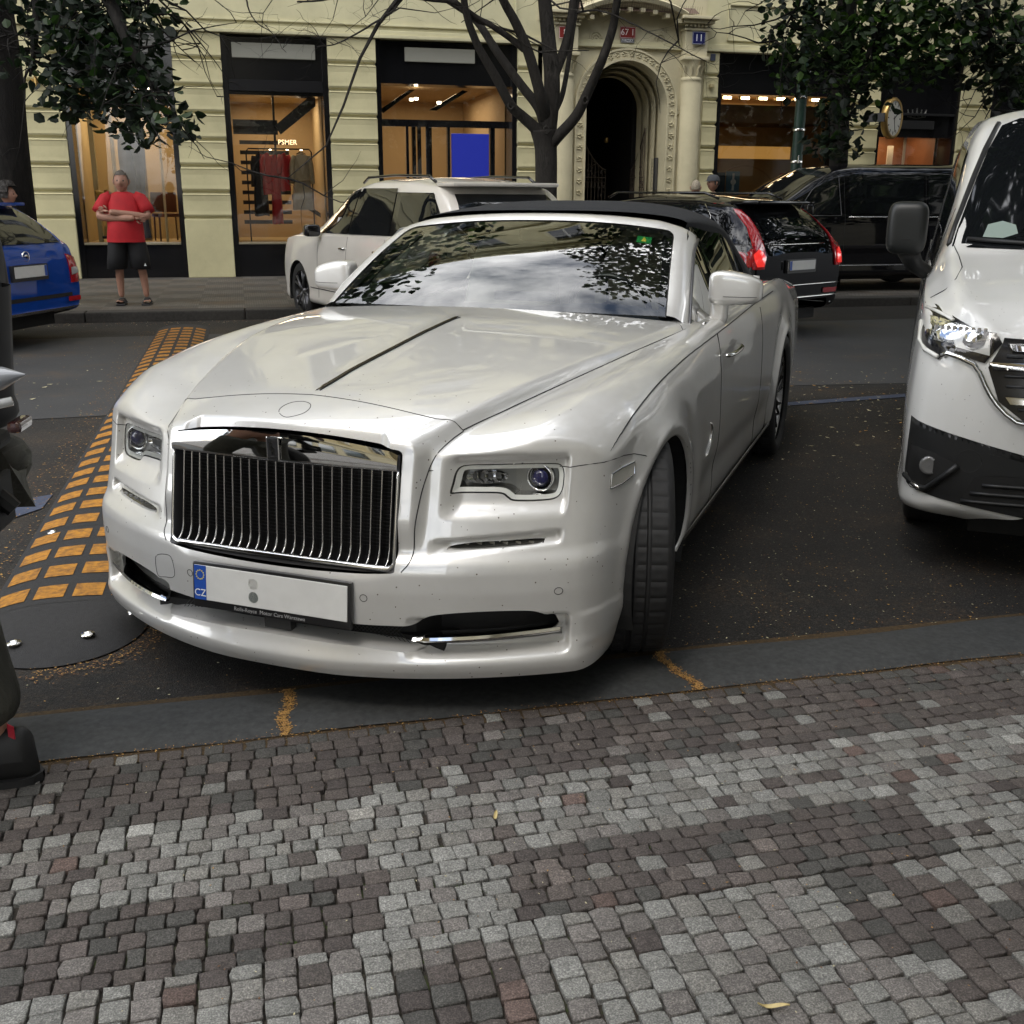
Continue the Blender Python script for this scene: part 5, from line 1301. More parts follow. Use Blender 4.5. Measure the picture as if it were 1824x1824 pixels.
m = MB(); m.bbox(3.86, 4.56, NW + .17, NW + .22, .2, 2.62, .01); m.obj('blue_panel', plain('panel_blue', (.012, .022, .30), .45, emit=(.02, .04, .5), es=.12), G3)
m = MB()
for pts in ([(4.02, 1.64), (4.1, 1.70), (4.2, 1.72), (4.3, 1.68), (4.42, 1.62)], [(4.08, 1.58), (4.15, 1.66), (4.22, 1.70)], [(4.12, 1.74), (4.2, 1.76), (4.28, 1.74)], [(4.2, 1.70), (4.24, 1.60), (4.3, 1.54)], [(4.04, 1.52), (4.1, 1.6), (4.05, 1.66)]):
    m.tube([(x, NW + .166, z) for x, z in pts], .008, 5)
m.obj('panel_emblem', plain('print_white', (.75, .75, .73), .5), G3)
for x, z, d_ in ((3.25, 3.27, .9), (3.42, 3.33, 1.4), (3.75, 3.22, .8)):
    m = MB(); m.lathe([(.001, .0), (.035, .0), (.04, .04)], 12, Matrix.Translation((x, NW + d_, z - .05))); m.obj('spot_lamp', M_SPOTL, G3)
# window 4: jeweller
G4 = shopwin(8.97, 11.72, 4.17, 3.44, zsill=.72)
room(SHOP, 9.07, 11.62, .7, 3.5, 1.9, plain('gold_wall', (.42, .30, .15), .7), back=plain('silk_back', (.40, .27, .12), .6, noise=.12, nscale=2), light=22, lc=(1, .74, .42))
m = MB(); m.box(9.07, 11.62, NW + .6, NW + 1.8, 2.95, 3.28); m.obj('display_pelmet', plain('pelmet_brown', (.11, .065, .03), .5), G4)
m = MB(); m.box(9.07, 11.0, NW + .8, NW + .85, 2.28, 2.52); m.obj('display_rail', plain('rail_amber', (.50, .24, .05), .4, emit=(1, .5, .12), es=.25), G4)
m = MB(); m.lathe([(.80, 0), (.83, 0), (.83, .02), (.80, .02)], 40, Matrix.Translation((10.35, NW + 1.5, 1.35)) @ Matrix.Rotation(R(90), 4, 'X'), 0, math.pi); m.obj('display_arch', plain('arch_gold', (.30, .19, .08), .4), G4)
for k in range(7):
    F_ = MB(); x = 9.12 + k * .375; F_.bbox(x, x + .20, NW + .12, NW + .2, 3.33, 3.40, .01); fo = F_.obj('awning_lamp', M_GOLD, G4)
    q = MB()
    for dx in (.03, .12): q.bbox(x + dx - .01, x + dx + .07, NW + .095, NW + .118, 3.335, 3.385, .008)
    q.obj('lamp_tube', M_LAMP, fo)
def crown(s_, z, w_, mat, par):
    m = MB(); pts = []
    for k in range(5):
        x = s_ + (k - 2) * w_ / 5; tz = z + .13 * (1.15 if k == 2 else .95); m.tube([(x - .03, NW + .09, z), (x + (k - 2) * .02, NW + .085, tz - .01)], .006, 5); m.tube([(x + .03, NW + .09, z), (x + (k - 2) * .02, NW + .085, tz - .01)], .006, 5)
        m.lathe([(.0001, 0), (.014, .0), (.014, .01)], 8, Matrix.Translation((x + (k - 2) * .02, NW + .092, tz)) @ Matrix.Rotation(R(90), 4, 'X'))
    m.tube([(s_ - w_ * .5, NW + .09, z), (s_, NW + .085, z - .03), (s_ + w_ * .5, NW + .09, z)], .008, 5); m.obj('crown_emblem', mat, par)
M_PEWT = plain('pewter', (.22, .22, .21), .35, .6)
crown(10.75, 3.78, .36, M_PEWT, G4)
# window 5
G5 = shopwin(12.42, 14.26, 4.22, 2.72, zsill=.72)
m = MB(); m.box(12.45, 14.22, NW + .02, NW + .10, 3.12, 3.16); m.bbox(12.95, 13.75, NW + .05, NW + .10, 2.86, 3.02, .01); m.obj('fascia_bands', plain('fascia_charcoal', (.016, .016, .017), .3), G5)
crown(13.35, 3.10, .42, M_PEWT, G5)
room(SHOP, 12.5, 14.16, .7, 2.9, 1.7, plain('walnut_wall', (.16, .065, .028), .5, noise=.2, nscale=4), back=plain('walnut_back', (.20, .08, .03), .5, noise=.2, nscale=6), light=15, lc=(1, .7, .42))
m = MB(); m.box(13.28, 13.32, NW + .3, NW + .34, .72, 2.72); m.box(13.5, 13.62, NW + 1.2, NW + 1.25, .8, 2.6); m.box(12.75, 13.05, NW + .7, NW + .72, 1.0, 1.95); m.obj('display_panels', plain('ivory_panel', (.5, .47, .40), .6), G5)
# other bays
for a_, b_ in [(-13.3, -11.3), (-10.4, -8.6), (-7.7, -5.9), (-5.1, -3.52), (14.95, 17.2), (18.0, 20.4), (21.3, 23.6)]:
    g = shopwin(a_, b_, 4.14, 3.3); m = MB(); m.box(a_ + .1, b_ - .1, NW + .6, NW + .7, .6, 3.4); m.obj('interior_back', M_DARKW, g)
# brass plaques
for s_ in (12.07, 14.6):
    m = MB(); m.bbox(s_ - .26, s_ + .26, NW - .075, NW - .05, 1.66, 1.98, .006); PQ = m.obj('shop_plaque', plain('plaque_grey', (.20, .21, .185), .35), SHOP)
    rot_text('plaque_text', 'Cartier', .10, plain('plaque_letters', (.05, .05, .045), .5), s_, .077, 1.82, PQ, .001)

# ---- arched portal
PO = thing('portal', None, None); PO.parent = SHOP
PC, PR_, PZ = 7.13, .79, 3.14
m = MB()
def arch_ring(mb, r0, r1, d0, d1, z0=.125, seg=40):
    out_ = []
    for k in range(seg + 1):
        a_ = math.pi * k / seg; out_.append((math.cos(a_), math.sin(a_)))
    pts = [(1, None)] 
    rows = []
    prof = [(-1, 0)] 
    path = [(PC - 1, 'l')]
    def P_(r_, a_): return (PC - r_ * math.cos(a_), PZ + r_ * math.sin(a_))
    sec = [[(PC - r_, z0) for r_ in (r0, r1)]] + [[P_(r_, math.pi * k / seg) for r_ in (r0, r1)] for k in range(seg + 1)] + [[(PC + r_, z0) for r_ in (r0, r1)]]
    mb.grid([[(a_[0], NW - d0, a_[1]), (a_[0], NW - d1, a_[1]), (b_[0], NW - d1, b_[1]), (b_[0], NW - d0, b_[1])] for a_, b_ in sec])
# wall plate around the arch
seg = 40; pl_ = []
for k in range(seg + 1):
    a_ = math.pi * k / seg; x, z = PC - 1.0 * math.cos(a_), PZ + 1.0 * math.sin(a_); t = max(abs(math.cos(a_)) / 1.62, abs(math.sin(a_)) / 1.45)
    pl_.append([(x, NW - .02, z), (PC - math.cos(a_) / t, NW - .02, PZ + math.sin(a_) / t)])
m.grid(pl_); m.box(5.42, PC - 1.0, NW - .02, NW + .3, .125, PZ); m.box(PC + 1.0, 8.66, NW - .02, NW + .3, .125, PZ); m.box(5.42, 8.66, NW - .019, NW + .3, 4.55, 5.35)
arch_ring(m, .99, .97, .03, .02); m.obj('portal_wall', M_STUC, PO)
m = MB(); arch_ring(m, 1.0, .965, .02, .09); arch_ring(m, .965, .83, .05, .07); arch_ring(m, .83, .79, .03, .095); arch_ring(m, .792, .785, .09, -1.3)
for k, (a0, a1, d) in enumerate(((.79, .72, -.30), (.72, .66, -.50), (.66, .60, -.75))): arch_ring(m, a0, a1, d, d - .25)
m.obj('archivolt', M_STUC, PO)
m = MB()
for k in range(46):      # carved garland on the arch band
    if k < 13: x, z = PC - .90, .6 + k * .2
    elif k < 33: a_ = math.pi * (k - 12.5) / 20; x, z = PC - .90 * math.cos(a_), PZ + .90 * math.sin(a_)
    else: x, z = PC + .90, PZ - (k - 32.5) * .2
    for q in range(5):
        a_ = q * 1.256 + k; c = Vector((x + .035 * math.cos(a_), NW - .075, z + .035 * math.sin(a_))); m.tube([c + Vector((-.018, 0, 0)), c + Vector((0, -.012, 0)), c + Vector((.018, 0, .01))], [.006, .014, .004], 5)
for sx_ in (-1, 1):     # rosettes and scrolls in the spandrels
    cx, cz = PC + sx_ * .62, 4.28
    for r_ in (.12, .075, .03): m.tube([(cx + r_ * math.cos(a_), NW - .035, cz + r_ * math.sin(a_)) for a_ in np.linspace(0, 2 * math.pi, 22)], .014, 6)
    for q in range(7):
        p0 = (PC + sx_ * (1.02 + .05 * q), 3.0 + q * .17); m.tube([(p0[0], NW - .03, p0[1]), (p0[0] + .06 * sx_, NW - .045, p0[1] + .08), (p0[0] + .14 * sx_, NW - .03, p0[1] + .05), (p0[0] + .12 * sx_, NW - .03, p0[1] - .03)], [.006, .012, .010, .004], 5)
    for q in range(5):
        p0 = (PC + sx_ * (.30 + .10 * q), 4.20 + .04 * (q % 2)); m.tube([(p0[0], NW - .03, p0[1]), (p0[0] + .04, NW - .045, p0[1] + .05), (p0[0] + .09, NW - .03, p0[1] + .01)], [.005, .012, .004], 5)
m.obj('carved_ornament', M_STUC, PO, smooth=True)
for cx in (5.90, 8.40):
    m = MB(); m.lathe([(.27, .125), (.27, .5), (.24, .52), (.25, .58), (.215, .66), (.205, 1.5), (.20, 3.55), (.185, 3.60), (.20, 3.62), (.20, 3.66), (.175, 3.68)], 28, Matrix.Translation((cx, NW - .02, 0))); m.obj('column', M_STUC, PO, smooth=True)
    m = MB(); m.lathe([(.175, 3.66), (.18, 3.78), (.23, 3.92), (.25, 3.96)], 24, Matrix.Translation((cx, NW - .02, 0)))
    for q in range(10):
        a_ = q * math.pi / 5; dx, dy = math.cos(a_), math.sin(a_); m.tube([(cx + dx * .18, NW - .02 + dy * .18, 3.70), (cx + dx * .21, NW - .02 + dy * .21, 3.82), (cx + dx * .26, NW - .02 + dy * .26, 3.86), (cx + dx * .25, NW - .02 + dy * .25, 3.82)], [.02, .028, .02, .008], 6)
    m.bbox(cx - .25, cx + .25, NW - .27, NW + .2, 3.96, 4.02, .01); m.obj('capital', M_STUC, PO, auto=40)
    m = MB(); m.bbox(cx - .22, cx + .22, NW - .22, NW + .2, 4.02, 4.46, .01); m.bbox(cx - .25, cx + .25, NW - .25, NW + .2, 4.46, 4.50, .008)
    for q in range(7): m.box(cx - .24 + q * .075, cx - .20 + q * .075, NW - .28, NW - .2, 4.52, 4.56)
    m.bbox(cx - .30, cx + .30, NW - .33, NW + .2, 4.57, 4.63, .012); m.bbox(cx - .36, cx + .36, NW - .40, NW + .2, 4.635, 4.69, .012); m.obj('entablature', M_STUC, PO)
# curved pediment
m = MB(); rows = []
for t in np.linspace(0, 1, 30):
    x = 6.12 + (8.16 - 6.12) * t; z = 4.62 + .24 * math.sin(math.pi * t) ** .8; rows.append([(x, NW - .02, z - .06), (x, NW - .22, z - .05), (x, NW - .25, z), (x, NW - .36, z + .02), (x, NW - .40, z + .09), (x, NW - .36, z + .12), (x, NW - .02, z + .16)])
m.grid(rows)
for k in range(8): x = 6.3 + k * .24; z = 4.60 + .24 * math.sin(math.pi * (x - 6.12) / 2.04) ** .8; m.bbox(x, x + .09, NW - .30, NW - .1, z - .12, z - .05, .01)
m.obj('pediment', M_STUC, PO)
m = MB(); m.grid([[(5.95, NW - .30, 4.73), (8.4, NW - .30, 4.73)], [(5.95, NW - .05, 4.86), (8.4, NW - .05, 4.86)]])
for k in range(60):
    x = 5.75 + k * .045; m.tube([(x, NW - .35, 4.70), (x + .01, NW - .38, 4.84)], .0025, 3)
m.obj('bird_spikes', plain('spike_rust', (.12, .08, .06), .6), PO)
# dark passage and iron gates
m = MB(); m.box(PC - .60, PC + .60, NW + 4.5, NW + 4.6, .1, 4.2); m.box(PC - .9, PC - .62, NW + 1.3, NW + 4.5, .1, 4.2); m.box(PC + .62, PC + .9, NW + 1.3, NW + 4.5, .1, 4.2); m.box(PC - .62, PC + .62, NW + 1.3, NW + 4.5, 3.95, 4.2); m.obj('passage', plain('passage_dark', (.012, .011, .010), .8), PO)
M_IRON = plain('wrought_iron', (.060, .045, .032), .6)
def gate_leaf(x0, y0, x1, y1):
    m = MB(); L = math.hypot(x1 - x0, y1 - y0); ex, ey = (x1 - x0) / L, (y1 - y0) / L
    P = lambda t, z: (x0 + ex * t, y0 + ey * t, z)
    for k in range(9):
        t = L * k / 8; zt_ = 2.05 + .75 * (1 - t / L) ** 1.6; m.tube([P(t, .16), P(t, zt_)], .010, 5)
        if k < 8:
            for q in range(4): c = (t + L / 16, .5 + q * .42); m.tube([P(c[0] + .035 * math.cos(a_), c[1] + .06 * math.sin(a_)) for a_ in np.linspace(0, 2 * math.pi, 10)], .005, 4)
    for z in (.25, 1.1, 1.9): m.tube([P(0, z), P(L, z)], .011, 5)
    m.tube([P(L * t, 2.05 + .75 * (1 - t) ** 1.6) for t in np.linspace(0, 1, 12)], .014, 5)
    for k in range(50): t = rng.uniform(0, L); z = 2.1 - .9 * abs(t / L - .5) + rng.gauss(0, .12); m.tube([P(t, z), P(min(L, t + rng.uniform(-.05, .05)), z + rng.uniform(-.05, .05))], [.014, .004], 4)
    return m.obj('gate_leaf', M_IRON, PO)
gate_leaf(PC - .60, NW + 1.0, PC + .12, NW + 1.4); gate_leaf(PC + .62, NW + .55, PC + .60, NW + 1.25)
m = MB(); m.lathe([(.0001, .06), (.04, .05), (.055, 0), (.04, -.05), (.0001, -.06)], 12, Matrix.Translation((PC + .12, NW + 1.4, 2.62))); m.obj('gate_finial', M_GOLD, PO, smooth=True)
m = MB(); m.bbox(PC + .72, PC + .775, NW + .2, NW + .42, 1.65, 2.25, .005); m.obj('intercom_panel', M_SATIN, PO)
# house numbers
def numplate(s_, z, w_, h_, c, txt, tsize, d_=.26, sub=None):
    m = MB(); m.bbox(s_ - w_ / 2, s_ + w_ / 2, NW - d_ - .012, NW - d_, z - h_ / 2, z + h_ / 2, .006); o = m.obj('house_number', plain('enamel_' + c[0], c[1], .3), PO)
    rot_text('number_text', txt, tsize, plain('print_white', (.75, .75, .73), .5), s_, d_ + .0135, z, o, .001)
    m = MB(); m.tube([(s_ - w_ / 2 + .01, NW - d_ - .013, z - h_ / 2 + .01), (s_ + w_ / 2 - .01, NW - d_ - .013, z - h_ / 2 + .01), (s_ + w_ / 2 - .01, NW - d_ - .013, z + h_ / 2 - .01), (s_ - w_ / 2 + .01, NW - d_ - .013, z + h_ / 2 - .01), (s_ - w_ / 2 + .01, NW - d_ - .013, z - h_ / 2 + .01)], .003, 4); m.obj('plate_border', plain('print_white', (.75, .75, .73), .5), o)
    return o
numplate(8.42, 4.33, .26, .22, ('blue', (.010, .014, .09)), '11', .17)
numplate(7.10, 4.40, .30, .20, ('red', (.20, .022, .018)), '67 1', .15, .075)
numplate(7.10, 4.26, .26, .07, ('navy', (.008, .010, .03)), 'PARIZSKA', .05, .075)
numplate(5.86, 4.33, .24, .20, ('red', (.20, .022, .018)), '8', .15)
m = MB(); m.bbox(8.76, 8.86, NW - .07, NW - .055, 3.98, 4.10, .004); m.obj('street_plate', plain('slate_blue', (.05, .06, .09), .4), SHOP)
m = MB(); m.bbox(8.76, 8.84, NW - .14, NW - .055, 3.50, 3.58, .02); m.obj('wall_camera', plain('camera_buff', (.35, .30, .16), .5), SHOP)
# wall lamp on the left pier
m = MB(); m.bbox(-3.15, -2.95, NW - .12, NW - .06, 3.25, 3.32, .01); m.tube([(-3.05, NW - .1, 3.3), (-3.05, NW - .25, 3.35), (-3.05, NW - .3, 3.2)], .02, 6); m.obj('wall_lantern', M_GOLD, SHOP, auto=40)
# big round clock
CK = thing('clock', None, None); CK.parent = SHOP; CK.location = (12.50, NW - .38, 3.02); CK.rotation_euler.z = R(34)
RX = Matrix.Rotation(R(90), 4, 'X')
m = MB(); m.lathe([(.32, .06), (.36, .07), (.385, .04), (.385, -.04), (.36, -.07), (.32, -.06)], 40, RX); m.obj('clock_rim', M_GOLD, CK, smooth=True)
m = MB(); m.lathe([(.001, .045), (.325, .045)], 40, RX); m.lathe([(.001, -.045), (.325, -.045)], 40, RX); m.obj('clock_face', plain('clock_white', (.55, .54, .48), .5), CK)
m = MB()
for k in range(12): a_ = k * math.pi / 6; m.box(-.012, .012, -.049, -.046, .24, .30, Matrix.Rotation(a_, 4, 'Y'))
m.box(-.012, .012, -.053, -.050, -.03, .17, Matrix.Rotation(R(60), 4, 'Y')); m.box(-.009, .009, -.057, -.054, -.04, .26, Matrix.Rotation(R(165), 4, 'Y')); m.obj('clock_hands', M_BLACKP, CK)
m = MB(); m.box(-.42, -.385, -.03, .35, -.08, .08); m.box(-.42, -.32, .30, .34, -.12, .12); m.obj('clock_bracket', M_BLACKP, CK)

# ---- goods in the windows (each lifts away)
def sgood(o, s_, n_, z, label, cat, group=None, rz=0):
    o.location = W(s_, n_, z); o.rotation_euler.z = SA + rz; tag(o, label, cat, group); return o
RK = sthing('clothes_rack', 'thin black clothes rail standing behind the second shop window', 'clothes rack', .78, NW + .75, .70)
m = MB(); m.tube([(-.58, 0, 0), (-.58, 0, 1.58), (-.54, 0, 1.63), (.54, 0, 1.63), (.58, 0, 1.58), (.58, 0, 0)], .014, 6); m.tube([(-.58, -.2, .01), (-.58, .2, .01)], .014, 6); m.tube([(.58, -.2, .01), (.58, .2, .01)], .014, 6); m.obj('rail', M_BLACKP, RK, smooth=True)
m = MB()
for x in (-.15, .15, .4): m.lathe([(.001, -.002), (.02, -.002), (.02, .01)], 8, Matrix.Translation((x, 0, 1.612)))
m.obj('rail_lamp', M_SPOTL, RK)
def garment(name, w_, L, mat, label, cat, s_, z_top, flare=1.2, sleeves=True, belt=None, group=None, lap=None, rz=.5):
    T_o = sthing(name, label, cat, s_, NW + .72, z_top - L, group, rz)
    m = MB(); rows = []
    for t in np.linspace(0, 1, 16):
        z = L * (1 - t); hw = w_ * (.18 + .82 * min(1, t * 7)) * (1 + (flare - 1) * t) * (1 - .18 * math.exp(-((t - .45) / .12) ** 2)); r_ = []
        for q in range(21):
            a_ = 2 * math.pi * q / 20; fold = 1 + .10 * t * math.sin(a_ * 5 + t * 2); r_.append((hw * math.cos(a_), (.035 + .05 * t) * math.sin(a_) * fold * 1.2, z + .01 * math.sin(a_ * 3)))
        rows.append(r_)
    m.grid(rows)
    m.obj('cloth', mat, T_o, smooth=True)
    if sleeves:
        for q in (-1, 1):
            m = MB(); m.tube([(q * w_ * .85, 0, L * .94), (q * w_ * 1.15, -.02, L * .80), (q * w_ * 1.25, -.03, L * .60), (q * w_ * 1.32, -.02, L * .46)], [.045, .05, .045, .04], 8); m.obj('sleeve', mat, T_o, smooth=True)
    if belt: m = MB(); m.tube([(w_ * .95 * math.cos(a_), .085 * math.sin(a_), L * .52) for a_ in np.linspace(0, 2 * math.pi, 16)], .022, 6); m.obj('belt', belt, T_o, smooth=True)
    if lap:
        m = MB(); m.add([(-.11, -.08, L * .95), (0, -.09, L * .62), (.0, -.075, L * .96)], [(0, 1, 2)]); m.add([(.11, -.08, L * .95), (0, -.092, L * .62), (.0, -.077, L * .96)], [(0, 2, 1)]); m.obj('lapel', lap, T_o)
    m = MB(); m.tube([(-w_ * .6, 0, L * .97), (0, 0, L * 1.02), (w_ * .6, 0, L * .97)], .008, 5); m.tube([(0, 0, L * 1.02), (0, 0, L * 1.05), (.02, 0, L * 1.07)], .004, 4); m.obj('hanger', M_BLACKP, T_o)
    return T_o
M_RED = plain('red_cloth', (.42, .012, .015), .6, noise=.15, nscale=12)
garment('dark_coat', .12, 1.10, plain('charcoal_cloth', (.02, .02, .02), .8), 'long charcoal coat at left end of the shop rail', 'coat', .42, 2.26)
garment('red_blouse', .10, .72, M_RED, 'short red blouse hanging beside the charcoal coat', 'blouse', .56, 2.26)
garment('red_dress', .085, 1.20, M_RED, 'long narrow red dress hanging in the middle of the rail', 'dress', .70, 2.22, sleeves=False)
garment('red_shirt', .09, .66, M_RED, 'short red shirt hanging next to the beige trench coat', 'shirt', .86, 2.26)
garment('trench_coat', .145, 1.0, plain('trench_beige', (.40, .35, .24), .7, noise=.1), 'belted beige trench coat at right end of the shop rail', 'coat', 1.17, 2.27, 1.35, True, plain('trench_beige', (.40, .35, .24), .7), lap=plain('trench_light', (.50, .45, .34), .7), rz=.1)
def simple(name, build, mat, s_, n_, z, label, cat, group=None, rz=0):
    m = MB(); build(m); o = m.obj(name, mat, auto=40); return sgood(o, s_, n_, z, label, cat, group, rz)
def shoe(m):
    rows = []
    for t in np.linspace(0, 1, 10): x = -.12 + .24 * t; hw = .035 * math.sin(math.pi * (.12 + .8 * t)) + .008; h_ = .10 - .07 * t + .01 * math.sin(6 * t); rows.append([(x, hw * math.cos(a_), max(0, h_ * .5 + h_ * .5 * math.sin(a_))) for a_ in np.linspace(0, 2 * math.pi, 11)])
    m.grid(rows); m.box(-.13, .13, -.035, .035, 0, .015)
simple('shoe', shoe, plain('shoe_gold', (.45, .28, .05), .4, noise=.4, nscale=30), -2.28, NW + .46, 1.50, 'yellow and brown shoe on the upper shelf of left shop window', 'shoe', rz=.4)
simple('shoe', shoe, plain('shoe_tan', (.35, .15, .05), .4), -2.15, NW + .50, 1.50, 'tan shoe right of the yellow one on the window shelf', 'shoe', rz=.8)
def bag(m):
    m.bbox(-.11, .11, -.05, .05, 0, .16, .02); m.tube([(-.07, 0, .16), (-.05, 0, .24), (.05, 0, .24), (.07, 0, .16)], .008, 6)
simple('handbag', bag, plain('bag_gold', (.40, .30, .08), .4), -2.2, NW + .48, .82, 'yellow handbag on the low shelf of left shop window', 'handbag')
def drapes(m):
    rows = []
    for t in np.linspace(0, 1, 12): z = 1.75 * t; rows.append([(-.20 + .40 * q + .03 * math.sin(6 * t + q * 9), .05 * math.sin(q * 15 + t * 2), z) for q in np.linspace(0, 1, 14)])
    m.grid(rows)
simple('grey_garment', drapes, plain('grey_cloth', (.16, .17, .19), .7), -1.75, NW + .6, .78, 'grey draped dress standing in the left shop window', 'dress')
def chair_(m):
    for x in (-.2, .2):
        for y in (-.2, .2): m.tube([(x, y, 0), (x * .95, y * .95, .42)], .015, 6)
    m.bbox(-.23, .23, -.23, .23, .42, .48, .02); m.bbox(-.23, .23, .19, .24, .5, .85, .02)
simple('side_chair', chair_, plain('chair_wood', (.10, .045, .02), .4), -1.25, NW + .85, .72, 'small dark wooden chair inside the left shop window', 'chair', rz=.3)
def poster(m): m.bbox(-.24, .24, -.02, .02, 0, .42, .005)
P1 = simple('poster_panel', poster, plain('poster_red', (.33, .012, .02), .4), 10.78, NW + .30, 1.58, 'dark red advertising card in the jeweller window', 'display card')
rot = text('card_text', 'Cartier', .085, plain('card_gold', (.6, .5, .3), .4), Matrix.Translation((.06, -.022, .36)) @ RF, P1, .0005)
for dx, r_ in ((-.08, .05), (.06, .06)):
    m = MB(); m.lathe([(r_ * .5, 0), (r_ * .7, 0), (r_ * .7, .01), (r_ * .5, .01)], 16, Matrix.Translation((dx, -.022, .13)) @ RF); m.obj('printed_watch', plain('print_white', (.75, .75, .73), .5), P1)
P2 = simple('poster_panel', lambda m: m.bbox(-.14, .14, -.02, .02, 0, .46, .005), plain('poster_teal', (.10, .20, .27), .4), 9.53, NW + .30, 1.56, 'pale blue advertising card with a watch in the jeweller window', 'display card')
m = MB(); m.box(-.022, .022, -.024, -.021, .10, .42); m.lathe([(.001, 0), (.055, 0), (.055, .008)], 18, Matrix.Translation((0, -.024, .26)) @ RF); m.obj('printed_watch', plain('print_white', (.75, .75, .73), .5), P2)
simple('poster_panel', lambda m: m.bbox(-.09, .09, -.02, .02, 0, .44, .005), plain('poster_dark', (.03, .05, .07), .4), 9.28, NW + .32, 1.56, 'narrow dark advertising card left of the pale blue one', 'display card')

# ================================================================ buildings that close the street behind the camera and at the ends
def block(label, s0, s1, nn, c, cl, floors, face, bay=2.9, z0=4.6):
    B = sthing('town_building', label, 'building', 0, 0)
    mw = wall_paint('render_%02d' % int(c[0] * 100), c); ml = wall_paint('trim_%02d' % int(cl[0] * 100), cl)
    upper(B, s0, s1, nn, z0, floors, 3.7, bay, (mw, ml, M_PANE, M_FRM), face)
    m = MB(); f = -face
    m.box(s0, s1, *sorted((nn - f * .02, nn - f * .5)), 0, z0 - .25)
    k = s0 + 1.0
    tr = MB()
    while k < s1 - 2.6:
        tr.box(k, k + 2.0, *sorted((nn + f * .02, nn - f * .1)), .5, 3.6); k += 3.0
    m.obj('base_wall', ml, B); tr.obj('ground_floor_window', M_PANE, B)
    tr = MB(); tr.bbox(s0, s1, *sorted((nn + f * .2, nn - f * .2)), z0 - .25, z0, .03); tr.obj('string_course', ml, B)
    m = MB(); m.box(s0, s1, *sorted((nn - f * 8, nn - f * 8.3)), 0, z0 + floors * 3.7); m.obj('rear_wall', mw, B)
    return B
block('tall cream building behind the camera side pavement', -2.0, 24, -8.0, (.50, .455, .33), (.55, .51, .40), 4, -1)
block('ochre building on the camera side further left', -42, -9.0, -8.0, (.44, .36, .20), (.5, .44, .30), 4, -1)
block('pale grey house at the right end of the camera side', 25, 55, -8.0, (.40, .39, .36), (.5, .49, .45), 4, -1)
block('light yellow house left of the shop building', -45, -14.6, NW + .1, (.46, .42, .25), (.52, .50, .36), 4, 1)
block('white house right of the shop building', 24.8, 60, NW + .1, (.46, .44, .40), (.52, .50, .46), 4, 1)
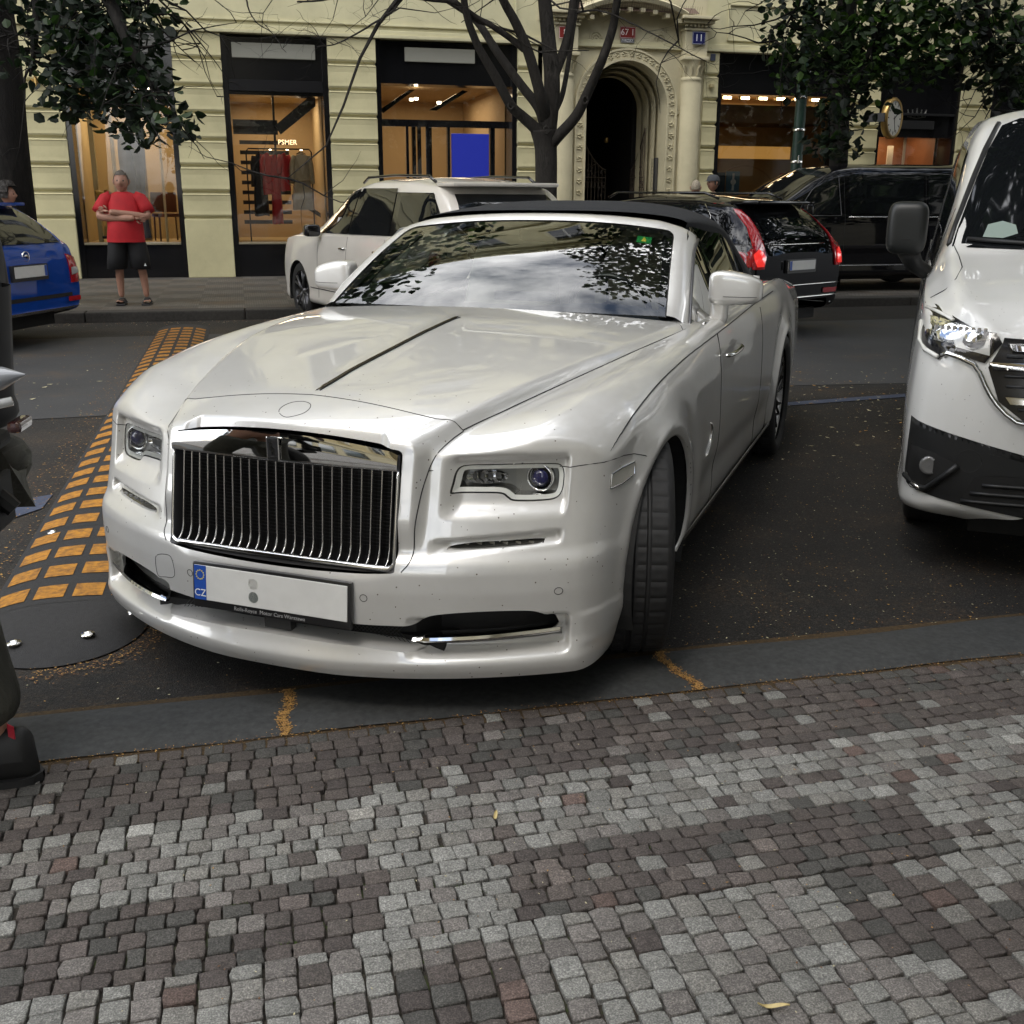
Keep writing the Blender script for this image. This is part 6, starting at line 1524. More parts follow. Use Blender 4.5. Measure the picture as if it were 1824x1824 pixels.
# ================================================================ other vehicles: lofted shells (x lateral, y towards the tail, z up; origin under the front axle)
class Shell:
    """stations: y, z_low, z_side (widest), z_belt, z_roof, w_low, w_side, w_belt, w_roof ; greenhouse collapses where z_roof ~ z_belt"""
    def __init__(s, st, nt=170, crown=.02, sharp=2.6, sm=2.0):
        st = np.array(st, float); y = st[:, 0]; d = np.r_[0, np.cumsum(np.hypot(np.diff(y), np.abs(np.diff(st[:, 4])) * .7 + np.abs(np.diff(st[:, 6])) * .8))]
        t = np.linspace(0, d[-1], nt); Q = np.stack([np.interp(t, d, st[:, k]) for k in range(9)], 1)
        Q = gauss1(Q, sm)
        s.Q = Q; s.nt = nt; rows = []
        for q in Q:
            y_, zl, zs_, zb, zr, wl, ws, wb, wr = q
            g = max(0, min(1, (zr - zb) / .25))
            P = [(wl * .80, zl), (wl, zl + .03), (wl + (ws - wl) * .6, zl + (zs_ - zl) * .45), (ws, zs_), (ws + (wb - ws) * .35, zs_ + (zb - zs_) * .62), (wb, zb)]
            P = [np.array(p) for p in crom(P, 6)]
            zr2 = max(zr, zb + .02); up = [(wb, zb), (wb - .012, zb + .015), (wb + (wr - wb) * .45, zb + (zr2 - zb) * .45), (wr + (wb - wr) * .10, zb + (zr2 - zb) * .86), (wr * .86, zr2 - .012 - .01 * g), (wr * .5, zr2 + crown * .6), (0, zr2 + crown)]
            P += [np.array(p) for p in crom(up, 5)][1:]
            rows.append([(p[0], y_, p[1]) for p in P])
        s.R = np.array(rows); s.nu = s.R.shape[1]
        # end caps bulge comes from the stations themselves
        full = []
        for r_ in s.R: full.append([(-p[0], p[1], p[2]) for p in r_] + [tuple(p) for p in r_[-2::-1]])
        s.full = full
        s.bv = BVHTree.FromPolygons([Vector(p) for r_ in full for p in r_] + [], [(a * len(full[0]) + b, (a + 1) * len(full[0]) + b, (a + 1) * len(full[0]) + b + 1, a * len(full[0]) + b + 1) for a in range(nt - 1) for b in range(len(full[0]) - 1)] + [tuple(range(len(full[0]))), tuple((nt - 1) * len(full[0]) + b for b in range(len(full[0])))])
    def body(s, name, mat, parent, arches=(), ra=.36, za=.34):
        m = MB(); w_ = len(s.full[0]); V = np.array([p for r_ in s.full for p in r_]); F_ = []
        for a in range(s.nt - 1):
            for b in range(w_ - 1):
                f = (a * w_ + b, (a + 1) * w_ + b, (a + 1) * w_ + b + 1, a * w_ + b + 1); c = V[list(f)].mean(0)
                if any(np.hypot(c[1] - ya, c[2] - za) < ra for ya in arches) and abs(c[0]) > .45 and c[2] < za + ra: continue
                F_.append(f)
        # snap arch rims
        for ya in arches:
            for i_ in range(len(V)):
                if abs(V[i_, 0]) > .45:
                    d = math.hypot(V[i_, 1] - ya, V[i_, 2] - za)
                    if abs(d - ra) < .028 and d > 0: k = ra / d; V[i_, 1] = ya + (V[i_, 1] - ya) * k; V[i_, 2] = za + (V[i_, 2] - za) * k
        F_.append(tuple(range(w_ - 1, -1, -1))); F_.append(tuple((s.nt - 1) * w_ + b for b in range(w_)))
        return mesh(name, V, F_, mat, parent, auto=38)
    def ray(s, o, d):
        q, n_, i_, ds = s.bv.ray_cast(Vector(o), Vector(d)); return q, n_
    def patch(s, poly, how, mat, name, parent, off=.004, rings=8, cen=None, sgn=1, smooth=True, thick=0, seg=.07):
        """how: 'side' poly (y,z); 'front'/'rear' poly (x,z); 'top' poly (x,y)"""
        pp = [np.array(p, float) for p in poly]; poly = []
        for k_ in range(len(pp)):
            a_, b_ = pp[k_], pp[(k_ + 1) % len(pp)]; st_ = max(1, int(np.hypot(*(b_ - a_)) / seg))
            for q_ in range(st_): poly.append(a_ + (b_ - a_) * q_ / st_)
        poly = np.array(poly, float); c = np.array(cen) if cen is not None else poly.mean(0); vs, n = [], len(poly)
        def pr(a, b):
            if how == 'side': o, d = (sgn * 3, a, b), (-sgn, 0, 0)
            elif how == 'front': o, d = (a, -4, b), (0, 1, 0)
            elif how == 'rear': o, d = (a, 9, b), (0, -1, 0)
            else: o, d = (a, b, 4), (0, 0, -1)
            q, n_ = s.ray(o, d)
            if q is None:
                q, n_, _, _ = s.bv.find_nearest(Vector((sgn * .9, a, b)) if how == 'side' else Vector((a, -.9 if how == 'front' else 4, b)))
            dd = -Vector(d); return tuple(q + dd * off)
        for k in range(1, rings + 1):
            for p in poly: q = c + (p - c) * k / rings; vs.append(pr(q[0], q[1]))
        vs.append(pr(c[0], c[1])); ci = len(vs) - 1
        fs = [(ci, k, (k + 1) % n) for k in range(n)]
        for r_ in range(rings - 1): fs += [(r_ * n + k, (r_ + 1) * n + k, (r_ + 1) * n + (k + 1) % n, r_ * n + (k + 1) % n) for k in range(n)]
        if thick:
            b0 = len(vs); last = [(rings - 1) * n + k for k in range(n)]
            ax = {'side': Vector((-sgn, 0, 0)), 'front': Vector((0, 1, 0)), 'rear': Vector((0, -1, 0)), 'top': Vector((0, 0, -1))}[how]
            vs += [tuple(Vector(vs[k]) + ax * (thick + off)) for k in last]; fs += [(last[k], last[(k + 1) % n], b0 + (k + 1) % n, b0 + k) for k in range(n)]
        return mesh(name, vs, fs, mat, parent, auto=50 if thick else None, smooth=smooth)
    def line(s, pts, how, mat, name, parent, r=.003, sgn=1, off=0.0):
        m = MB(); P = []
        for a, b in pts:
            if how == 'side': o, d = (sgn * 3, a, b), (-sgn, 0, 0)
            elif how == 'front': o, d = (a, -4, b), (0, 1, 0)
            elif how == 'rear': o, d = (a, 9, b), (0, -1, 0)
            else: o, d = (a, b, 4), (0, 0, -1)
            q, n_ = s.ray(o, d)
            if q is not None: P.append(q - Vector(d) * off)
        if len(P) > 1: m.tube(P, r, 6)
        return m.obj(name, mat, parent, smooth=True)
def rr(x0, x1, z0, z1, r_=.03, n=4):
    out_ = []
    for cx, cz, a0 in ((x1 - r_, z0 + r_, -90), (x1 - r_, z1 - r_, 0), (x0 + r_, z1 - r_, 90), (x0 + r_, z0 + r_, 180)):
        for k in range(n + 1): a_ = R(a0 + 90 * k / n); out_.append((cx + r_ * math.cos(a_), cz + r_ * math.sin(a_)))
    return out_
def simple_wheel(parent, x, y, r_, w_, flip, spokes=5, rimr=.66, mat=None, steer=0):
    W_ = thing('wheel', None, None); W_.parent = parent; W_.location = (x, y, r_); W_.rotation_euler.z = (math.pi if flip else 0) + steer
    rot = Matrix.Rotation(R(90), 4, 'Y'); h_ = w_ / 2
    m = MB(); m.lathe([(r_ * rimr, -h_ * .9), (r_ * .86, -h_), (r_ * .965, -h_ * .9), (r_, -h_ * .7), (r_, h_ * .7), (r_ * .965, h_ * .9), (r_ * .86, h_), (r_ * rimr, h_ * .9)], 48, rot); m.obj('tyre', M_RUBBER, W_, smooth=True)
    m = MB(); rm = r_ * rimr
    m.lathe([(rm * 1.02, h_ * .88), (rm * .98, h_ * .92), (rm * .93, h_ * .80), (rm * .9, -h_ * .2), (.01, -h_ * .2)], 40, rot); m.obj('rim', plain('rim_dark', (.05, .05, .052), .25, .8), W_, smooth=True)
    m = MB()
    for k in range(spokes):
        a_ = 2 * math.pi * k / spokes
        for q in (-1, 1): m.tube([(h_ * .72, rm * .1 * math.cos(a_), rm * .1 * math.sin(a_)), (h_ * .78, rm * .55 * math.cos(a_ + q * .10), rm * .55 * math.sin(a_ + q * .10)), (h_ * .84, rm * .95 * math.cos(a_ + q * .2), rm * .95 * math.sin(a_ + q * .2))], rm * .06, 5)
    m.lathe([(.001, h_ * .8), (rm * .16, h_ * .78), (rm * .2, h_ * .6)], 16, rot); m.obj('spokes', mat or M_SATIN, W_, smooth=True)
    return W_
def underpan(parent, arches, w_, y0, y1, ra=.36, za=.34):
    m = MB(); m.box(-w_ + .28, w_ - .28, y0, y1, .17, .30)
    for ya in arches:
        for sg_ in (1, -1):
            m.grid([[(sg_ * x, ya + (ra + .012) * math.cos(a_), za + (ra + .012) * math.sin(a_)) for x in (w_ - .02, w_ - .35)] for a_ in np.linspace(-.3, math.pi + .3, 20)])
            m.add([(sg_ * (w_ - .35), ya + (ra + .012) * math.cos(a_), za + (ra + .012) * math.sin(a_)) for a_ in np.linspace(-.3, math.pi + .3, 20)], [tuple(range(20))])
    m.obj('underbody', plain('underbody_black', (.008, .008, .008), .8), parent)
M_REDL = plain('tail_lamp_red', (.36, .006, .012), .12, coat=1); M_REDH = plain('tail_lamp_bright', (.55, .02, .02), .12, coat=1, emit=(1, .04, .03), es=.55)
M_TG = plain('car_window_dark', (.006, .007, .008), .03, spec=.8)

# ---------------------------------------------------------------- white van on the right, nose towards the camera
EXv = np.array([.9350, -.3546]); 
VAN = thing('delivery_van', 'white delivery van with black mirror and chrome grille, cut by the right edge', 'van', (2.79, 4.64, 0), CARYAW)
M_VW = paint('van_white_paint', (.64, .64, .62), .35, dirt=.6)
vst = [(-.93, .32, .45, .62, .66, .55, .60, .58, .40), (-.925, .28, .42, .70, .74, .66, .72, .68, .50), (-.90, .27, .46, .84, .90, .80, .84, .78, .60), (-.84, .24, .52, .93, 1.02, .90, .93, .88, .70), (-.72, .22, .58, .985, 1.10, .95, .97, .93, .78), (-.5, .2, .62, 1.04, 1.16, .965, .985, .95, .82), (-.2, .2, .66, 1.10, 1.22, .97, .99, .955, .84), (.02, .2, .68, 1.13, 1.27, .97, .99, .955, .84),
       (.30, .2, .7, 1.14, 1.47, .97, .99, .95, .82), (.6, .2, .7, 1.14, 1.70, .97, .99, .95, .80), (.86, .2, .7, 1.15, 1.88, .97, .99, .95, .78), (1.05, .2, .7, 1.16, 1.93, .97, .99, .95, .78), (1.5, .2, .7, 1.18, 1.95, .97, .99, .95, .80), (3.9, .2, .7, 1.18, 1.95, .97, .99, .95, .80), (4.10, .3, .7, 1.18, 1.92, .95, .97, .93, .78), (4.15, .4, .7, 1.15, 1.85, .9, .93, .9, .72)]
VS = Shell(vst, 230, sm=1.6)
VS.body('body', M_VW, VAN, (0, 3.1), .36, .33); underpan(VAN, (0, 3.1), .97, -.75, 4.0, .36, .33)
for x, y, fl in ((.84, 0, False), (-.84, 0, True), (.84, 3.1, False), (-.84, 3.1, True)): simple_wheel(VAN, x, y, .335, .215, fl, 5)
# ---------------------------------------------------------------- white SUV (nose to the far pavement)
def place(front, label, name, cat, loc):
    """front: unit heading in world"""
    ang = math.atan2(front[0], -front[1]); return thing(name, label, cat, (loc[0], loc[1], 0), ang)
def suv(root, mat, st, arches, ra, za, wr, ww, wid, sh_kw=None):
    S_ = Shell(st, 190, **(sh_kw or {})); S_.body('body', mat, root, arches, ra, za); underpan(root, arches, wid, st[0][0] + .2, st[-1][0] - .2, ra, za)
    for x in (1, -1):
        for y in arches: simple_wheel(root, x * (wid - ww / 2 - .03), y, wr, ww, x < 0, 5, .72)
    return S_
SUV = place((-.50, .866), 'white suv with black roof rails and dark windows parked behind the convertible', 'parked_suv', 'suv', (-1.88, 14.02)); SUV.scale = (.96, .96, .95)
gst = [(-.86, .35, .55, .72, .76, .6, .68, .62, .5), (-.80, .26, .6, .90, .95, .82, .87, .80, .62), (-.6, .24, .65, 1.02, 1.07, .92, .95, .9, .72), (-.2, .24, .7, 1.07, 1.14, .95, .975, .92, .78), (.45, .24, .7, 1.09, 1.19, .95, .975, .93, .80), (.62, .24, .7, 1.10, 1.26, .95, .975, .93, .78), (1.0, .24, .7, 1.11, 1.50, .95, .975, .93, .72), (1.40, .24, .7, 1.12, 1.70, .95, .975, .93, .69), (1.9, .24, .7, 1.13, 1.765, .95, .975, .93, .69), (2.9, .24, .7, 1.15, 1.76, .95, .975, .93, .69), (3.5, .24, .7, 1.17, 1.70, .95, .975, .92, .67), (3.72, .26, .72, 1.18, 1.58, .93, .96, .90, .66), (3.90, .3, .75, 1.17, 1.44, .90, .93, .87, .69), (4.03, .36, .75, 1.08, 1.14, .86, .90, .84, .70), (4.06, .45, .72, .95, 1.0, .7, .8, .78, .6)]
GS = suv(SUV, paint('suv_white_paint', (.60, .575, .53), .35), gst, (0, 2.995), .405, .37, .375, .26, .975)
for sg in (1, -1):
    GS.patch([(.74, 1.14), (1.0, 1.42), (1.28, 1.635), (3.52, 1.61), (3.76, 1.42), (3.80, 1.24), (2.9, 1.165)], 'side', M_BLACKG, 'window_band', SUV, .006, 10, sgn=sg, cen=(2.1, 1.38))
    GS.patch([(.82, 1.15), (1.05, 1.40), (1.32, 1.62), (1.66, 1.66), (1.66, 1.15)], 'side', M_TG, 'side_window', SUV, .013, sgn=sg)
    GS.patch([(1.72, 1.15), (1.72, 1.665), (2.72, 1.66), (2.86, 1.18), (2.80, 1.17)], 'side', M_TG, 'side_window', SUV, .013, sgn=sg)
    GS.patch([(3.0, 1.22), (2.90, 1.58), (3.55, 1.60), (3.72, 1.42), (3.74, 1.25)], 'side', M_TG, 'side_window', SUV, .013, sgn=sg)
    for yy in (.75, 1.70, 2.78): GS.line([(yy, z) for z in np.linspace(.35, 1.12, 9)], 'side', M_GAP, 'door_line', SUV, .003, sg)
    for yy in (1.50, 2.52): GS.line([(yy, .98), (yy + .16, .985)], 'side', M_CHROMEB, 'door_handle', SUV, .012, sg, .012)
    GS.line([(y_, .46) for y_ in np.linspace(.45, 2.5, 12)], 'side', M_GAP, 'sill_line', SUV, .006, sg)
    m = MB(); m.tube([(sg * .60, 1.45, 1.73), (sg * .605, 1.60, 1.785), (sg * .61, 2.4, 1.80), (sg * .60, 3.2, 1.78), (sg * .59, 3.35, 1.72)], .016, 6); m.obj('roof_rail', M_BLACKG, SUV, smooth=True)
    supere(sg * 1.04, .80, 1.17, .10, .06, .075, .5, .5).obj('door_mirror', M_BLACKG, SUV, smooth=True)
    GS.patch(rr(3.86, 4.01, .88, 1.06, .03), 'side', M_REDL, 'tail_light', SUV, .01, sgn=sg)
GS.patch([(-.62, 1.22), (-.60, 1.42), (-.54, 1.60), (.54, 1.60), (.60, 1.42), (.62, 1.22)], 'rear', M_TG, 'rear_window', SUV, .012)
m = MB(); m.bbox(-.62, .62, 3.40, 3.80, 1.672, 1.715, .018); m.obj('spoiler', MATS.get('x') or bpy.data.materials['suv_white_paint'], SUV, auto=40)
text('window_lettering', 'RUSH', .09, plain('print_white', (.75, .75, .73), .5), Matrix.Translation((.86, 1.33, 1.30)) @ Matrix.Rotation(R(90), 4, 'Z') @ Matrix.Rotation(R(72), 4, 'X'), SUV, .002)
# ---------------------------------------------------------------- black SUV
BKXY = (.70, 14.87)
BK = place((-.67, .742), 'black suv seen from behind with tall red tail light, behind the wing mirror', 'parked_suv', 'suv', BKXY); BK.scale = (.97, .97, .92)
M_BK = paint('black_car_paint', (.004, .004, .005), .3)
vst2 = [(-.86, .35, .55, .68, .72, .6, .68, .62, .5), (-.80, .26, .6, .85, .90, .82, .87, .80, .62), (-.5, .24, .65, .98, 1.03, .92, .94, .89, .72), (.45, .24, .68, 1.04, 1.12, .93, .95, .91, .78), (.62, .24, .7, 1.05, 1.2, .93, .95, .91, .76), (1.0, .24, .7, 1.06, 1.42, .93, .95, .91, .70), (1.40, .24, .7, 1.07, 1.60, .93, .95, .91, .66), (1.9, .24, .7, 1.08, 1.655, .93, .95, .91, .66), (2.8, .24, .7, 1.10, 1.645, .93, .95, .90, .65), (3.30, .24, .7, 1.12, 1.58, .93, .95, .89, .64), (3.52, .26, .72, 1.12, 1.46, .92, .94, .88, .62), (3.74, .3, .75, 1.10, 1.22, .90, .92, .86, .70), (3.80, .36, .75, 1.04, 1.08, .86, .90, .84, .68), (3.84, .45, .70, .92, .97, .72, .82, .80, .6)]
KS = suv(BK, M_BK, vst2, (0, 2.865), .38, .36, .36, .24, .95)
for sg in (1, -1):
    KS.patch([(.85, 1.11), (1.08, 1.34), (1.34, 1.53), (2.9, 1.55), (3.10, 1.40), (3.05, 1.15)], 'side', M_TG, 'side_window', BK, .006, sgn=sg, cen=(1.9, 1.3))
    KS.line([(.85, 1.10), (1.9, 1.115), (3.06, 1.14), (3.13, 1.25), (3.10, 1.42), (2.95, 1.56)], 'side', M_CHROMEB, 'window_trim', BK, .006, sg, .008)
    # tall tail lamp: upright beside the glass, then wrapping out
    xs_l = [(.60, 1.57), (.64, 1.57), (.675, 1.45), (.72, 1.30), (.79, 1.17), (.885, 1.02), (.89, .90), (.87, .83), (.72, .83), (.69, .95), (.69, 1.10), (.68, 1.20), (.635, 1.40)]
    KS.patch([(sg * a, b) for a, b in xs_l], 'rear', M_REDL, 'tail_light', BK, .022, 6, cen=(sg * .72, 1.13), thick=.05)
    KS.patch([(sg * a, b) for a, b in [(.74, .86), (.85, .86), (.87, .93), (.87, 1.0), (.80, 1.06), (.74, 1.02), (.72, .97)]], 'rear', M_REDH, 'lamp_element', BK, .034, 4)
    KS.patch([(y_, z_) for y_, z_ in [(3.45, 1.06), (3.70, 1.02), (3.79, .95), (3.80, .86), (3.66, .84), (3.55, .92)]], 'side', M_REDL, 'tail_light_side', BK, .010, sgn=sg)
    m = MB(); m.tube([(sg * .63, 1.4, 1.63), (sg * .63, 1.55, 1.69), (sg * .63, 2.9, 1.69), (sg * .62, 3.1, 1.62)], .016, 6); m.obj('roof_rail', M_BLACKG, BK, smooth=True)
KS.patch([(-.58, 1.17), (-.54, 1.36), (-.48, 1.52), (.48, 1.52), (.54, 1.36), (.58, 1.17)], 'rear', M_TG, 'rear_window', BK, .012)
m = MB(); m.bbox(-.56, .56, 3.22, 3.60, 1.555, 1.60, .016); m.obj('spoiler', M_BK, BK, auto=40)
KS.line([(x, 1.10) for x in np.linspace(-.5, .5, 9)], 'rear', M_CHROMEB, 'tailgate_trim', BK, .008, 1, .01)
KS.line([(x, .62) for x in np.linspace(-.84, .84, 15)], 'rear', M_CHROME, 'bumper_trim', BK, .008, 1, .012)
KS.line([(x, .47) for x in np.linspace(-.80, .80, 15)], 'rear', M_CHROME, 'bumper_trim', BK, .012, 1, .012)
KS.line([(x, .37) for x in np.linspace(-.74, .74, 15)], 'rear', M_CHROMEB, 'bumper_trim', BK, .012, 1, .012)
KS.patch(rr(-.80, -.50, .50, .56, .02), 'rear', M_REDL, 'bumper_reflector', BK, .012); KS.patch(rr(.50, .80, .50, .56, .02), 'rear', M_REDL, 'bumper_reflector', BK, .012)
def small_plate(S_, parent, z0, z1, how='rear', band=-1, frame=True):
    if frame: S_.patch(rr(-.285, .285, z0 - .035, z1 + .012, .01), how, M_BLACKP, 'plate_holder', parent, .030, 3, thick=.03)
    S_.patch(rr(-.26, .26, z0, z1, .008), how, M_PLATE, 'number_plate', parent, .036, 3, smooth=False)
    S_.patch(rr(band * .258 - .0, band * .258 - band * .045, z0 + .003, z1 - .003, .004) if band > 0 else rr(-.258, -.215, z0 + .003, z1 - .003, .004), how, M_BLUE, 'country_band', parent, .040, 2, smooth=False)
small_plate(KS, BK, .80, .91, 'rear', 1)
m = MB(); m.tube([(.30, 3.875, .80), (.30, 3.875, .90)], .012, 6); m.obj('plate_lamp', M_CHROME, BK)
# ---------------------------------------------------------------- black passenger van parked along the far kerb
BV_ = place((-SC, -SS), 'long black passenger van with dark glass standing behind the black suv', 'passenger_van', 'van', W(7.80, 15.96)[:2]); BV_.location.z = .12
M_BKV = paint('black_van_paint', (.004, .004, .005), .3)
pst = [(-.88, .35, .55, .7, .76, .6, .7, .66, .5), (-.82, .24, .6, .92, 1.0, .82, .88, .84, .66), (-.6, .22, .62, 1.02, 1.12, .92, .94, .90, .76), (-.1, .22, .65, 1.06, 1.24, .94, .96, .93, .82), (.15, .22, .68, 1.08, 1.36, .95, .964, .94, .82), (.6, .22, .7, 1.10, 1.65, .95, .964, .94, .78), (1.0, .22, .7, 1.12, 1.84, .95, .964, .94, .76), (1.4, .22, .7, 1.13, 1.89, .95, .964, .94, .77), (4.0, .22, .7, 1.14, 1.90, .95, .964, .94, .79), (4.14, .3, .7, 1.14, 1.86, .93, .95, .92, .76), (4.20, .4, .7, 1.1, 1.78, .88, .9, .88, .7)]
PS_ = suv(BV_, M_BKV, pst, (0, 3.2), .37, .35, .345, .23, .964)
for sg in (1, -1):
    PS_.patch([(.35, 1.16), (.62, 1.48), (.80, 1.62), (1.02, 1.66), (1.06, 1.16)], 'side', M_TG, 'side_window', BV_, .005, sgn=sg)
    PS_.line([(.33, 1.15), (.60, 1.50), (.82, 1.67), (1.05, 1.70), (1.08, 1.14), (.33, 1.13)], 'side', M_SATIN, 'window_trim', BV_, .006, sg, .006)
    PS_.patch(rr(1.22, 2.50, 1.17, 1.74, .05), 'side', M_TG, 'side_window', BV_, .005, sgn=sg); PS_.patch(rr(2.58, 3.95, 1.17, 1.74, .05), 'side', M_TG, 'side_window', BV_, .005, sgn=sg)
    for yy in (1.14, 2.54): PS_.line([(yy, z) for z in np.linspace(.3, 1.82, 14)], 'side', M_GAP, 'door_line', BV_, .003, sg)
    PS_.line([(y_, 1.115) for y_ in np.linspace(1.2, 3.9, 12)], 'side', M_CHROMEB, 'waist_trim', BV_, .009, sg, .006)
    PS_.line([(y_, .40) for y_ in np.linspace(.5, 2.7, 12)], 'side', M_CHROMEB, 'sill_trim', BV_, .005, sg, .006)
    supere(sg * 1.08, .42, 1.22, .10, .06, .10, .5, .5).obj('door_mirror', M_BKV, BV_, smooth=True)
PS_.patch([(-.70, 1.32), (-.64, 1.78), (.64, 1.78), (.70, 1.32)], 'front', M_TG, 'windscreen', BV_, .01)
# ---------------------------------------------------------------- blue estate, rear at the left edge
BEXY = (-8.58, 11.66)
BE = place((-.98, .2), 'blue estate car seen from behind at the left edge', 'parked_car', 'car', BEXY)
M_BLUC = paint('blue_car_paint', (.010, .060, .34), .28, metal=.35)
est = [(-.9, .35, .5, .62, .66, .6, .68, .62, .5), (-.84, .22, .55, .78, .82, .80, .85, .78, .62), (-.5, .2, .6, .88, .93, .87, .90, .86, .7), (.45, .2, .62, .94, 1.02, .88, .91, .88, .74), (.62, .2, .65, .95, 1.08, .88, .91, .88, .72), (1.0, .2, .65, .96, 1.28, .88, .91, .88, .66), (1.40, .2, .65, .97, 1.42, .88, .91, .88, .62), (1.9, .2, .65, .98, 1.47, .88, .91, .88, .61), (3.0, .2, .66, 1.0, 1.45, .88, .91, .87, .60), (3.30, .22, .66, 1.01, 1.40, .88, .91, .86, .60), (3.55, .26, .68, 1.01, 1.22, .87, .90, .85, .64), (3.70, .3, .68, .99, 1.06, .86, .89, .84, .68), (3.76, .3, .62, .90, .95, .84, .88, .80, .64), (3.79, .34, .55, .8, .84, .78, .84, .74, .6)]
ES = suv(BE, M_BLUC, est, (0, 2.69), .35, .33, .325, .21, .905)
for sg in (1, -1):
    ES.patch([(.85, 1.0), (1.1, 1.2), (1.36, 1.36), (3.1, 1.37), (3.45, 1.2), (3.4, 1.05)], 'side', M_TG, 'side_window', BE, .006, sgn=sg, cen=(2.0, 1.2))
    ES.patch([(sg * a, b) for a, b in [(.66, .90), (.83, .86), (.86, .72), (.87, .60), (.70, .60), (.69, .74)]], 'rear', M_REDL, 'tail_light', BE, .016, 4, thick=.03)
    ES.patch([(sg * a, b) for a, b in [(.70, .76), (.84, .76), (.85, .70), (.70, .68)]], 'rear', plain('lamp_clear', (.4, .4, .4), .1, coat=1), 'lamp_clear', BE, .022, 3)
    ES.patch([(sg * a, b) for a, b in rr(.60, .82, .41, .46, .015)], 'rear', M_REDL, 'bumper_reflector', BE, .02, 3)
ES.patch([(-.66, 1.02), (-.58, 1.30), (-.50, 1.36), (.50, 1.36), (.58, 1.30), (.66, 1.02)], 'rear', M_TG, 'rear_window', BE, .012)
m = MB(); m.bbox(-.55, .55, 3.15, 3.45, 1.385, 1.42, .014); m.obj('spoiler', M_BLUC, BE, auto=40)
ES.patch([(-.86, .24), (-.84, .36), (.84, .36), (.86, .24), (.6, .19), (-.6, .19)], 'rear', M_CHROMEB, 'skid_plate', BE, .03, 4, thick=.04)
ES.patch([(.10, .24), (.10, .33), (.74, .33), (.76, .24)], 'rear', M_BLACKP, 'skid_recess', BE, .036, 3); ES.patch([(-.10, .24), (-.10, .33), (-.74, .33), (-.76, .24)][::-1], 'rear', M_BLACKP, 'skid_recess', BE, .036, 3)
ES.patch(rr(-.70, .70, .46, .50, .01), 'rear', M_GAP, 'tailgate_line', BE, .004, 2)
small_plate(ES, BE, .70, .81, 'rear')
m = MB(); yb = 3.735; m.lathe([(.045, .012), (.050, .016), (.052, .0)], 24, Matrix.Translation((0, yb + .035, .90)) @ Matrix.Rotation(R(-90), 4, 'X')); m.tube([(-.02, yb + .05, .885), (0, yb + .05, .915), (.025, yb + .05, .90)], .010, 5); m.obj('round_badge', M_CHROME, BE, smooth=True)
for tx_, sx_, z_, w__ in (('SKODA', .52, .885, .05), ('OCTAVIA', .53, .56, .026)):
    text('badge_letters', tx_, w__, M_CHROME, Matrix.Translation((sx_, 3.785, z_)) @ Matrix.Rotation(math.pi, 4, 'Z') @ Matrix.Rotation(R(90), 4, 'X'), BE, .002)
# ---------------------------------------------------------------- details of the white van's nose (x, z) on its own skin
M_VBL = plain('van_black_trim', (.007, .0075, .008), .5, noise=.2); M_VBG = plain('van_black_gloss', (.006, .006, .007), .15, coat=.4)
for s in (1, -1):
    P = lambda pl: [(s * a, b) for a, b in pl]
    VS.patch(P([(-.950, 1.062), (-.968, .98), (-.962, .915), (-.937, .895), (-.880, .878), (-.850, .912), (-.825, .908), (-.715, .880), (-.660, .955), (-.682, .990), (-.76, 1.0), (-.837, 1.036), (-.905, 1.066)]), 'front', M_VBG, 'headlight_housing', VAN, .010, 8, cen=(s * -.81, .97), thick=.03)
    VS.patch(P([(-.918, 1.018), (-.855, 1.014), (-.705, .978), (-.700, .908), (-.822, .932), (-.835, .955), (-.908, .960)]), 'front', plain('lamp_inner', (.30, .30, .29), .3, .6), 'headlight_reflector', VAN, .014, 5, cen=(s * -.80, .97))
    m = MB()
    for k in range(9):
        x = -.90 + k * .022; q, nn = VS.ray((s * x, -4, .985), (0, 1, 0)); m.bbox(s * x - .007, s * x + .007, q.y - .026, q.y - .010, .955, 1.008, .003)
    m.obj('lamp_fins', M_CHROME, VAN)
    q, nn = VS.ray((s * -.755, -4, .955), (0, 1, 0)); m = MB(); m.lathe([(.001, .028), (.032, .022), (.042, .004), (.046, .0)], 22, Matrix.Translation((s * -.755, q.y - .006, .955)) @ Matrix.Rotation(R(90), 4, 'X')); m.obj('projector', M_SILV, VAN, smooth=True)
    VS.patch(P([(-.925, 1.030), (-.855, 1.024), (-.695, .988), (-.688, .900), (-.822, .922), (-.842, .945), (-.918, .950)]), 'front', M_LENSG, 'headlight_lens', VAN, .034, 6, cen=(s * -.80, .97))
    VS.line(P([(-.958, .99), (-.956, .925), (-.930, .905), (-.884, .889)]), 'front', M_BULB, 'day_light', VAN, .009, 1, .016)
    VS.line(P([(-.945, 1.05), (-.90, 1.045), (-.84, 1.025)]), 'front', M_BULB, 'day_light', VAN, .007, 1, .016)
    VS.line(P([(-.868, .895), (-.85, .908), (-.80, .893), (-.752, .873), (-.728, .845), (-.705, .800), (-.680, .760), (-.655, .728), (-.62, .695), (-.58, .668), (-.50, .652), (-.3, .645), (0, .643)]), 'front', M_CHROME, 'grille_chrome_edge', VAN, .011, 1, .012)
VS.patch([(-.70, .865), (-.66, .95), (-.655, .975), (-.4, .965), (0, .96), (.4, .965), (.655, .975), (.66, .95), (.70, .865), (.65, .74), (.56, .675), (0, .655), (-.56, .675), (-.65, .74)], 'front', M_VBG, 'grille', VAN, .006, 9, thick=.02)
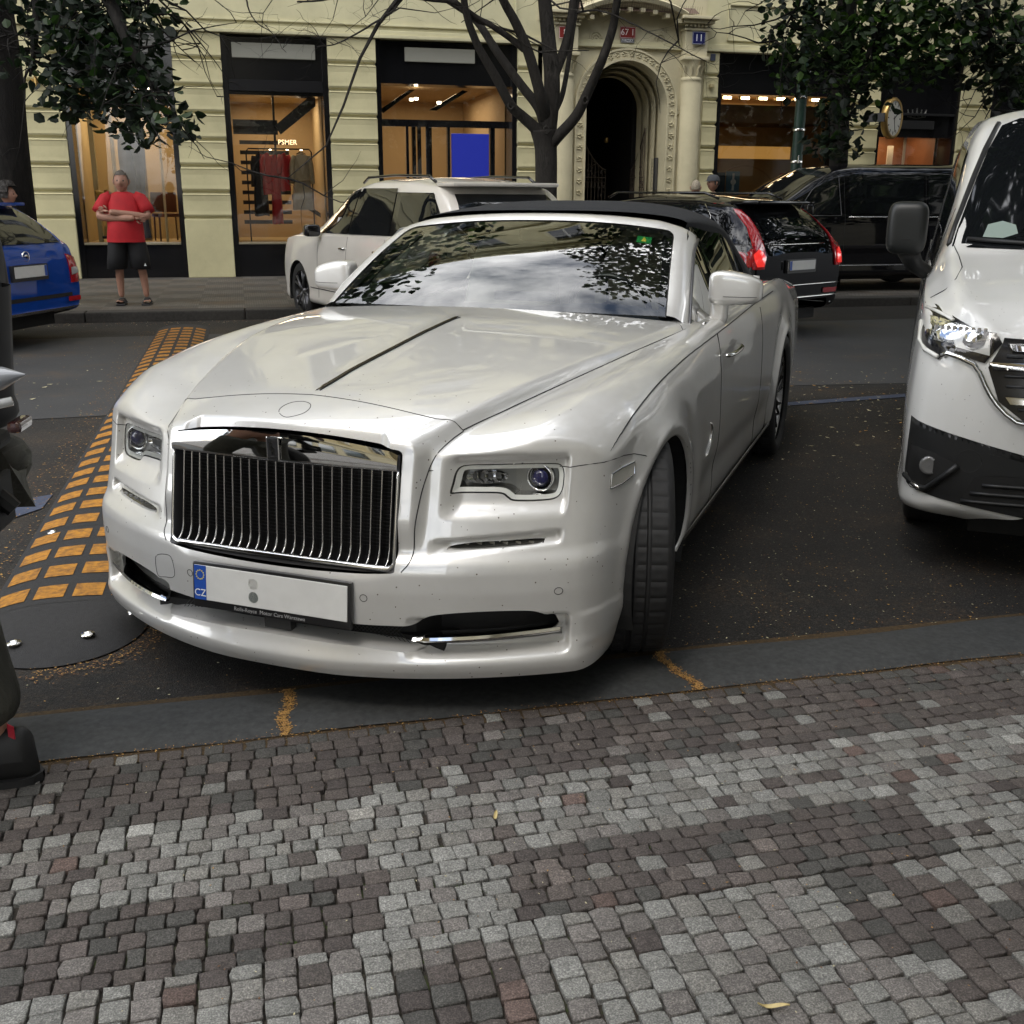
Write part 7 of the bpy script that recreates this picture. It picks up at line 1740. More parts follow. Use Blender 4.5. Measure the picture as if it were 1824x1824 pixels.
for z_, x_ in ((.945, .64), (.875, .70), (.750, .63)):
    VS.patch([(-x_, z_ + .012), (0, z_ + .016), (x_, z_ + .012), (x_ - .02, z_ - .014), (0, z_ - .010), (-x_ + .02, z_ - .014)], 'front', M_CHROME, 'grille_bar', VAN, .026, 5, thick=.02)
for z_, x_ in ((.912, .64), (.838, .64), (.80, .63), (.715, .58)): VS.line([(x, z_) for x in np.linspace(-x_, x_, 18)], 'front', M_VBL, 'grille_slat', VAN, .006, 1, .012)
m = MB(); m.tube([(-.0, -.965, .72), (.07, -.965, .82), (0, -.965, .92), (-.07, -.965, .82), (0, -.965, .72)], .016, 8); m.obj('diamond_badge', M_CHROME, VAN)
low = [(-.978, .64), (-.94, .625), (-.915, .606), (-.786, .562), (-.662, .537), (-.534, .526), (0, .515), (.534, .526), (.662, .537), (.786, .562), (.915, .606), (.94, .625), (.978, .64), (.982, .40), (.97, .355), (.93, .348), (.888, .346), (.827, .336), (.697, .318), (.505, .292), (0, .285), (-.505, .292), (-.697, .318), (-.827, .336), (-.888, .346), (-.93, .348), (-.97, .355), (-.982, .40)]
VS.patch(low, 'front', M_VBL, 'lower_bumper', VAN, .006, 40, cen=(0, .42), seg=.025)
for s in (1, -1):
    VS.patch([(s * a, b) for a, b in [(-.945, .53), (-.86, .52), (-.76, .485), (-.80, .43), (-.868, .372), (-.93, .375), (-.955, .41)]], 'front', plain('recess_black', (.004, .004, .004), .7), 'fog_recess', VAN, .012, 8, seg=.03)
    q, nn = VS.ray((s * -.868, -4, .462), (0, 1, 0)); m = MB(); m.lathe([(.001, .012), (.026, .010), (.034, .012), (.038, .0)], 18, Matrix.Translation((s * -.868, q.y - .010, .462)) @ Matrix.Rotation(R(90), 4, 'X')); m.obj('fog_lamp', plain('fog_glass', (.12, .12, .12), .08, coat=1), VAN, smooth=True)
    VS.line([(s * a, b) for a, b in [(-.955, .385), (-.90, .362), (-.868, .366), (-.80, .44), (-.765, .478)]], 'front', M_VBL, 'fog_surround', VAN, .014, 1, .012)
    VS.line([(s * a, b) for a, b in [(-.925, .372), (-.895, .364)]], 'front', M_CHROMEB, 'fog_trim', VAN, .008, 1, .028)
cc_ = [(-.726 + .045 * math.cos(a_), .500 + .045 * math.sin(a_)) for a_ in np.linspace(0, 2 * math.pi, 20)]; VS.line(cc_, 'front', M_GAP, 'tow_cover', VAN, .0016, 1, .005)
VS.patch([(-.70, .44), (-.62, .455), (0, .45), (.62, .455), (.70, .44), (.74, .35), (.5, .32), (0, .31), (-.5, .32), (-.74, .35)], 'front', plain('recess_black', (.004, .004, .004), .7), 'air_intake', VAN, .012, 16)
for z_, x_ in ((.425, .67), (.39, .71), (.355, .74)): VS.line([(x, z_ - .02 * abs(x)) for x in np.linspace(-x_, x_, 20)], 'front', M_VBL, 'intake_slat', VAN, .008, 1, .014)
# glass, wipers, gap lines
VS.patch([(-.862, 1.275), (-.845, 1.35), (-.78, 1.58), (-.735, 1.72), (-.68, 1.84), (-.60, 1.875), (0, 1.89), (.60, 1.875), (.68, 1.84), (.735, 1.72), (.78, 1.58), (.845, 1.35), (.862, 1.275), (.5, 1.268), (0, 1.262), (-.5, 1.268)], 'front', M_TG, 'windscreen', VAN, .006, 16, cen=(0, 1.55))
for s in (1, -1):
    VS.line([(s * a, b) for a, b in [(-.872, 1.28), (-.855, 1.36), (-.79, 1.59), (-.745, 1.73), (-.695, 1.85)]], 'front', M_VBL, 'pillar_trim', VAN, .014, 1, .004)
    VS.line([(s * a, b) for a, b in [(-.853, 1.279), (-.83, 1.24), (-.815, 1.20), (-.84, 1.16), (-.875, 1.12), (-.93, 1.08)]], 'front', M_GAP, 'bonnet_line', VAN, .0022)
    VS.patch([(.42, 1.17), (.66, 1.52), (.86, 1.72), (1.50, 1.78), (1.52, 1.17)], 'side', M_TG, 'side_window', VAN, .006, 8, sgn=s)
    for yy in (.42, 1.56, 2.75): VS.line([(yy, z) for z in np.linspace(.3, 1.85, 16)], 'side', M_GAP, 'door_line', VAN, .003, s)
    def tpv(x, y, z): return x, y, z
    MO = thing('door_mirror', None, None); MO.parent = VAN
    supere(s * 1.065, .25, 1.350, .092, .085, .122, .45, .45).obj('mirror_head', plain('mirror_plastic', (.008, .0095, .0095), .45, noise=.15), MO, smooth=True)
    m = MB(); m.tube([(s * 1.06, .27, 1.26), (s * 1.02, .30, 1.18), (s * .96, .34, 1.14)], [.07, .055, .05], 10, flat=.7); m.obj('mirror_arm', M_VBL, MO, smooth=True)
    m = MB(); m.tube([(s * (1.065 + .093 * math.cos(a_)), .25 - .086 * math.sin(a_), 1.30) for a_ in np.linspace(0, 2 * math.pi, 30)], .0018, 4); m.obj('mirror_seam', M_GAP, MO)
VS.line([(-.80, 1.31), (-.55, 1.295), (-.2, 1.30)], 'front', M_VBL, 'wiper', VAN, .010, 1, .02); VS.line([(.75, 1.31), (.4, 1.295), (.0, 1.30)], 'front', M_VBL, 'wiper', VAN, .010, 1, .02)
VS.patch([(-.735, 1.318), (-.715, 1.372), (-.655, 1.388), (-.60, 1.372), (-.59, 1.335), (-.65, 1.315)], 'front', plain('paper_green', (.22, .28, .25), .7), 'paper_on_dash', VAN, .009, 3)

# ================================================================ trees
M_LEAF = []
for nm, c in (('leaf_dark', (.007, .014, .007)), ('leaf_mid', (.022, .046, .012)), ('leaf_light', (.065, .125, .026))):
    n = NT(nm); v = n.coord(); f = n.noise(v, 3.0, 3)
    n.set(Base_Color=n.ramp(f, [(.3, tuple(x * .75 for x in c)), (.7, tuple(x * 1.25 for x in c))]), Roughness=.5, Specular_IOR_Level=.35)
    try: n.b.inputs['Subsurface Weight'].default_value = 0
    except Exception: pass
    tl = n.n('ShaderNodeBsdfTranslucent'); tl.inputs[0].default_value = (c[0] * 1.3, c[1] * 1.5, c[2], 1); ms = n.n('ShaderNodeMixShader'); ms.inputs[0].default_value = .3; n.l(n.b.outputs[0], ms.inputs[1]); n.l(tl.outputs[0], ms.inputs[2]); n.l(ms.outputs[0], n.o.inputs[0]); M_LEAF.append(n.m)
def bark(name, c1, c2):
    n = NT(name); v = n.coord((1, 1, .25)); f = n.noise(v, 26, 8, .7, .6); g = n.noise(n.coord(), 2.2, 4)
    n.set(Base_Color=n.mix(n.ramp(g, [(.4, 0.), (.65, 1.)]), n.ramp(f, [(.35, c1), (.65, c2)]), tuple(x * .6 for x in c2)), Roughness=.9, Specular_IOR_Level=.2); n.bump(f, .9, .02); return n.m
M_BARK = bark('bark_grey', (.012, .011, .010), (.060, .055, .050)); M_BARKD = bark('bark_dark', (.006, .006, .006), (.022, .020, .018))
class Leaves:
    def __init__(s): s.v = []; s.f = []; s.mi = []
    def leaf(s, p, L, mi, droop=.5):
        a_ = rng.uniform(0, 6.28); tl_ = rng.gauss(-.5, .45); d = Vector((math.cos(a_) * math.cos(tl_), math.sin(a_) * math.cos(tl_), math.sin(tl_)))
        u = d.cross(Vector((rng.gauss(0, .5), rng.gauss(0, .5), 1))).normalized(); nn = d.cross(u) * .12 * L; b = len(s.v); p = Vector(p)
        s.v += [p, p + d * L * .28 + u * L * .42 + nn, p + d * L * .72 + u * L * .36 + nn, p + d * L * 1.06, p + d * L * .72 - u * L * .36 + nn, p + d * L * .28 - u * L * .42 + nn, p + d * L * .5]
        s.f += [(b, b + 1, b + 6), (b + 1, b + 2, b + 6), (b + 2, b + 3, b + 6), (b + 3, b + 4, b + 6), (b + 4, b + 5, b + 6), (b + 5, b, b + 6)]; s.mi += [mi] * 6
    def blob(s, c, r_, n, L, w_=(.5, .4, .1), shell=.0):
        for _ in range(n):
            while True:
                x = Vector((rng.uniform(-1, 1), rng.uniform(-1, 1), rng.uniform(-1, 1)))
                if shell < x.length < 1: break
            p = Vector(c) + Vector((x.x * r_[0], x.y * r_[1], x.z * r_[2]))
            s.leaf(p, L * rng.uniform(.7, 1.25), rng.choices((0, 1, 2), w_)[0])
    def obj(s, par): return mesh('crown', s.v, s.f, None, par, mats=M_LEAF, fmat=s.mi)
def at(px, py, Y):
    """direction list used to lay out limbs measured on the plane at distance Y"""
    cp, sp_ = math.cos(R(16.4167)), math.sin(R(16.4167)); q = ((px - 912) / 1890.6, (py - 912) / 1890.6, 1.0); dy = cp * 1 - sp_ * q[1]; dz = -sp_ - cp * q[1]; t = Y / dy
    return Vector((q[0] * t, Y, 1.4727 + dz * t))
def limb(m, pts, r0, r1, n=9, wob=.0):
    c = crom([tuple(p) for p in pts], 5); k = len(c); m.tube([Vector(p) + Vector((rng.gauss(0, wob), rng.gauss(0, wob), 0)) for p in c], [r0 + (r1 - r0) * (i_ / (k - 1)) ** .8 for i_ in range(k)], n); return c
def twigs(m, path, n, L, r_, lv=2, up=.25):
    for _ in range(n):
        p = Vector(path[rng.randrange(len(path) // 4, len(path))]); a_ = rng.uniform(0, 6.28); d = Vector((math.cos(a_), math.sin(a_) * .6, rng.gauss(up, .5))).normalized(); pts = [p]; q = p.copy()
        for k in range(5): d = (d + Vector((rng.gauss(0, .28), rng.gauss(0, .28), rng.gauss(0, .28)))).normalized(); q = q + d * L / 5 * rng.uniform(.7, 1.3); pts.append(q.copy())
        m.tube(pts, [r_, r_ * .8, r_ * .6, r_ * .5, r_ * .35, r_ * .2], 4)
        if lv > 1: twigs(m, pts, 3, L * .5, r_ * .45, lv - 1, 0)
# centre tree: bare lower limbs
CY = 14.7
cb = at(970, 350, CY); TC = thing('lime_tree', 'bare limbed tree with forked grey trunk standing before the arched portal', 'tree', (cb.x, CY, .1), group='lime trees along the street')
off = Vector((cb.x, CY, .1)); A = lambda px, py, dy=0: at(px, py, CY + dy) - off
m = MB(); trunk = [Vector((0, 0, -.15)), Vector((0, 0, .35)), Vector((0, 0, .9)), A(970, 340), A(970, 290), A(969, 255), A(968, 232)]
m.tube([tuple(p) for p in crom([tuple(p) for p in trunk], 6)], [.20 - .055 * min(1, i_ / 8) + (.05 * max(0, i_ - 28) / 8) for i_ in range(37)], 16)
m.obj('trunk', M_BARK, TC, smooth=True)
m = MB(); L_ = []
L_.append(limb(m, [A(968, 250), A(950, 228, -.05), A(928, 208, -.1), A(907, 188, -.2), A(882, 142, -.3), A(862, 108, -.35), A(845, 77, -.4), A(826, 23, -.5), A(815, -60, -.6), A(790, -220, -.8)], .085, .035))
L_.append(limb(m, [A(968, 225), A(955, 190, .1), A(926, 153, .2), A(884, 96, .35), A(845, 38, .5), A(800, 0, .6), A(760, -40, .7), A(700, -150, 1)], .075, .035))
L_.append(limb(m, [A(970, 215), A(960, 173, -.2), A(938, 96, -.3), A(915, 42, -.4), A(892, 0, -.5), A(880, -40, -.6), A(860, -200, -.9)], .085, .04))
L_.append(limb(m, [A(930, 88, -.3), A(905, 68, -.3), A(870, 45, -.4), A(845, 31, -.4), A(807, 6, -.5), A(760, 0, -.6), A(710, -8, -.7)], .045, .02))
L_.append(limb(m, [A(972, 240), A(980, 153, 0), A(974, 77, .1), A(966, 0, .2), A(960, -60, .3), A(955, -260, .5)], .12, .07))
L_.append(limb(m, [A(978, 170), A(984, 134, .05), A(1007, 69, .15), A(1018, 0, .2), A(1030, -90, .3), A(1040, -300, .5)], .075, .045))
L_.append(limb(m, [A(973, 262), A(991, 242, -.1), A(1022, 207, -.15), A(1041, 169, -.2), A(1068, 107, -.3), A(1087, 50, -.3), A(1095, 0, -.4), A(1105, -60, -.5), A(1130, -250, -.7)], .085, .04))
L_.append(limb(m, [A(985, 200, .2), A(999, 165, .3), A(1011, 96, .5), A(1022, 20, .6), A(1060, -200, 1)], .04, .025))
t1 = limb(m, [A(1023, 22, -.2), A(1060, 18, -.3), A(1100, 30, -.5), A(1150, 55, -.7), A(1200, 80, -.9), A(1255, 108, -1.1)], .016, .006, 5, .006); t2 = limb(m, [A(720, -10, -.6), A(690, 25, -.8), A(650, 50, -.9), A(600, 78, -1), A(560, 85, -1.1)], .02, .006, 5, .006)
t3 = limb(m, [A(430, -20, -.8), A(440, 20, -.9), A(455, 45, -1.0), A(480, 60, -1.0), A(505, 95, -1.1)], .014, .004, 4, .006)
limb(m, [A(525, 5, -.8), A(560, 3, -.8), A(600, -3, -.8), A(650, -8, -.8)], .010, .014, 4, .005)
for (px, py) in ((970, 232), (1039, 178), (907, 188), (882, 142)):
    c = A(px, py, -.17 if py > 220 else -.26); m.tube([c + Vector((.035 * math.cos(a_), 0, .045 * math.sin(a_))) for a_ in np.linspace(0, 2 * math.pi, 12)], .016, 6)
m.obj('limbs', M_BARK, TC, smooth=True)
m = MB()
for p_, n_, l_ in ((t1, 12, .5), (t2, 16, .5), (t3, 9, .5)): twigs(m, p_, n_, l_, .0035)
for p_ in L_: twigs(m, p_[-4:], 10, 2.6, .03, 3, .7)
m.obj('twigs', M_BARK, TC)
# left tree: dark trunk at the edge, crown reaching over the road
TL = thing('lime_tree', 'dark trunked tree at the left edge whose leafy branches hang before the shop window', 'tree', (-6.55, 14.7, 0.1), group='lime trees along the street')
offL = Vector((-6.55, 14.7, .1)); AL = lambda px, py, Y: at(px, py, Y) - offL
m = MB(); m.tube([tuple(p) for p in crom([(AL(44, 560, 14.7).x, 0, -.15), (AL(40, 500, 14.7).x, 0, .5), tuple(AL(30, 400, 14.7)), tuple(AL(12, 250, 14.6)), tuple(AL(0, 120, 14.6)), tuple(AL(-20, 0, 14.5)), tuple(AL(-60, -250, 14.3))], 5)], [.27, .26, .25, .25, .25, .24, .24] + [.24] * 24, 14); m.obj('trunk', M_BARKD, TL, smooth=True)
m = MB()
b1 = limb(m, [AL(-20, 0, 14.5), AL(0, -180, 13.2), AL(60, -250, 11.5), AL(120, -150, 10), AL(180, -20, 9.4), AL(230, 90, 9.2), AL(290, 190, 9.1)], .16, .02); b2 = limb(m, [AL(60, -250, 11.5), AL(60, -60, 10.2), AL(60, 60, 9.8), AL(50, 140, 9.7)], .07, .012); b3 = limb(m, [AL(120, -150, 10), AL(250, -80, 9.8), AL(260, 30, 9.6)], .05, .01)
for b_ in (b1, b2, b3): twigs(m, b_, 14, .9, .012, 2, -.4)
m.obj('limbs', M_BARKD, TL, smooth=True); lv = Leaves()
for px, py, rp, n_, Y in [(150, 20, 70, 330, 9.6), (90, 30, 55, 200, 9.8), (220, 60, 70, 330, 9.4), (160, 100, 75, 380, 9.5), (90, 100, 55, 160, 9.7), (230, 130, 65, 300, 9.3), (130, 150, 55, 200, 9.5), (185, 180, 50, 170, 9.3), (250, 190, 45, 130, 9.2), (280, 150, 40, 80, 9.2), (300, 215, 42, 120, 9.1), (245, 240, 26, 45, 9.1), (335, 228, 20, 26, 9.1), (105, 175, 26, 40, 9.6), (50, 120, 32, 45, 9.7), (30, 20, 30, 50, 9.8), (265, 0, 60, 170, 9.6), (60, 200, 16, 10, 9.6), (90, 230, 12, 0, 9.6), (125, 190, 24, 30, 9.5), (220, 245, 20, 22, 9.2), (215, -60, 100, 330, 9.8), (60, -70, 100, 260, 10)]:
    c = AL(px, py, Y); r_ = rp * Y / 1890; lv.blob(c, (r_, .45, r_), int(n_ * .50), .090, (.88, .12, .0))
for k in range(64): a_ = rng.uniform(0, 6.28); r_ = rng.uniform(.3, 4.2); lv.blob((1.2 + r_ * math.cos(a_), -2.5 + r_ * math.sin(a_) * .9, rng.uniform(5.6, 10)), (1.1, 1.1, .8), 60, .20, (.6, .35, .05))
lv.obj(TL)
# right tree behind the black vans
TR = thing('lime_tree', 'leafy tree on the right with bright green sprays over the jeweller windows', 'tree', (5.2, 17.4, .1), group='lime trees along the street')
offR = Vector((5.2, 17.4, .1)); AR = lambda px, py, Y: at(px, py, Y) - offR
m = MB(); m.tube([tuple(p) for p in crom([(-.12, 0, -.15), (-.10, 0, .8), tuple(AR(1490, 300, 17.3)), tuple(AR(1494, 180, 17.2)), tuple(AR(1500, 80, 17)), tuple(AR(1510, -80, 16.8)), tuple(AR(1520, -300, 16.5))], 5)], [.16] * 8 + [.14] * 23, 10); m.obj('trunk', M_BARKD, TR, smooth=True)
m = MB(); brs = [limb(m, [AR(1510, -80, 16.8), AR(1560, -160, 15), AR(1600, -120, 13.5), AR(1580, 0, 12.8), AR(1540, 100, 12.5), AR(1510, 210, 12.4)], .10, .012), limb(m, [AR(1600, -120, 13.5), AR(1700, -60, 12.9), AR(1760, 60, 12.7), AR(1800, 170, 12.6)], .07, .012), limb(m, [AR(1560, -160, 15), AR(1460, -100, 13.6), AR(1420, 0, 13), AR(1380, 70, 12.8)], .05, .008)]
for b_ in brs: twigs(m, b_, 16, 1.0, .012, 2, -.3)
m.obj('limbs', M_BARKD, TR, smooth=True); lv = Leaves()
for px, py, rp, n_, Y, w_ in [(1400, 30, 50, 150, 13, (.7, .28, .02)), (1375, 75, 24, 28, 12.9, (.6, .35, .05)), (1450, 70, 60, 260, 12.9, (.55, .4, .05)), (1420, 130, 45, 140, 12.8, (.5, .4, .1)), (1500, 30, 70, 330, 12.9, (.5, .4, .1)), (1520, 90, 60, 300, 12.6, (.2, .45, .35)), (1580, 60, 70, 330, 12.6, (.2, .45, .35)), (1600, 20, 70, 300, 12.8, (.4, .45, .15)), (1670, 50, 70, 330, 12.7, (.45, .4, .15)), (1640, 100, 50, 190, 12.6, (.3, .45, .25)), (1740, 30, 70, 330, 12.8, (.6, .3, .1)), (1800, 60, 60, 270, 12.7, (.6, .3, .1)), (1790, 120, 50, 190, 12.7, (.8, .2, .0)), (1740, 110, 42, 110, 12.7, (.7, .3, .0)), (1500, 150, 48, 190, 12.5, (.6, .35, .05)), (1550, 140, 40, 110, 12.5, (.7, .28, .02)), (1590, 110, 40, 90, 12.5, (.6, .3, .1)), (1475, 190, 26, 60, 12.4, (.8, .2, 0)), (1500, 225, 30, 80, 12.4, (.85, .15, 0)), (1465, 255, 26, 55, 12.4, (.9, .1, 0)), (1505, 262, 20, 32, 12.4, (.9, .1, 0)), (1450, 235, 15, 14, 12.4, (.9, .1, 0)), (1815, 160, 26, 50, 12.6, (.9, .1, 0)), (1770, 160, 22, 26, 12.6, (.9, .1, 0)), (1690, -60, 110, 300, 13, (.5, .4, .1)), (1480, -70, 100, 300, 13, (.5, .4, .1)), (1560, 195, 18, 14, 12.4, (.9, .1, 0))]:
    c = AR(px, py, Y); r_ = rp * Y / 1890; lv.blob(c, (r_, .5, r_), int(n_ * .72), .095, w_)
for k in range(70): a_ = rng.uniform(0, 6.28); r_ = rng.uniform(.3, 4.5); lv.blob((1.5 + r_ * math.cos(a_), -3.2 + r_ * math.sin(a_) * .8, rng.uniform(6.0, 10.5)), (1.2, 1.2, .8), 60, .20, (.5, .4, .1))
lv.obj(TR)
# tree on the camera side, trunk out of frame, its crown over the convertible's left flank and the van
TN = thing('lime_tree', 'tall tree on the near pavement right of the camera, low leaves added to shade the car', 'tree', (5.0, 3.4, 0), group='lime trees along the street')
m = MB(); m.tube([tuple(p) for p in crom([(0, 0, -.1), (0, 0, 1.5), (-.05, .1, 3), (-.2, .4, 4.6), (-.4, .9, 6.5), (-.6, 1.4, 8.5)], 5)], [.26] * 6 + [.20] * 20, 12); m.obj('trunk', M_BARKD, TN, smooth=True)
m = MB()
for q in [((-.2, .4, 4.6), (-1.4, 1.2, 6), (-2.8, 2, 7.2)), ((-.3, .7, 5.4), (-.6, 2.6, 6.8), (-1.2, 4.6, 7.8)), ((-.2, .4, 4.6), (1.2, .4, 6.2), (2.6, .6, 7.8)), ((-.4, .9, 6.5), (-2.2, 2.8, 8), (-3.2, 4.2, 9))]: b_ = limb(m, q, .11, .03); twigs(m, b_, 12, 1.4, .02, 2, .1)
m.obj('limbs', M_BARKD, TN, smooth=True); lv = Leaves()
for k in range(120):
    a_ = rng.uniform(0, 6.28); r_ = 3.3 * math.sqrt(rng.random()); lv.blob((-1.2 + r_ * math.cos(a_), 2.2 + r_ * math.sin(a_) * 1.1, rng.uniform(5.6, 9.2)), (.75, .75, .5), 75, .15, (.5, .4, .1))
for k in range(190):
    a_ = rng.uniform(0, 6.28); r_ = math.sqrt(rng.random()); c = Vector((1.9 + 2.6 * r_ * math.cos(a_), 9.3 + 3.2 * r_ * math.sin(a_), rng.uniform(6.8, 8.6)))
    if c.x < -.55 + (c.y - 7.3) * .33: continue
    lv.blob(c - Vector((5.0, 3.4, 0)), (.6, .6, .4), 95, .10, (.7, .28, .02))
for k in range(120):  # low leaf clumps added out of view to keep skylight off the car's flank
    c = W(rng.uniform(1.2, 9.0), rng.uniform(-3.5, 2.6)); lv.blob(Vector((c[0] - 5.0, c[1] - 3.4, rng.uniform(3.3, 6.0))), (.75, .75, .45), 55, .16, (.6, .35, .05))
lv.obj(TN)

TM = thing('lime_tree', 'tree on the near pavement further right beyond the white van', 'tree', W(12.5, 2.0), group='lime trees along the street')
m = MB(); m.tube([(0, 0, -.1), (0, 0, 2), (.1, 0, 5), (0, .2, 8)], [.28, .24, .2, .15], 12); m.obj('trunk', M_BARKD, TM, smooth=True); lv = Leaves()
for k in range(90): a_ = rng.uniform(0, 6.28); r_ = 4.2 * math.sqrt(rng.random()); lv.blob((-.5 + r_ * math.cos(a_), .5 + r_ * math.sin(a_), rng.uniform(4.0, 9.5)), (1.0, 1.0, .7), 60, .22, (.5, .4, .1))
lv.obj(TM)
for (s_, n_, lab) in ((17.5, 14.6, 'far pavement tree beyond the passenger van, first to the right'), (19.0, 2.2, 'near pavement tree, second beyond the white van'), (26, 14.4, 'far pavement tree, second to the right along the street'), (27.5, 2.0, 'near pavement tree, third beyond the white van')):
    T_ = thing('lime_tree', lab, 'tree', W(s_, n_), group='lime trees along the street')
    m = MB(); m.tube([(0, 0, -.1), (0, 0, 2), (.1, 0, 5), (0, .2, 8)], [.28, .24, .2, .15], 10); m.obj('trunk', M_BARKD, T_, smooth=True); lv = Leaves()
    for k in range(80): a_ = rng.uniform(0, 6.28); r_ = 4.6 * math.sqrt(rng.random()); lv.blob((r_ * math.cos(a_), r_ * math.sin(a_), rng.uniform(3.6, 11)), (1.2, 1.2, .9), 34, .36, (.6, .35, .05))
    lv.obj(T_)
# ================================================================ lamp post and sign
pp = at(1412, 345, 18.6); LP = thing('lamp_post', 'dark green round lamp post rising behind the black passenger van', 'lamp post', (pp.x, 18.6, .12), SA)
M_GRN = plain('post_green', (.010, .030, .022), .4, noise=.3, nscale=6)
m = MB(); m.lathe([(.16, 0), (.16, .25), (.13, .3), (.12, .9), (.095, 1.0), (.09, 2.5), (.085, 5.0), (.075, 8.5)], 18); m.tube([(0, 0, 8.4), (0, -.5, 8.9), (0, -1.6, 9.0)], .045, 8); m.obj('post', M_GRN, LP, smooth=True)
m = MB(); m.bbox(-.14, .14, -2.2, -1.5, 8.92, 9.06, .03); m.obj('lamp_head', M_GRN, LP)
m = MB()
for z in (1.95, 2.45, 2.95): m.lathe([(.096, z), (.10, z + .01), (.10, z + .03), (.096, z + .04)], 18)
m.obj('clamp_band', M_CHROMEB, LP)
TS = thing('road_sign', 'grey back of a triangular road sign clamped to the green lamp post', 'road sign', (pp.x + .02, 18.55, 2.07), SA + R(62))
m = MB(); m.prism([(.0, 1.02), (-.52, .0), (.52, .0)], .0, .02, Matrix.Translation((.42, 0, 0))); m.obj('sign_plate', plain('sign_back', (.10, .12, .12), .5, .3), TS)
m = MB(); m.tube([(.42, .01, 1.02), (-.10, .01, 0), (.94, .01, 0), (.42, .01, 1.02)], .012, 5); m.obj('sign_edge', M_CHROMEB, TS)

# ================================================================ people
def skinmesh(name, joints, edges, mat, parent, sub=2, loc=(0, 0, 0)):
    names = list(joints); m = bpy.data.meshes.new(name); m.from_pydata([joints[k][0] for k in names], [(names.index(a), names.index(b)) for a, b in edges], [])
    o = bpy.data.objects.new(name, m); col.objects.link(o)
    md = o.modifiers.new('s', 'SKIN'); md.use_smooth_shade = True; md.branch_smoothing = .6
    for i_, k in enumerate(names):
        r_ = joints[k][1]; m.skin_vertices[0].data[i_].radius = (r_, r_) if isinstance(r_, (int, float)) else r_
    m.skin_vertices[0].data[0].use_root = True
    sb = o.modifiers.new('u', 'SUBSURF'); sb.levels = sub; sb.render_levels = sub
    dg = bpy.context.evaluated_depsgraph_get(); me = bpy.data.meshes.new_from_object(o.evaluated_get(dg)); bpy.data.objects.remove(o)
    me.materials.clear(); me.materials.append(mat); me.polygons.foreach_set('use_smooth', np.ones(len(me.polygons), dtype=bool))
    o = bpy.data.objects.new(name, me); col.objects.link(o); o.parent = parent; return o
M_SKIN = plain('skin', (.36, .19, .13), .55, noise=.06); M_SKIN2 = plain('skin_pale', (.42, .26, .19), .55)
def head_parts(P, c, tilt=0, hair=(.03, .02, .015), cap=None, curly=False, sk=None, rot=0.0, big=1.0):
    """head in one mesh: skull, jaw, nose, ears; eyes and mouth set in. faces -y"""
    M_ = Matrix.Translation(c) @ Matrix.Rotation(rot, 4, 'Z') @ Matrix.Scale(big, 4)
    rows = []
    for i_ in range(25):
        ph = -math.pi / 2 + math.pi * i_ / 24; r_ = []
        for j in range(33):
            th = 2 * math.pi * j / 32; x = .076 * math.cos(ph) * math.cos(th); y = .095 * math.cos(ph) * math.sin(th); z = .118 * math.sin(ph)
            if z < 0: x *= 1 - .25 * (-z / .118) ** 1.5; y = y * (1 - .18 * (-z / .118)) - .008 * (-z / .118)
            fx = math.exp(-(x / .012) ** 2) * math.exp(-((z + .005) / .022) ** 2) if y < 0 else 0; y -= .022 * fx
            ex = (math.exp(-((abs(x) - .032) / .012) ** 2) * math.exp(-((z - .012) / .011) ** 2)) if y < 0 else 0; y += .008 * ex
            if y < 0: y += .004 * math.exp(-((z + .047) / .005) ** 2) * math.exp(-(x / .026) ** 2)
            r_.append(M_ @ Vector((x, y, z)))
        rows.append(r_)
    m = MB(); m.grid(rows)
    for sx_ in (-1, 1): m.tube([M_ @ Vector((sx_ * .074, .012, .03)), M_ @ Vector((sx_ * .088, .02, .018)), M_ @ Vector((sx_ * .084, .016, -.01)), M_ @ Vector((sx_ * .074, .006, -.03))], [.008, .012, .010, .006], 8)
    m.obj('head', sk or M_SKIN, P, smooth=True)
    m = MB()
    for sx_ in (-1, 1): m.lathe([(.0001, .010), (.009, .006), (.011, 0)], 10, M_ @ Matrix.Translation((sx_ * .031, -.078, .013)) @ Matrix.Rotation(R(90), 4, 'X'))
    m.obj('eyes', plain('eye_dark', (.03, .02, .015), .2), P); m = MB(); m.tube([M_ @ Vector((x, -.079 - .004 * math.cos(x * 60), -.046)) for x in np.linspace(-.024, .024, 7)], .0035, 5); m.obj('mouth', plain('lips', (.22, .07, .06), .5), P)
    if hair:
        m = MB(); rows = []
        for i_ in range(14):
            ph = math.pi / 2 - (math.pi * .56) * i_ / 13; r_ = []
            for j in range(33):
                th = 2 * math.pi * j / 32; k_ = 1.07 + (.05 * rng.random() if not curly else .35 + .25 * rng.random()); lim = max(ph, .62) if math.sin(th) < -.3 else ph
                r_.append(M_ @ Vector((.076 * k_ * math.cos(lim) * math.cos(th), .095 * k_ * math.cos(lim) * math.sin(th) + .004, .118 * k_ * math.sin(lim))))
            rows.append(r_)
        m.grid(rows); m.obj('hair', plain('hair_%02d' % int(hair[0] * 100), hair, .7, noise=.4, nscale=60), P, smooth=not curly)
    if cap:
        m = MB(); m.lathe([(.0001, .135), (.05, .130), (.082, .10), (.094, .05), (.096, .035)], 24, M_ @ Matrix.Diagonal((1, 1.12, 1, 1))); m.grid([[M_ @ Vector((x, -.10 - q * .07 * (1 - (x / .08) ** 2), .042 - q * .012)) for x in np.linspace(-.075, .075, 9)] for q in (0, .5, 1)]); m.obj('cap', cap, P, smooth=True)
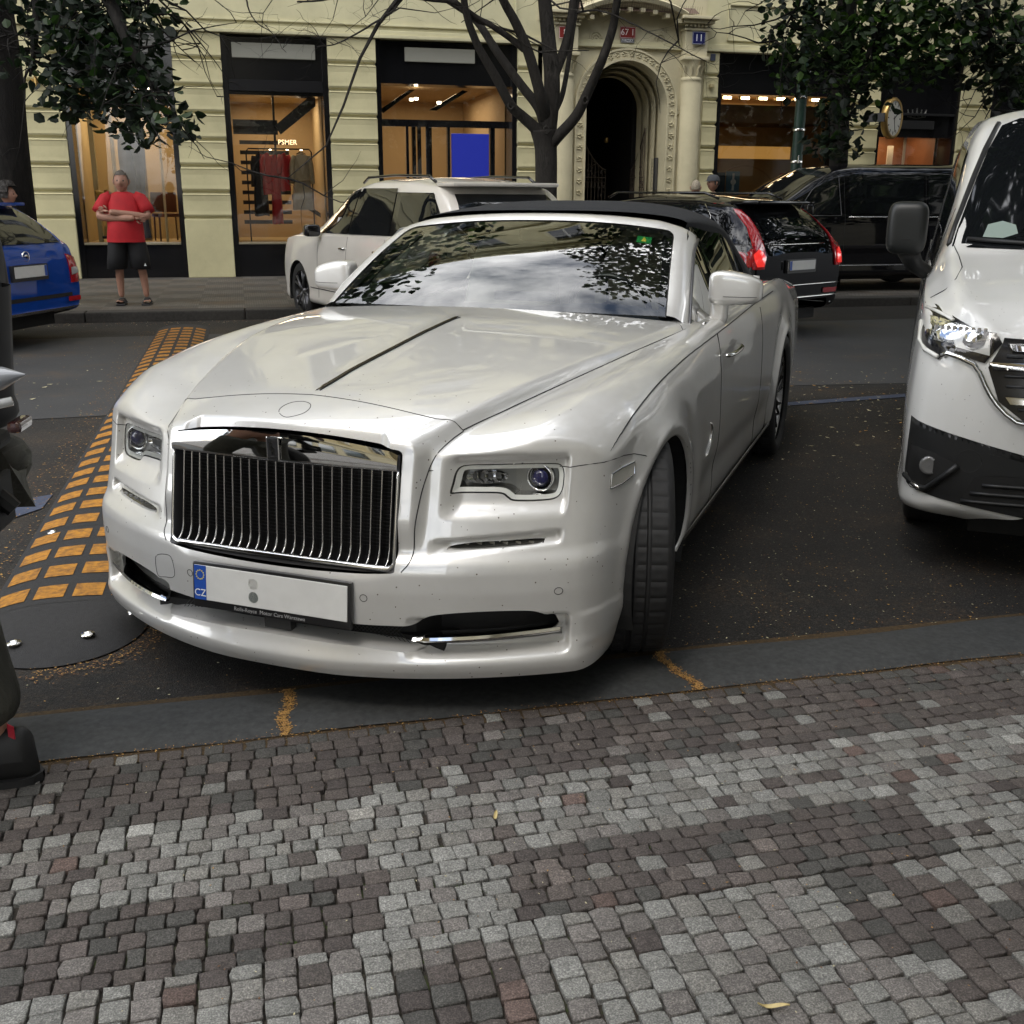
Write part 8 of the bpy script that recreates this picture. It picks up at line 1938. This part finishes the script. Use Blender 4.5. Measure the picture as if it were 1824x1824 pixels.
# man in the red shirt, arms crossed
MAN = thing('person', 'person in red t-shirt and black shorts standing with crossed arms before the shop window', 'person', (-5.02, 14.22, .12), R(12))
H_ = .955
def hj(d): return {k: ((v[0][0] * H_, v[0][1] * H_, v[0][2] * H_), v[1] * H_ if isinstance(v[1], (int, float)) else (v[1][0] * H_, v[1][1] * H_)) for k, v in d.items()}
J = hj(dict(pelvis=((0, 0, .96), .13), belly=((0, -.02, 1.10), .15), chest=((0, 0, 1.30), .14), neck0=((0, .01, 1.45), .085), neck=((0, .0, 1.52), .07), headb=((0, -.005, 1.58), .07),
    hl=((.11, 0, .90), .10), kl=((.16, -.02, .50), .062), cl=((.175, .02, .34), .058), al=((.19, .03, .09), .038), hr=((-.11, 0, .90), .10), kr=((-.13, -.02, .50), .062), cr=((-.14, .02, .34), .058), ar=((-.14, .03, .09), .038),
    sl=((.20, .01, 1.40), .075), el=((.32, -.10, 1.16), .062), wl=((-.17, -.25, 1.235), .040), sr=((-.20, .01, 1.40), .075), er=((-.32, -.10, 1.16), .062), wr=((.16, -.27, 1.15), .042)))
E_ = [('pelvis', 'belly'), ('belly', 'chest'), ('chest', 'neck0'), ('neck0', 'neck'), ('neck', 'headb'), ('pelvis', 'hl'), ('hl', 'kl'), ('kl', 'cl'), ('cl', 'al'), ('pelvis', 'hr'), ('hr', 'kr'), ('kr', 'cr'), ('cr', 'ar'), ('chest', 'sl'), ('sl', 'el'), ('el', 'wl'), ('chest', 'sr'), ('sr', 'er'), ('er', 'wr')]
skinmesh('body', J, E_, M_SKIN, MAN)
M_TEE = plain('tee_red', (.42, .008, .014), .75, noise=.12, nscale=9); M_SHORT = plain('shorts_black', (.007, .007, .008), .8)
def ovals(rows_, n=25):
    return [[(cx + rx * math.cos(a_) * (1 + .03 * math.sin(a_ * 7 + z * 20)), cy + ry * math.sin(a_) * (1 + .03 * math.sin(a_ * 5 + z * 14)), z) for a_ in np.linspace(0, 2 * math.pi, n)] for cx, cy, z, rx, ry in rows_]
m = MB(); m.grid(ovals([(0, .0, 1.425, .075, .065), (0, .0, 1.405, .13, .085), (0, .0, 1.37, .185, .11), (0, -.005, 1.28, .205, .135), (0, -.02, 1.16, .205, .160), (0, -.04, 1.04, .215, .180), (0, -.04, .93, .225, .180), (0, -.03, .84, .235, .175), (0, -.03, .80, .238, .175)]))
for q in (-1, 1): m.tube([(q * .14, .0, 1.365), (q * .21, -.01, 1.33), (q * .265, -.03, 1.24), (q * .295, -.055, 1.17)], [.075, .088, .090, .095], 14)
m.obj('t_shirt', M_TEE, MAN, smooth=True)
m = MB()
for q in (-1, 1): m.grid(ovals([(q * .09, 0, .90, .115, .15), (q * .11, 0, .78, .128, .15), (q * .135, -.01, .62, .125, .14), (q * .15, -.01, .46, .125, .135), (q * .15, -.01, .455, .11, .12)]))
m.obj('shorts', M_SHORT, MAN, smooth=True)
def hand(P, wr_, d, side, mat, sc=1.0, curl=.3):
    """palm and five separate fingers"""
    wv = Vector(wr_); d = Vector(d).normalized(); up = Vector((0, 0, 1)); u = d.cross(up).normalized() * side; n_ = u.cross(d).normalized(); J_ = {'w': (tuple(wv), .024 * sc), 'p': (tuple(wv + d * .045 * sc), (.030 * sc, .016 * sc)), 'p2': (tuple(wv + d * .080 * sc), (.034 * sc, .013 * sc))}; ed = [('w', 'p'), ('p', 'p2')]
    skinmesh('palm', J_, ed, mat, P, 1)
    m = MB()
    for k, (o_, L) in enumerate(((-.028, .062), (-.010, .072), (.010, .068), (.027, .052))):
        b = wv + d * .078 * sc + n_ * 0 + up.cross(d).normalized() * 0 + (d.cross(u)).normalized() * o_ * sc; m.tube([b, b + d * L * .45 * sc, b + d * L * .8 * sc - u * L * curl * .4 * sc, b + d * L * .95 * sc - u * L * curl * sc], [.0085 * sc, .0085 * sc, .0075 * sc, .006 * sc], 7)
    b = wv + d * .03 * sc + d.cross(u).normalized() * -.03 * sc; m.tube([b, b + d * .03 * sc + d.cross(u).normalized() * -.022 * sc, b + d * .055 * sc + d.cross(u).normalized() * -.026 * sc], [.011 * sc, .0095 * sc, .007 * sc], 7)
    m.obj('fingers', mat, P, smooth=True)
hand(MAN, (-.17 * H_, -.25 * H_, 1.235 * H_), (-.8, .6, .25), 1, M_SKIN); hand(MAN, (.16 * H_, -.27 * H_, 1.15 * H_), (.8, .6, -.1), -1, M_SKIN)
head_parts(MAN, (0, -.02, 1.615 * H_), hair=(.10, .085, .07), big=1.14)
for x in (.19, -.14):
    m = MB(); c = x * H_; rows = []
    for t in np.linspace(0, 1, 8): y = .06 - .25 * t; hw = .034 + .014 * math.sin(math.pi * t); rows.append([(c + (.02 if x > 0 else -.02) * t + hw * math.cos(a_), y, .045 + (.030 - .018 * t) * math.sin(a_)) for a_ in np.linspace(0, 2 * math.pi, 11)])
    m.grid(rows); m.obj('foot', M_SKIN, MAN, smooth=True)
    m = MB(); m.bbox(c - .052, c + .062, -.205, .075, .0, .024, .01)
    for y in (-.11, -.03, .05): m.tube([(c - .05, y, .02), (c - .02, y, .075 - .12 * max(0, -y - .03)), (c + .03, y, .075 - .12 * max(0, -y - .03)), (c + .06, y, .02)], .009, 5)
    m.obj('sandal', M_BLACKP, MAN)
m = MB(); m.add([(.20, -.150, .50), (.235, -.145, .50), (.218, -.150, .54)], [(0, 1, 2)]); m.obj('shorts_logo', plain('print_white', (.75, .75, .73), .5), MAN)
def walker(label, loc, rz, hgt, top, hair, cap=None, curly=False, coat=(.03, .03, .035), sk=None):
    P = thing('person', label, 'person', loc, rz); k = hgt / 1.75
    J = {a: ((v[0][0] * k, v[0][1] * k, v[0][2] * k), v[1] * k) for a, v in dict(pelvis=((0, 0, .95), .12), chest=((0, 0, 1.28), .13), neck0=((0, .01, 1.45), .06), neck=((0, 0, 1.55), .05), hl=((.10, 0, .88), .095), kl=((.11, -.04, .48), .06), al=((.12, .03, .08), .04), hr=((-.10, 0, .88), .095), kr=((-.10, .03, .48), .06), ar=((-.11, .12, .10), .04), sl=((.19, .01, 1.38), .065), el=((.24, .04, 1.10), .045), wl=((.23, -.06, .87), .03), sr=((-.19, .01, 1.38), .065), er=((-.24, .02, 1.10), .045), wr=((-.22, -.08, .88), .03)).items()}
    skinmesh('body', J, [('pelvis', 'chest'), ('chest', 'neck0'), ('neck0', 'neck'), ('pelvis', 'hl'), ('hl', 'kl'), ('kl', 'al'), ('pelvis', 'hr'), ('hr', 'kr'), ('kr', 'ar'), ('chest', 'sl'), ('sl', 'el'), ('el', 'wl'), ('chest', 'sr'), ('sr', 'er'), ('er', 'wr')], sk or M_SKIN2, P)
    J = {a: ((v[0][0] * k, v[0][1] * k, v[0][2] * k), v[1] * k) for a, v in dict(b=((0, 0, 1.10), .15), a=((0, 0, .92), .155), c=((0, 0, 1.30), .15), d=((0, .01, 1.43), .08), sl=((.19, .01, 1.38), .08), el=((.24, .04, 1.10), .062), wl=((.23, -.04, .92), .045), sr=((-.19, .01, 1.38), .08), er=((-.24, .02, 1.10), .062), wr=((-.22, -.06, .92), .045)).items()}
    skinmesh('jacket', J, [('b', 'a'), ('b', 'c'), ('c', 'd'), ('c', 'sl'), ('sl', 'el'), ('el', 'wl'), ('c', 'sr'), ('sr', 'er'), ('er', 'wr')], plain('jacket_' + top[0], top[1], .8), P)
    J = {a: ((v[0][0] * k, v[0][1] * k, v[0][2] * k), v[1] * k) for a, v in dict(p=((0, 0, .92), .14), l=((.10, 0, .80), .11), l2=((.11, -.04, .48), .08), l3=((.12, .03, .12), .065), r=((-.10, 0, .80), .11), r2=((-.10, .03, .48), .08), r3=((-.11, .11, .14), .065)).items()}
    skinmesh('trousers', J, [('p', 'l'), ('l', 'l2'), ('l2', 'l3'), ('p', 'r'), ('r', 'r2'), ('r2', 'r3')], plain('trouser_dark', (.02, .02, .025), .8), P)
    for sg_, w_ in ((1, (.23 * k, -.06 * k, .87 * k)), (-1, (-.22 * k, -.08 * k, .88 * k))): hand(P, w_, (0, -.3, -1) if False else (.05, -.35, -.9), sg_, sk or M_SKIN2, k)
    head_parts(P, (0, -.012, 1.655 * k), hair=hair, cap=cap, curly=curly, sk=sk)
    m = MB()
    for x, y in ((.12, .0), (-.11, .08)): m.bbox(x * k - .045, x * k + .045, y - .16, y + .09, 0, .08, .03)
    m.obj('shoes', M_BLACKP, P); return P
pc_ = at(1268, 338, 17.6); walker('person in a grey peaked cap passing the portal behind the black suv', (pc_.x, 17.6, .12), R(-70), 1.70, ('olive', (.05, .05, .04)), (.05, .045, .04), plain('cap_grey', (.06, .065, .075), .8))
pc_ = at(12, 372, 14.0); walker('person with dark curly hair behind the blue estate car', (pc_.x, 14.0, .0), R(100), 1.58, ('black', (.01, .01, .012)), (.012, .009, .007), None, True)
pc_ = at(1236, 345, 18.3); walker('person with pale hair and light top near the portal column', (pc_.x, 18.3, .12), R(160), 1.63, ('cream', (.35, .32, .26)), (.30, .26, .20))
# rider at the left edge with work boot
RD = thing('person', 'person in dark olive work trousers and black jacket cut off by the left edge', 'person', (-1.375, 2.60, 0), R(-82))
J = dict(pelvis=((0, 0, .95), .12), chest=((0, 0, 1.28), .13), neck0=((0, .01, 1.47), .06), neck=((0, 0, 1.57), .05), hl=((.11, 0, .90), .09), kl=((.13, -.03, .50), .058), al=((.13, .02, .10), .04), hr=((-.11, 0, .90), .09), kr=((-.13, -.30, .52), .058), ar=((-.14, -.28, .10), .04), sl=((.20, .01, 1.40), .06), el=((.28, .0, 1.12), .045), wl=((.16, -.24, 1.05), .03), sr=((-.20, .01, 1.40), .06), er=((-.28, .0, 1.12), .045), wr=((-.14, -.25, 1.02), .03))
skinmesh('body', J, [('pelvis', 'chest'), ('chest', 'neck0'), ('neck0', 'neck'), ('pelvis', 'hl'), ('hl', 'kl'), ('kl', 'al'), ('pelvis', 'hr'), ('hr', 'kr'), ('kr', 'ar'), ('chest', 'sl'), ('sl', 'el'), ('el', 'wl'), ('chest', 'sr'), ('sr', 'er'), ('er', 'wr')], M_SKIN, RD)
J = dict(b=((0, 0, 1.10), .165), a=((0, 0, .90), .17), c=((0, 0, 1.30), .165), d=((0, .01, 1.46), .09), sl=((.20, .01, 1.40), .095), el=((.28, .0, 1.12), .075), wl=((.18, -.20, 1.06), .055), sr=((-.20, .01, 1.40), .095), er=((-.28, .0, 1.12), .075), wr=((-.16, -.21, 1.03), .055))
skinmesh('jacket', J, [('b', 'a'), ('b', 'c'), ('c', 'd'), ('c', 'sl'), ('sl', 'el'), ('el', 'wl'), ('c', 'sr'), ('sr', 'er'), ('er', 'wr')], plain('jacket_black', (.003, .003, .0035), .9, spec=.1), RD)
n = NT('work_trousers'); v = n.coord((1, 1, .4)); f = n.noise(v, 10, 4, .5, 1.2); n.set(Base_Color=n.ramp(f, [(.3, (.026, .026, .020)), (.7, (.050, .049, .038))]), Roughness=.85); n.bump(f, .8, .03)
J = dict(p=((0, 0, .92), .15), l=((.115, 0, .80), .12), l2=((.13, -.03, .50), .095), l25=((.132, 0, .30), .090), l3=((.132, .025, .15), .095), r=((-.115, 0, .80), .12), r2=((-.13, -.30, .52), .095), r25=((-.135, -.29, .30), .088), r3=((-.14, -.28, .155), .085))
skinmesh('trousers', J, [('p', 'l'), ('l', 'l2'), ('l2', 'l25'), ('l25', 'l3'), ('p', 'r'), ('r', 'r2'), ('r2', 'r25'), ('r25', 'r3')], n.m, RD)
for x, yo in ((.132, 0), (-.14, -.30)):
    m = MB(); rows = []
    for t in np.linspace(0, 1, 20):
        y = .12 - .30 * t; e = min(1, math.sqrt(max(.0, 1 - (1 - t / .12) ** 2)) if t < .12 else 1) * (math.sqrt(max(.0, 1 - ((t - .86) / .14) ** 2)) if t > .86 else 1) + .02; hw = (.040 + .014 * math.sin(math.pi * t)) * min(1, e); hh = (.155 - .100 * float(sstep(np.array((t - .35) / .45)))) * (.35 + .65 * min(1, e))
        rows.append([(x + hw * math.cos(a_), y + yo, max(.014, hh * .5 + hh * .5 * math.sin(a_) * (1 if math.sin(a_) > 0 else 1))) for a_ in np.linspace(0, 2 * math.pi, 19)])
    m.grid(rows); m.obj('boot', plain('boot_black', (.007, .007, .007), .6, noise=.3), RD, smooth=True)
    m = MB(); m.prism([(0, 0)] * 3, 0, 0) if False else None
    rows = [[(x + (.046 + .010 * math.sin(math.pi * t)) * math.sqrt(max(.02, 1 - abs(2 * t - 1) ** 6)) * q, .128 - .318 * t + yo, z) for q, z in ((-1, .0), (-1, .026), (1, .026), (1, 0))] for t in np.linspace(0, 1, 20)]
    m.grid(rows); m.obj('boot_sole', M_RUBBER, RD)
    m = MB()
    for k in range(4): m.tube([(x - .035, -.02 - k * .025 + yo, .140 - k * .018), (x, -.025 - k * .025 + yo, .158 - k * .018), (x + .035, -.02 - k * .025 + yo, .140 - k * .018)], .004, 5)
    m.tube([(x + .02, .0 + yo, .15), (x + .055, -.02 + yo, .07), (x + .05, -.01 + yo, .01)], .004, 5); m.obj('boot_lace', plain('lace_grey', (.05, .052, .05), .8), RD)
m = MB(); m.bbox(-.014, .014, -.004, .0, -.018, .018, .002, Matrix.Translation((.195, .085, .175)) @ Matrix.Rotation(R(48), 4, 'Z')); m.obj('red_label', plain('label_red', (.35, .01, .025), .6), RD)
head_parts(RD, (0, -.012, 1.66), hair=(.03, .02, .015)); hand(RD, (.16, -.24, 1.05), (-.6, -.5, 0), 1, M_SKIN); hand(RD, (-.14, -.25, 1.02), (.6, -.5, 0), -1, M_SKIN)
# motorcycle behind the rider, tail pointing into the picture
MC = thing('motorcycle', 'motorcycle with silver grey tail fairing at the left edge behind the rider', 'motorcycle', tuple(at(46, 690, 2.34) - Vector((.475, .066, .905))), R(8))
m = MB(); rows = []
for t in np.linspace(0, 1, 16):
    x = -.25 + .73 * t; zc = .83 + .078 * t + .02 * t ** 4; w_ = .12 * (1 - .55 * t) * math.sqrt(max(.002, 1 - t ** 7)); h_ = (.080 * (1 - .45 * t)) * math.sqrt(max(.002, 1 - t ** 7)); rows.append([(x, w_ * math.cos(a_), zc + h_ * math.sin(a_) * (1 if math.sin(a_) > 0 else .75)) for a_ in np.linspace(0, 2 * math.pi, 21)])
m.grid(rows); m.obj('tail_fairing', plain('fairing_grey', (.20, .21, .23), .3, coat=.8), MC, smooth=True)
m = MB(); m.tube([(-.25, -.075, .90), (.1, -.065, .915), (.40, -.03, .925)], [.02, .02, .012], 8, flat=.5); m.tube([(.30, -.05, .845), (.455, -.03, .875)], [.014, .010], 8); m.obj('fairing_edge', plain('fairing_light', (.50, .51, .52), .25, coat=1), MC, smooth=True)
m = MB(); m.bbox(-.75, .12, -.14, .14, .80, .88, .03); m.obj('seat', M_BLACKP, MC)
m = MB(); m.bbox(.20, .42, -.05, .05, .765, .80, .015); m.tube([(.20, 0, .78), (.34, 0, .70), (.42, 0, .62)], [.05, .04, .03], 8, flat=.6); m.bbox(.385, .40, -.07, .07, .58, .70, .006); m.obj('plate_bracket', plain('engine_black', (.005, .005, .005), .6, spec=.2), MC)
m = MB(); m.bbox(.44, .47, -.05, .05, .805, .83, .01); m.obj('tail_lamp', plain('tail_lamp_smoked', (.03, .006, .006), .2, coat=1), MC)
m = MB(); m.bbox(-.7, .0, -.10, .10, .38, .80, .06); m.tube([(-.4, -.14, .40), (-.05, -.17, .46), (.14, -.17, .54)], [.04, .05, .055], 12); m.tube([(-.3, .06, .38), (.0, .06, .31)], .03, 8); m.obj('engine_block', plain('engine_black', (.005, .005, .005), .6, spec=.2), MC, auto=40)
for x in (-.06, -1.32):
    W_ = thing('wheel', None, None); W_.parent = MC; W_.location = (x, 0, .31); rot = Matrix.Rotation(R(90), 4, 'X')
    m = MB(); m.lathe([(.22, -.06), (.28, -.07), (.305, -.04), (.31, 0), (.305, .04), (.28, .07), (.22, .06)], 40, rot); m.obj('tyre', M_RUBBER, W_, smooth=True)
    m = MB(); m.lathe([(.20, -.05), (.225, -.055), (.225, .055), (.20, .05)], 40, rot)
    for k in range(5): a_ = k * 1.2566; m.tube([(.03 * math.cos(a_), 0, .03 * math.sin(a_)), (.21 * math.cos(a_), 0, .21 * math.sin(a_))], .016, 6)
    m.obj('rim', M_SATIN, W_, smooth=True)
m = MB(); m.bbox(-1.0, -.55, -.13, .13, .72, 1.0, .07); m.obj('fuel_tank', plain('fairing_grey', (.20, .21, .23), .3), MC, auto=40)
m = MB(); m.tube([(-1.32, .09, .31), (-1.12, .09, .95)], .025, 8); m.tube([(-1.32, -.09, .31), (-1.12, -.09, .95)], .025, 8); m.tube([(-1.0, -.36, 1.05), (-1.08, -.2, 1.06), (-1.08, .2, 1.06), (-1.0, .36, 1.05)], .014, 8); m.obj('fork', M_SATIN, MC, smooth=True)
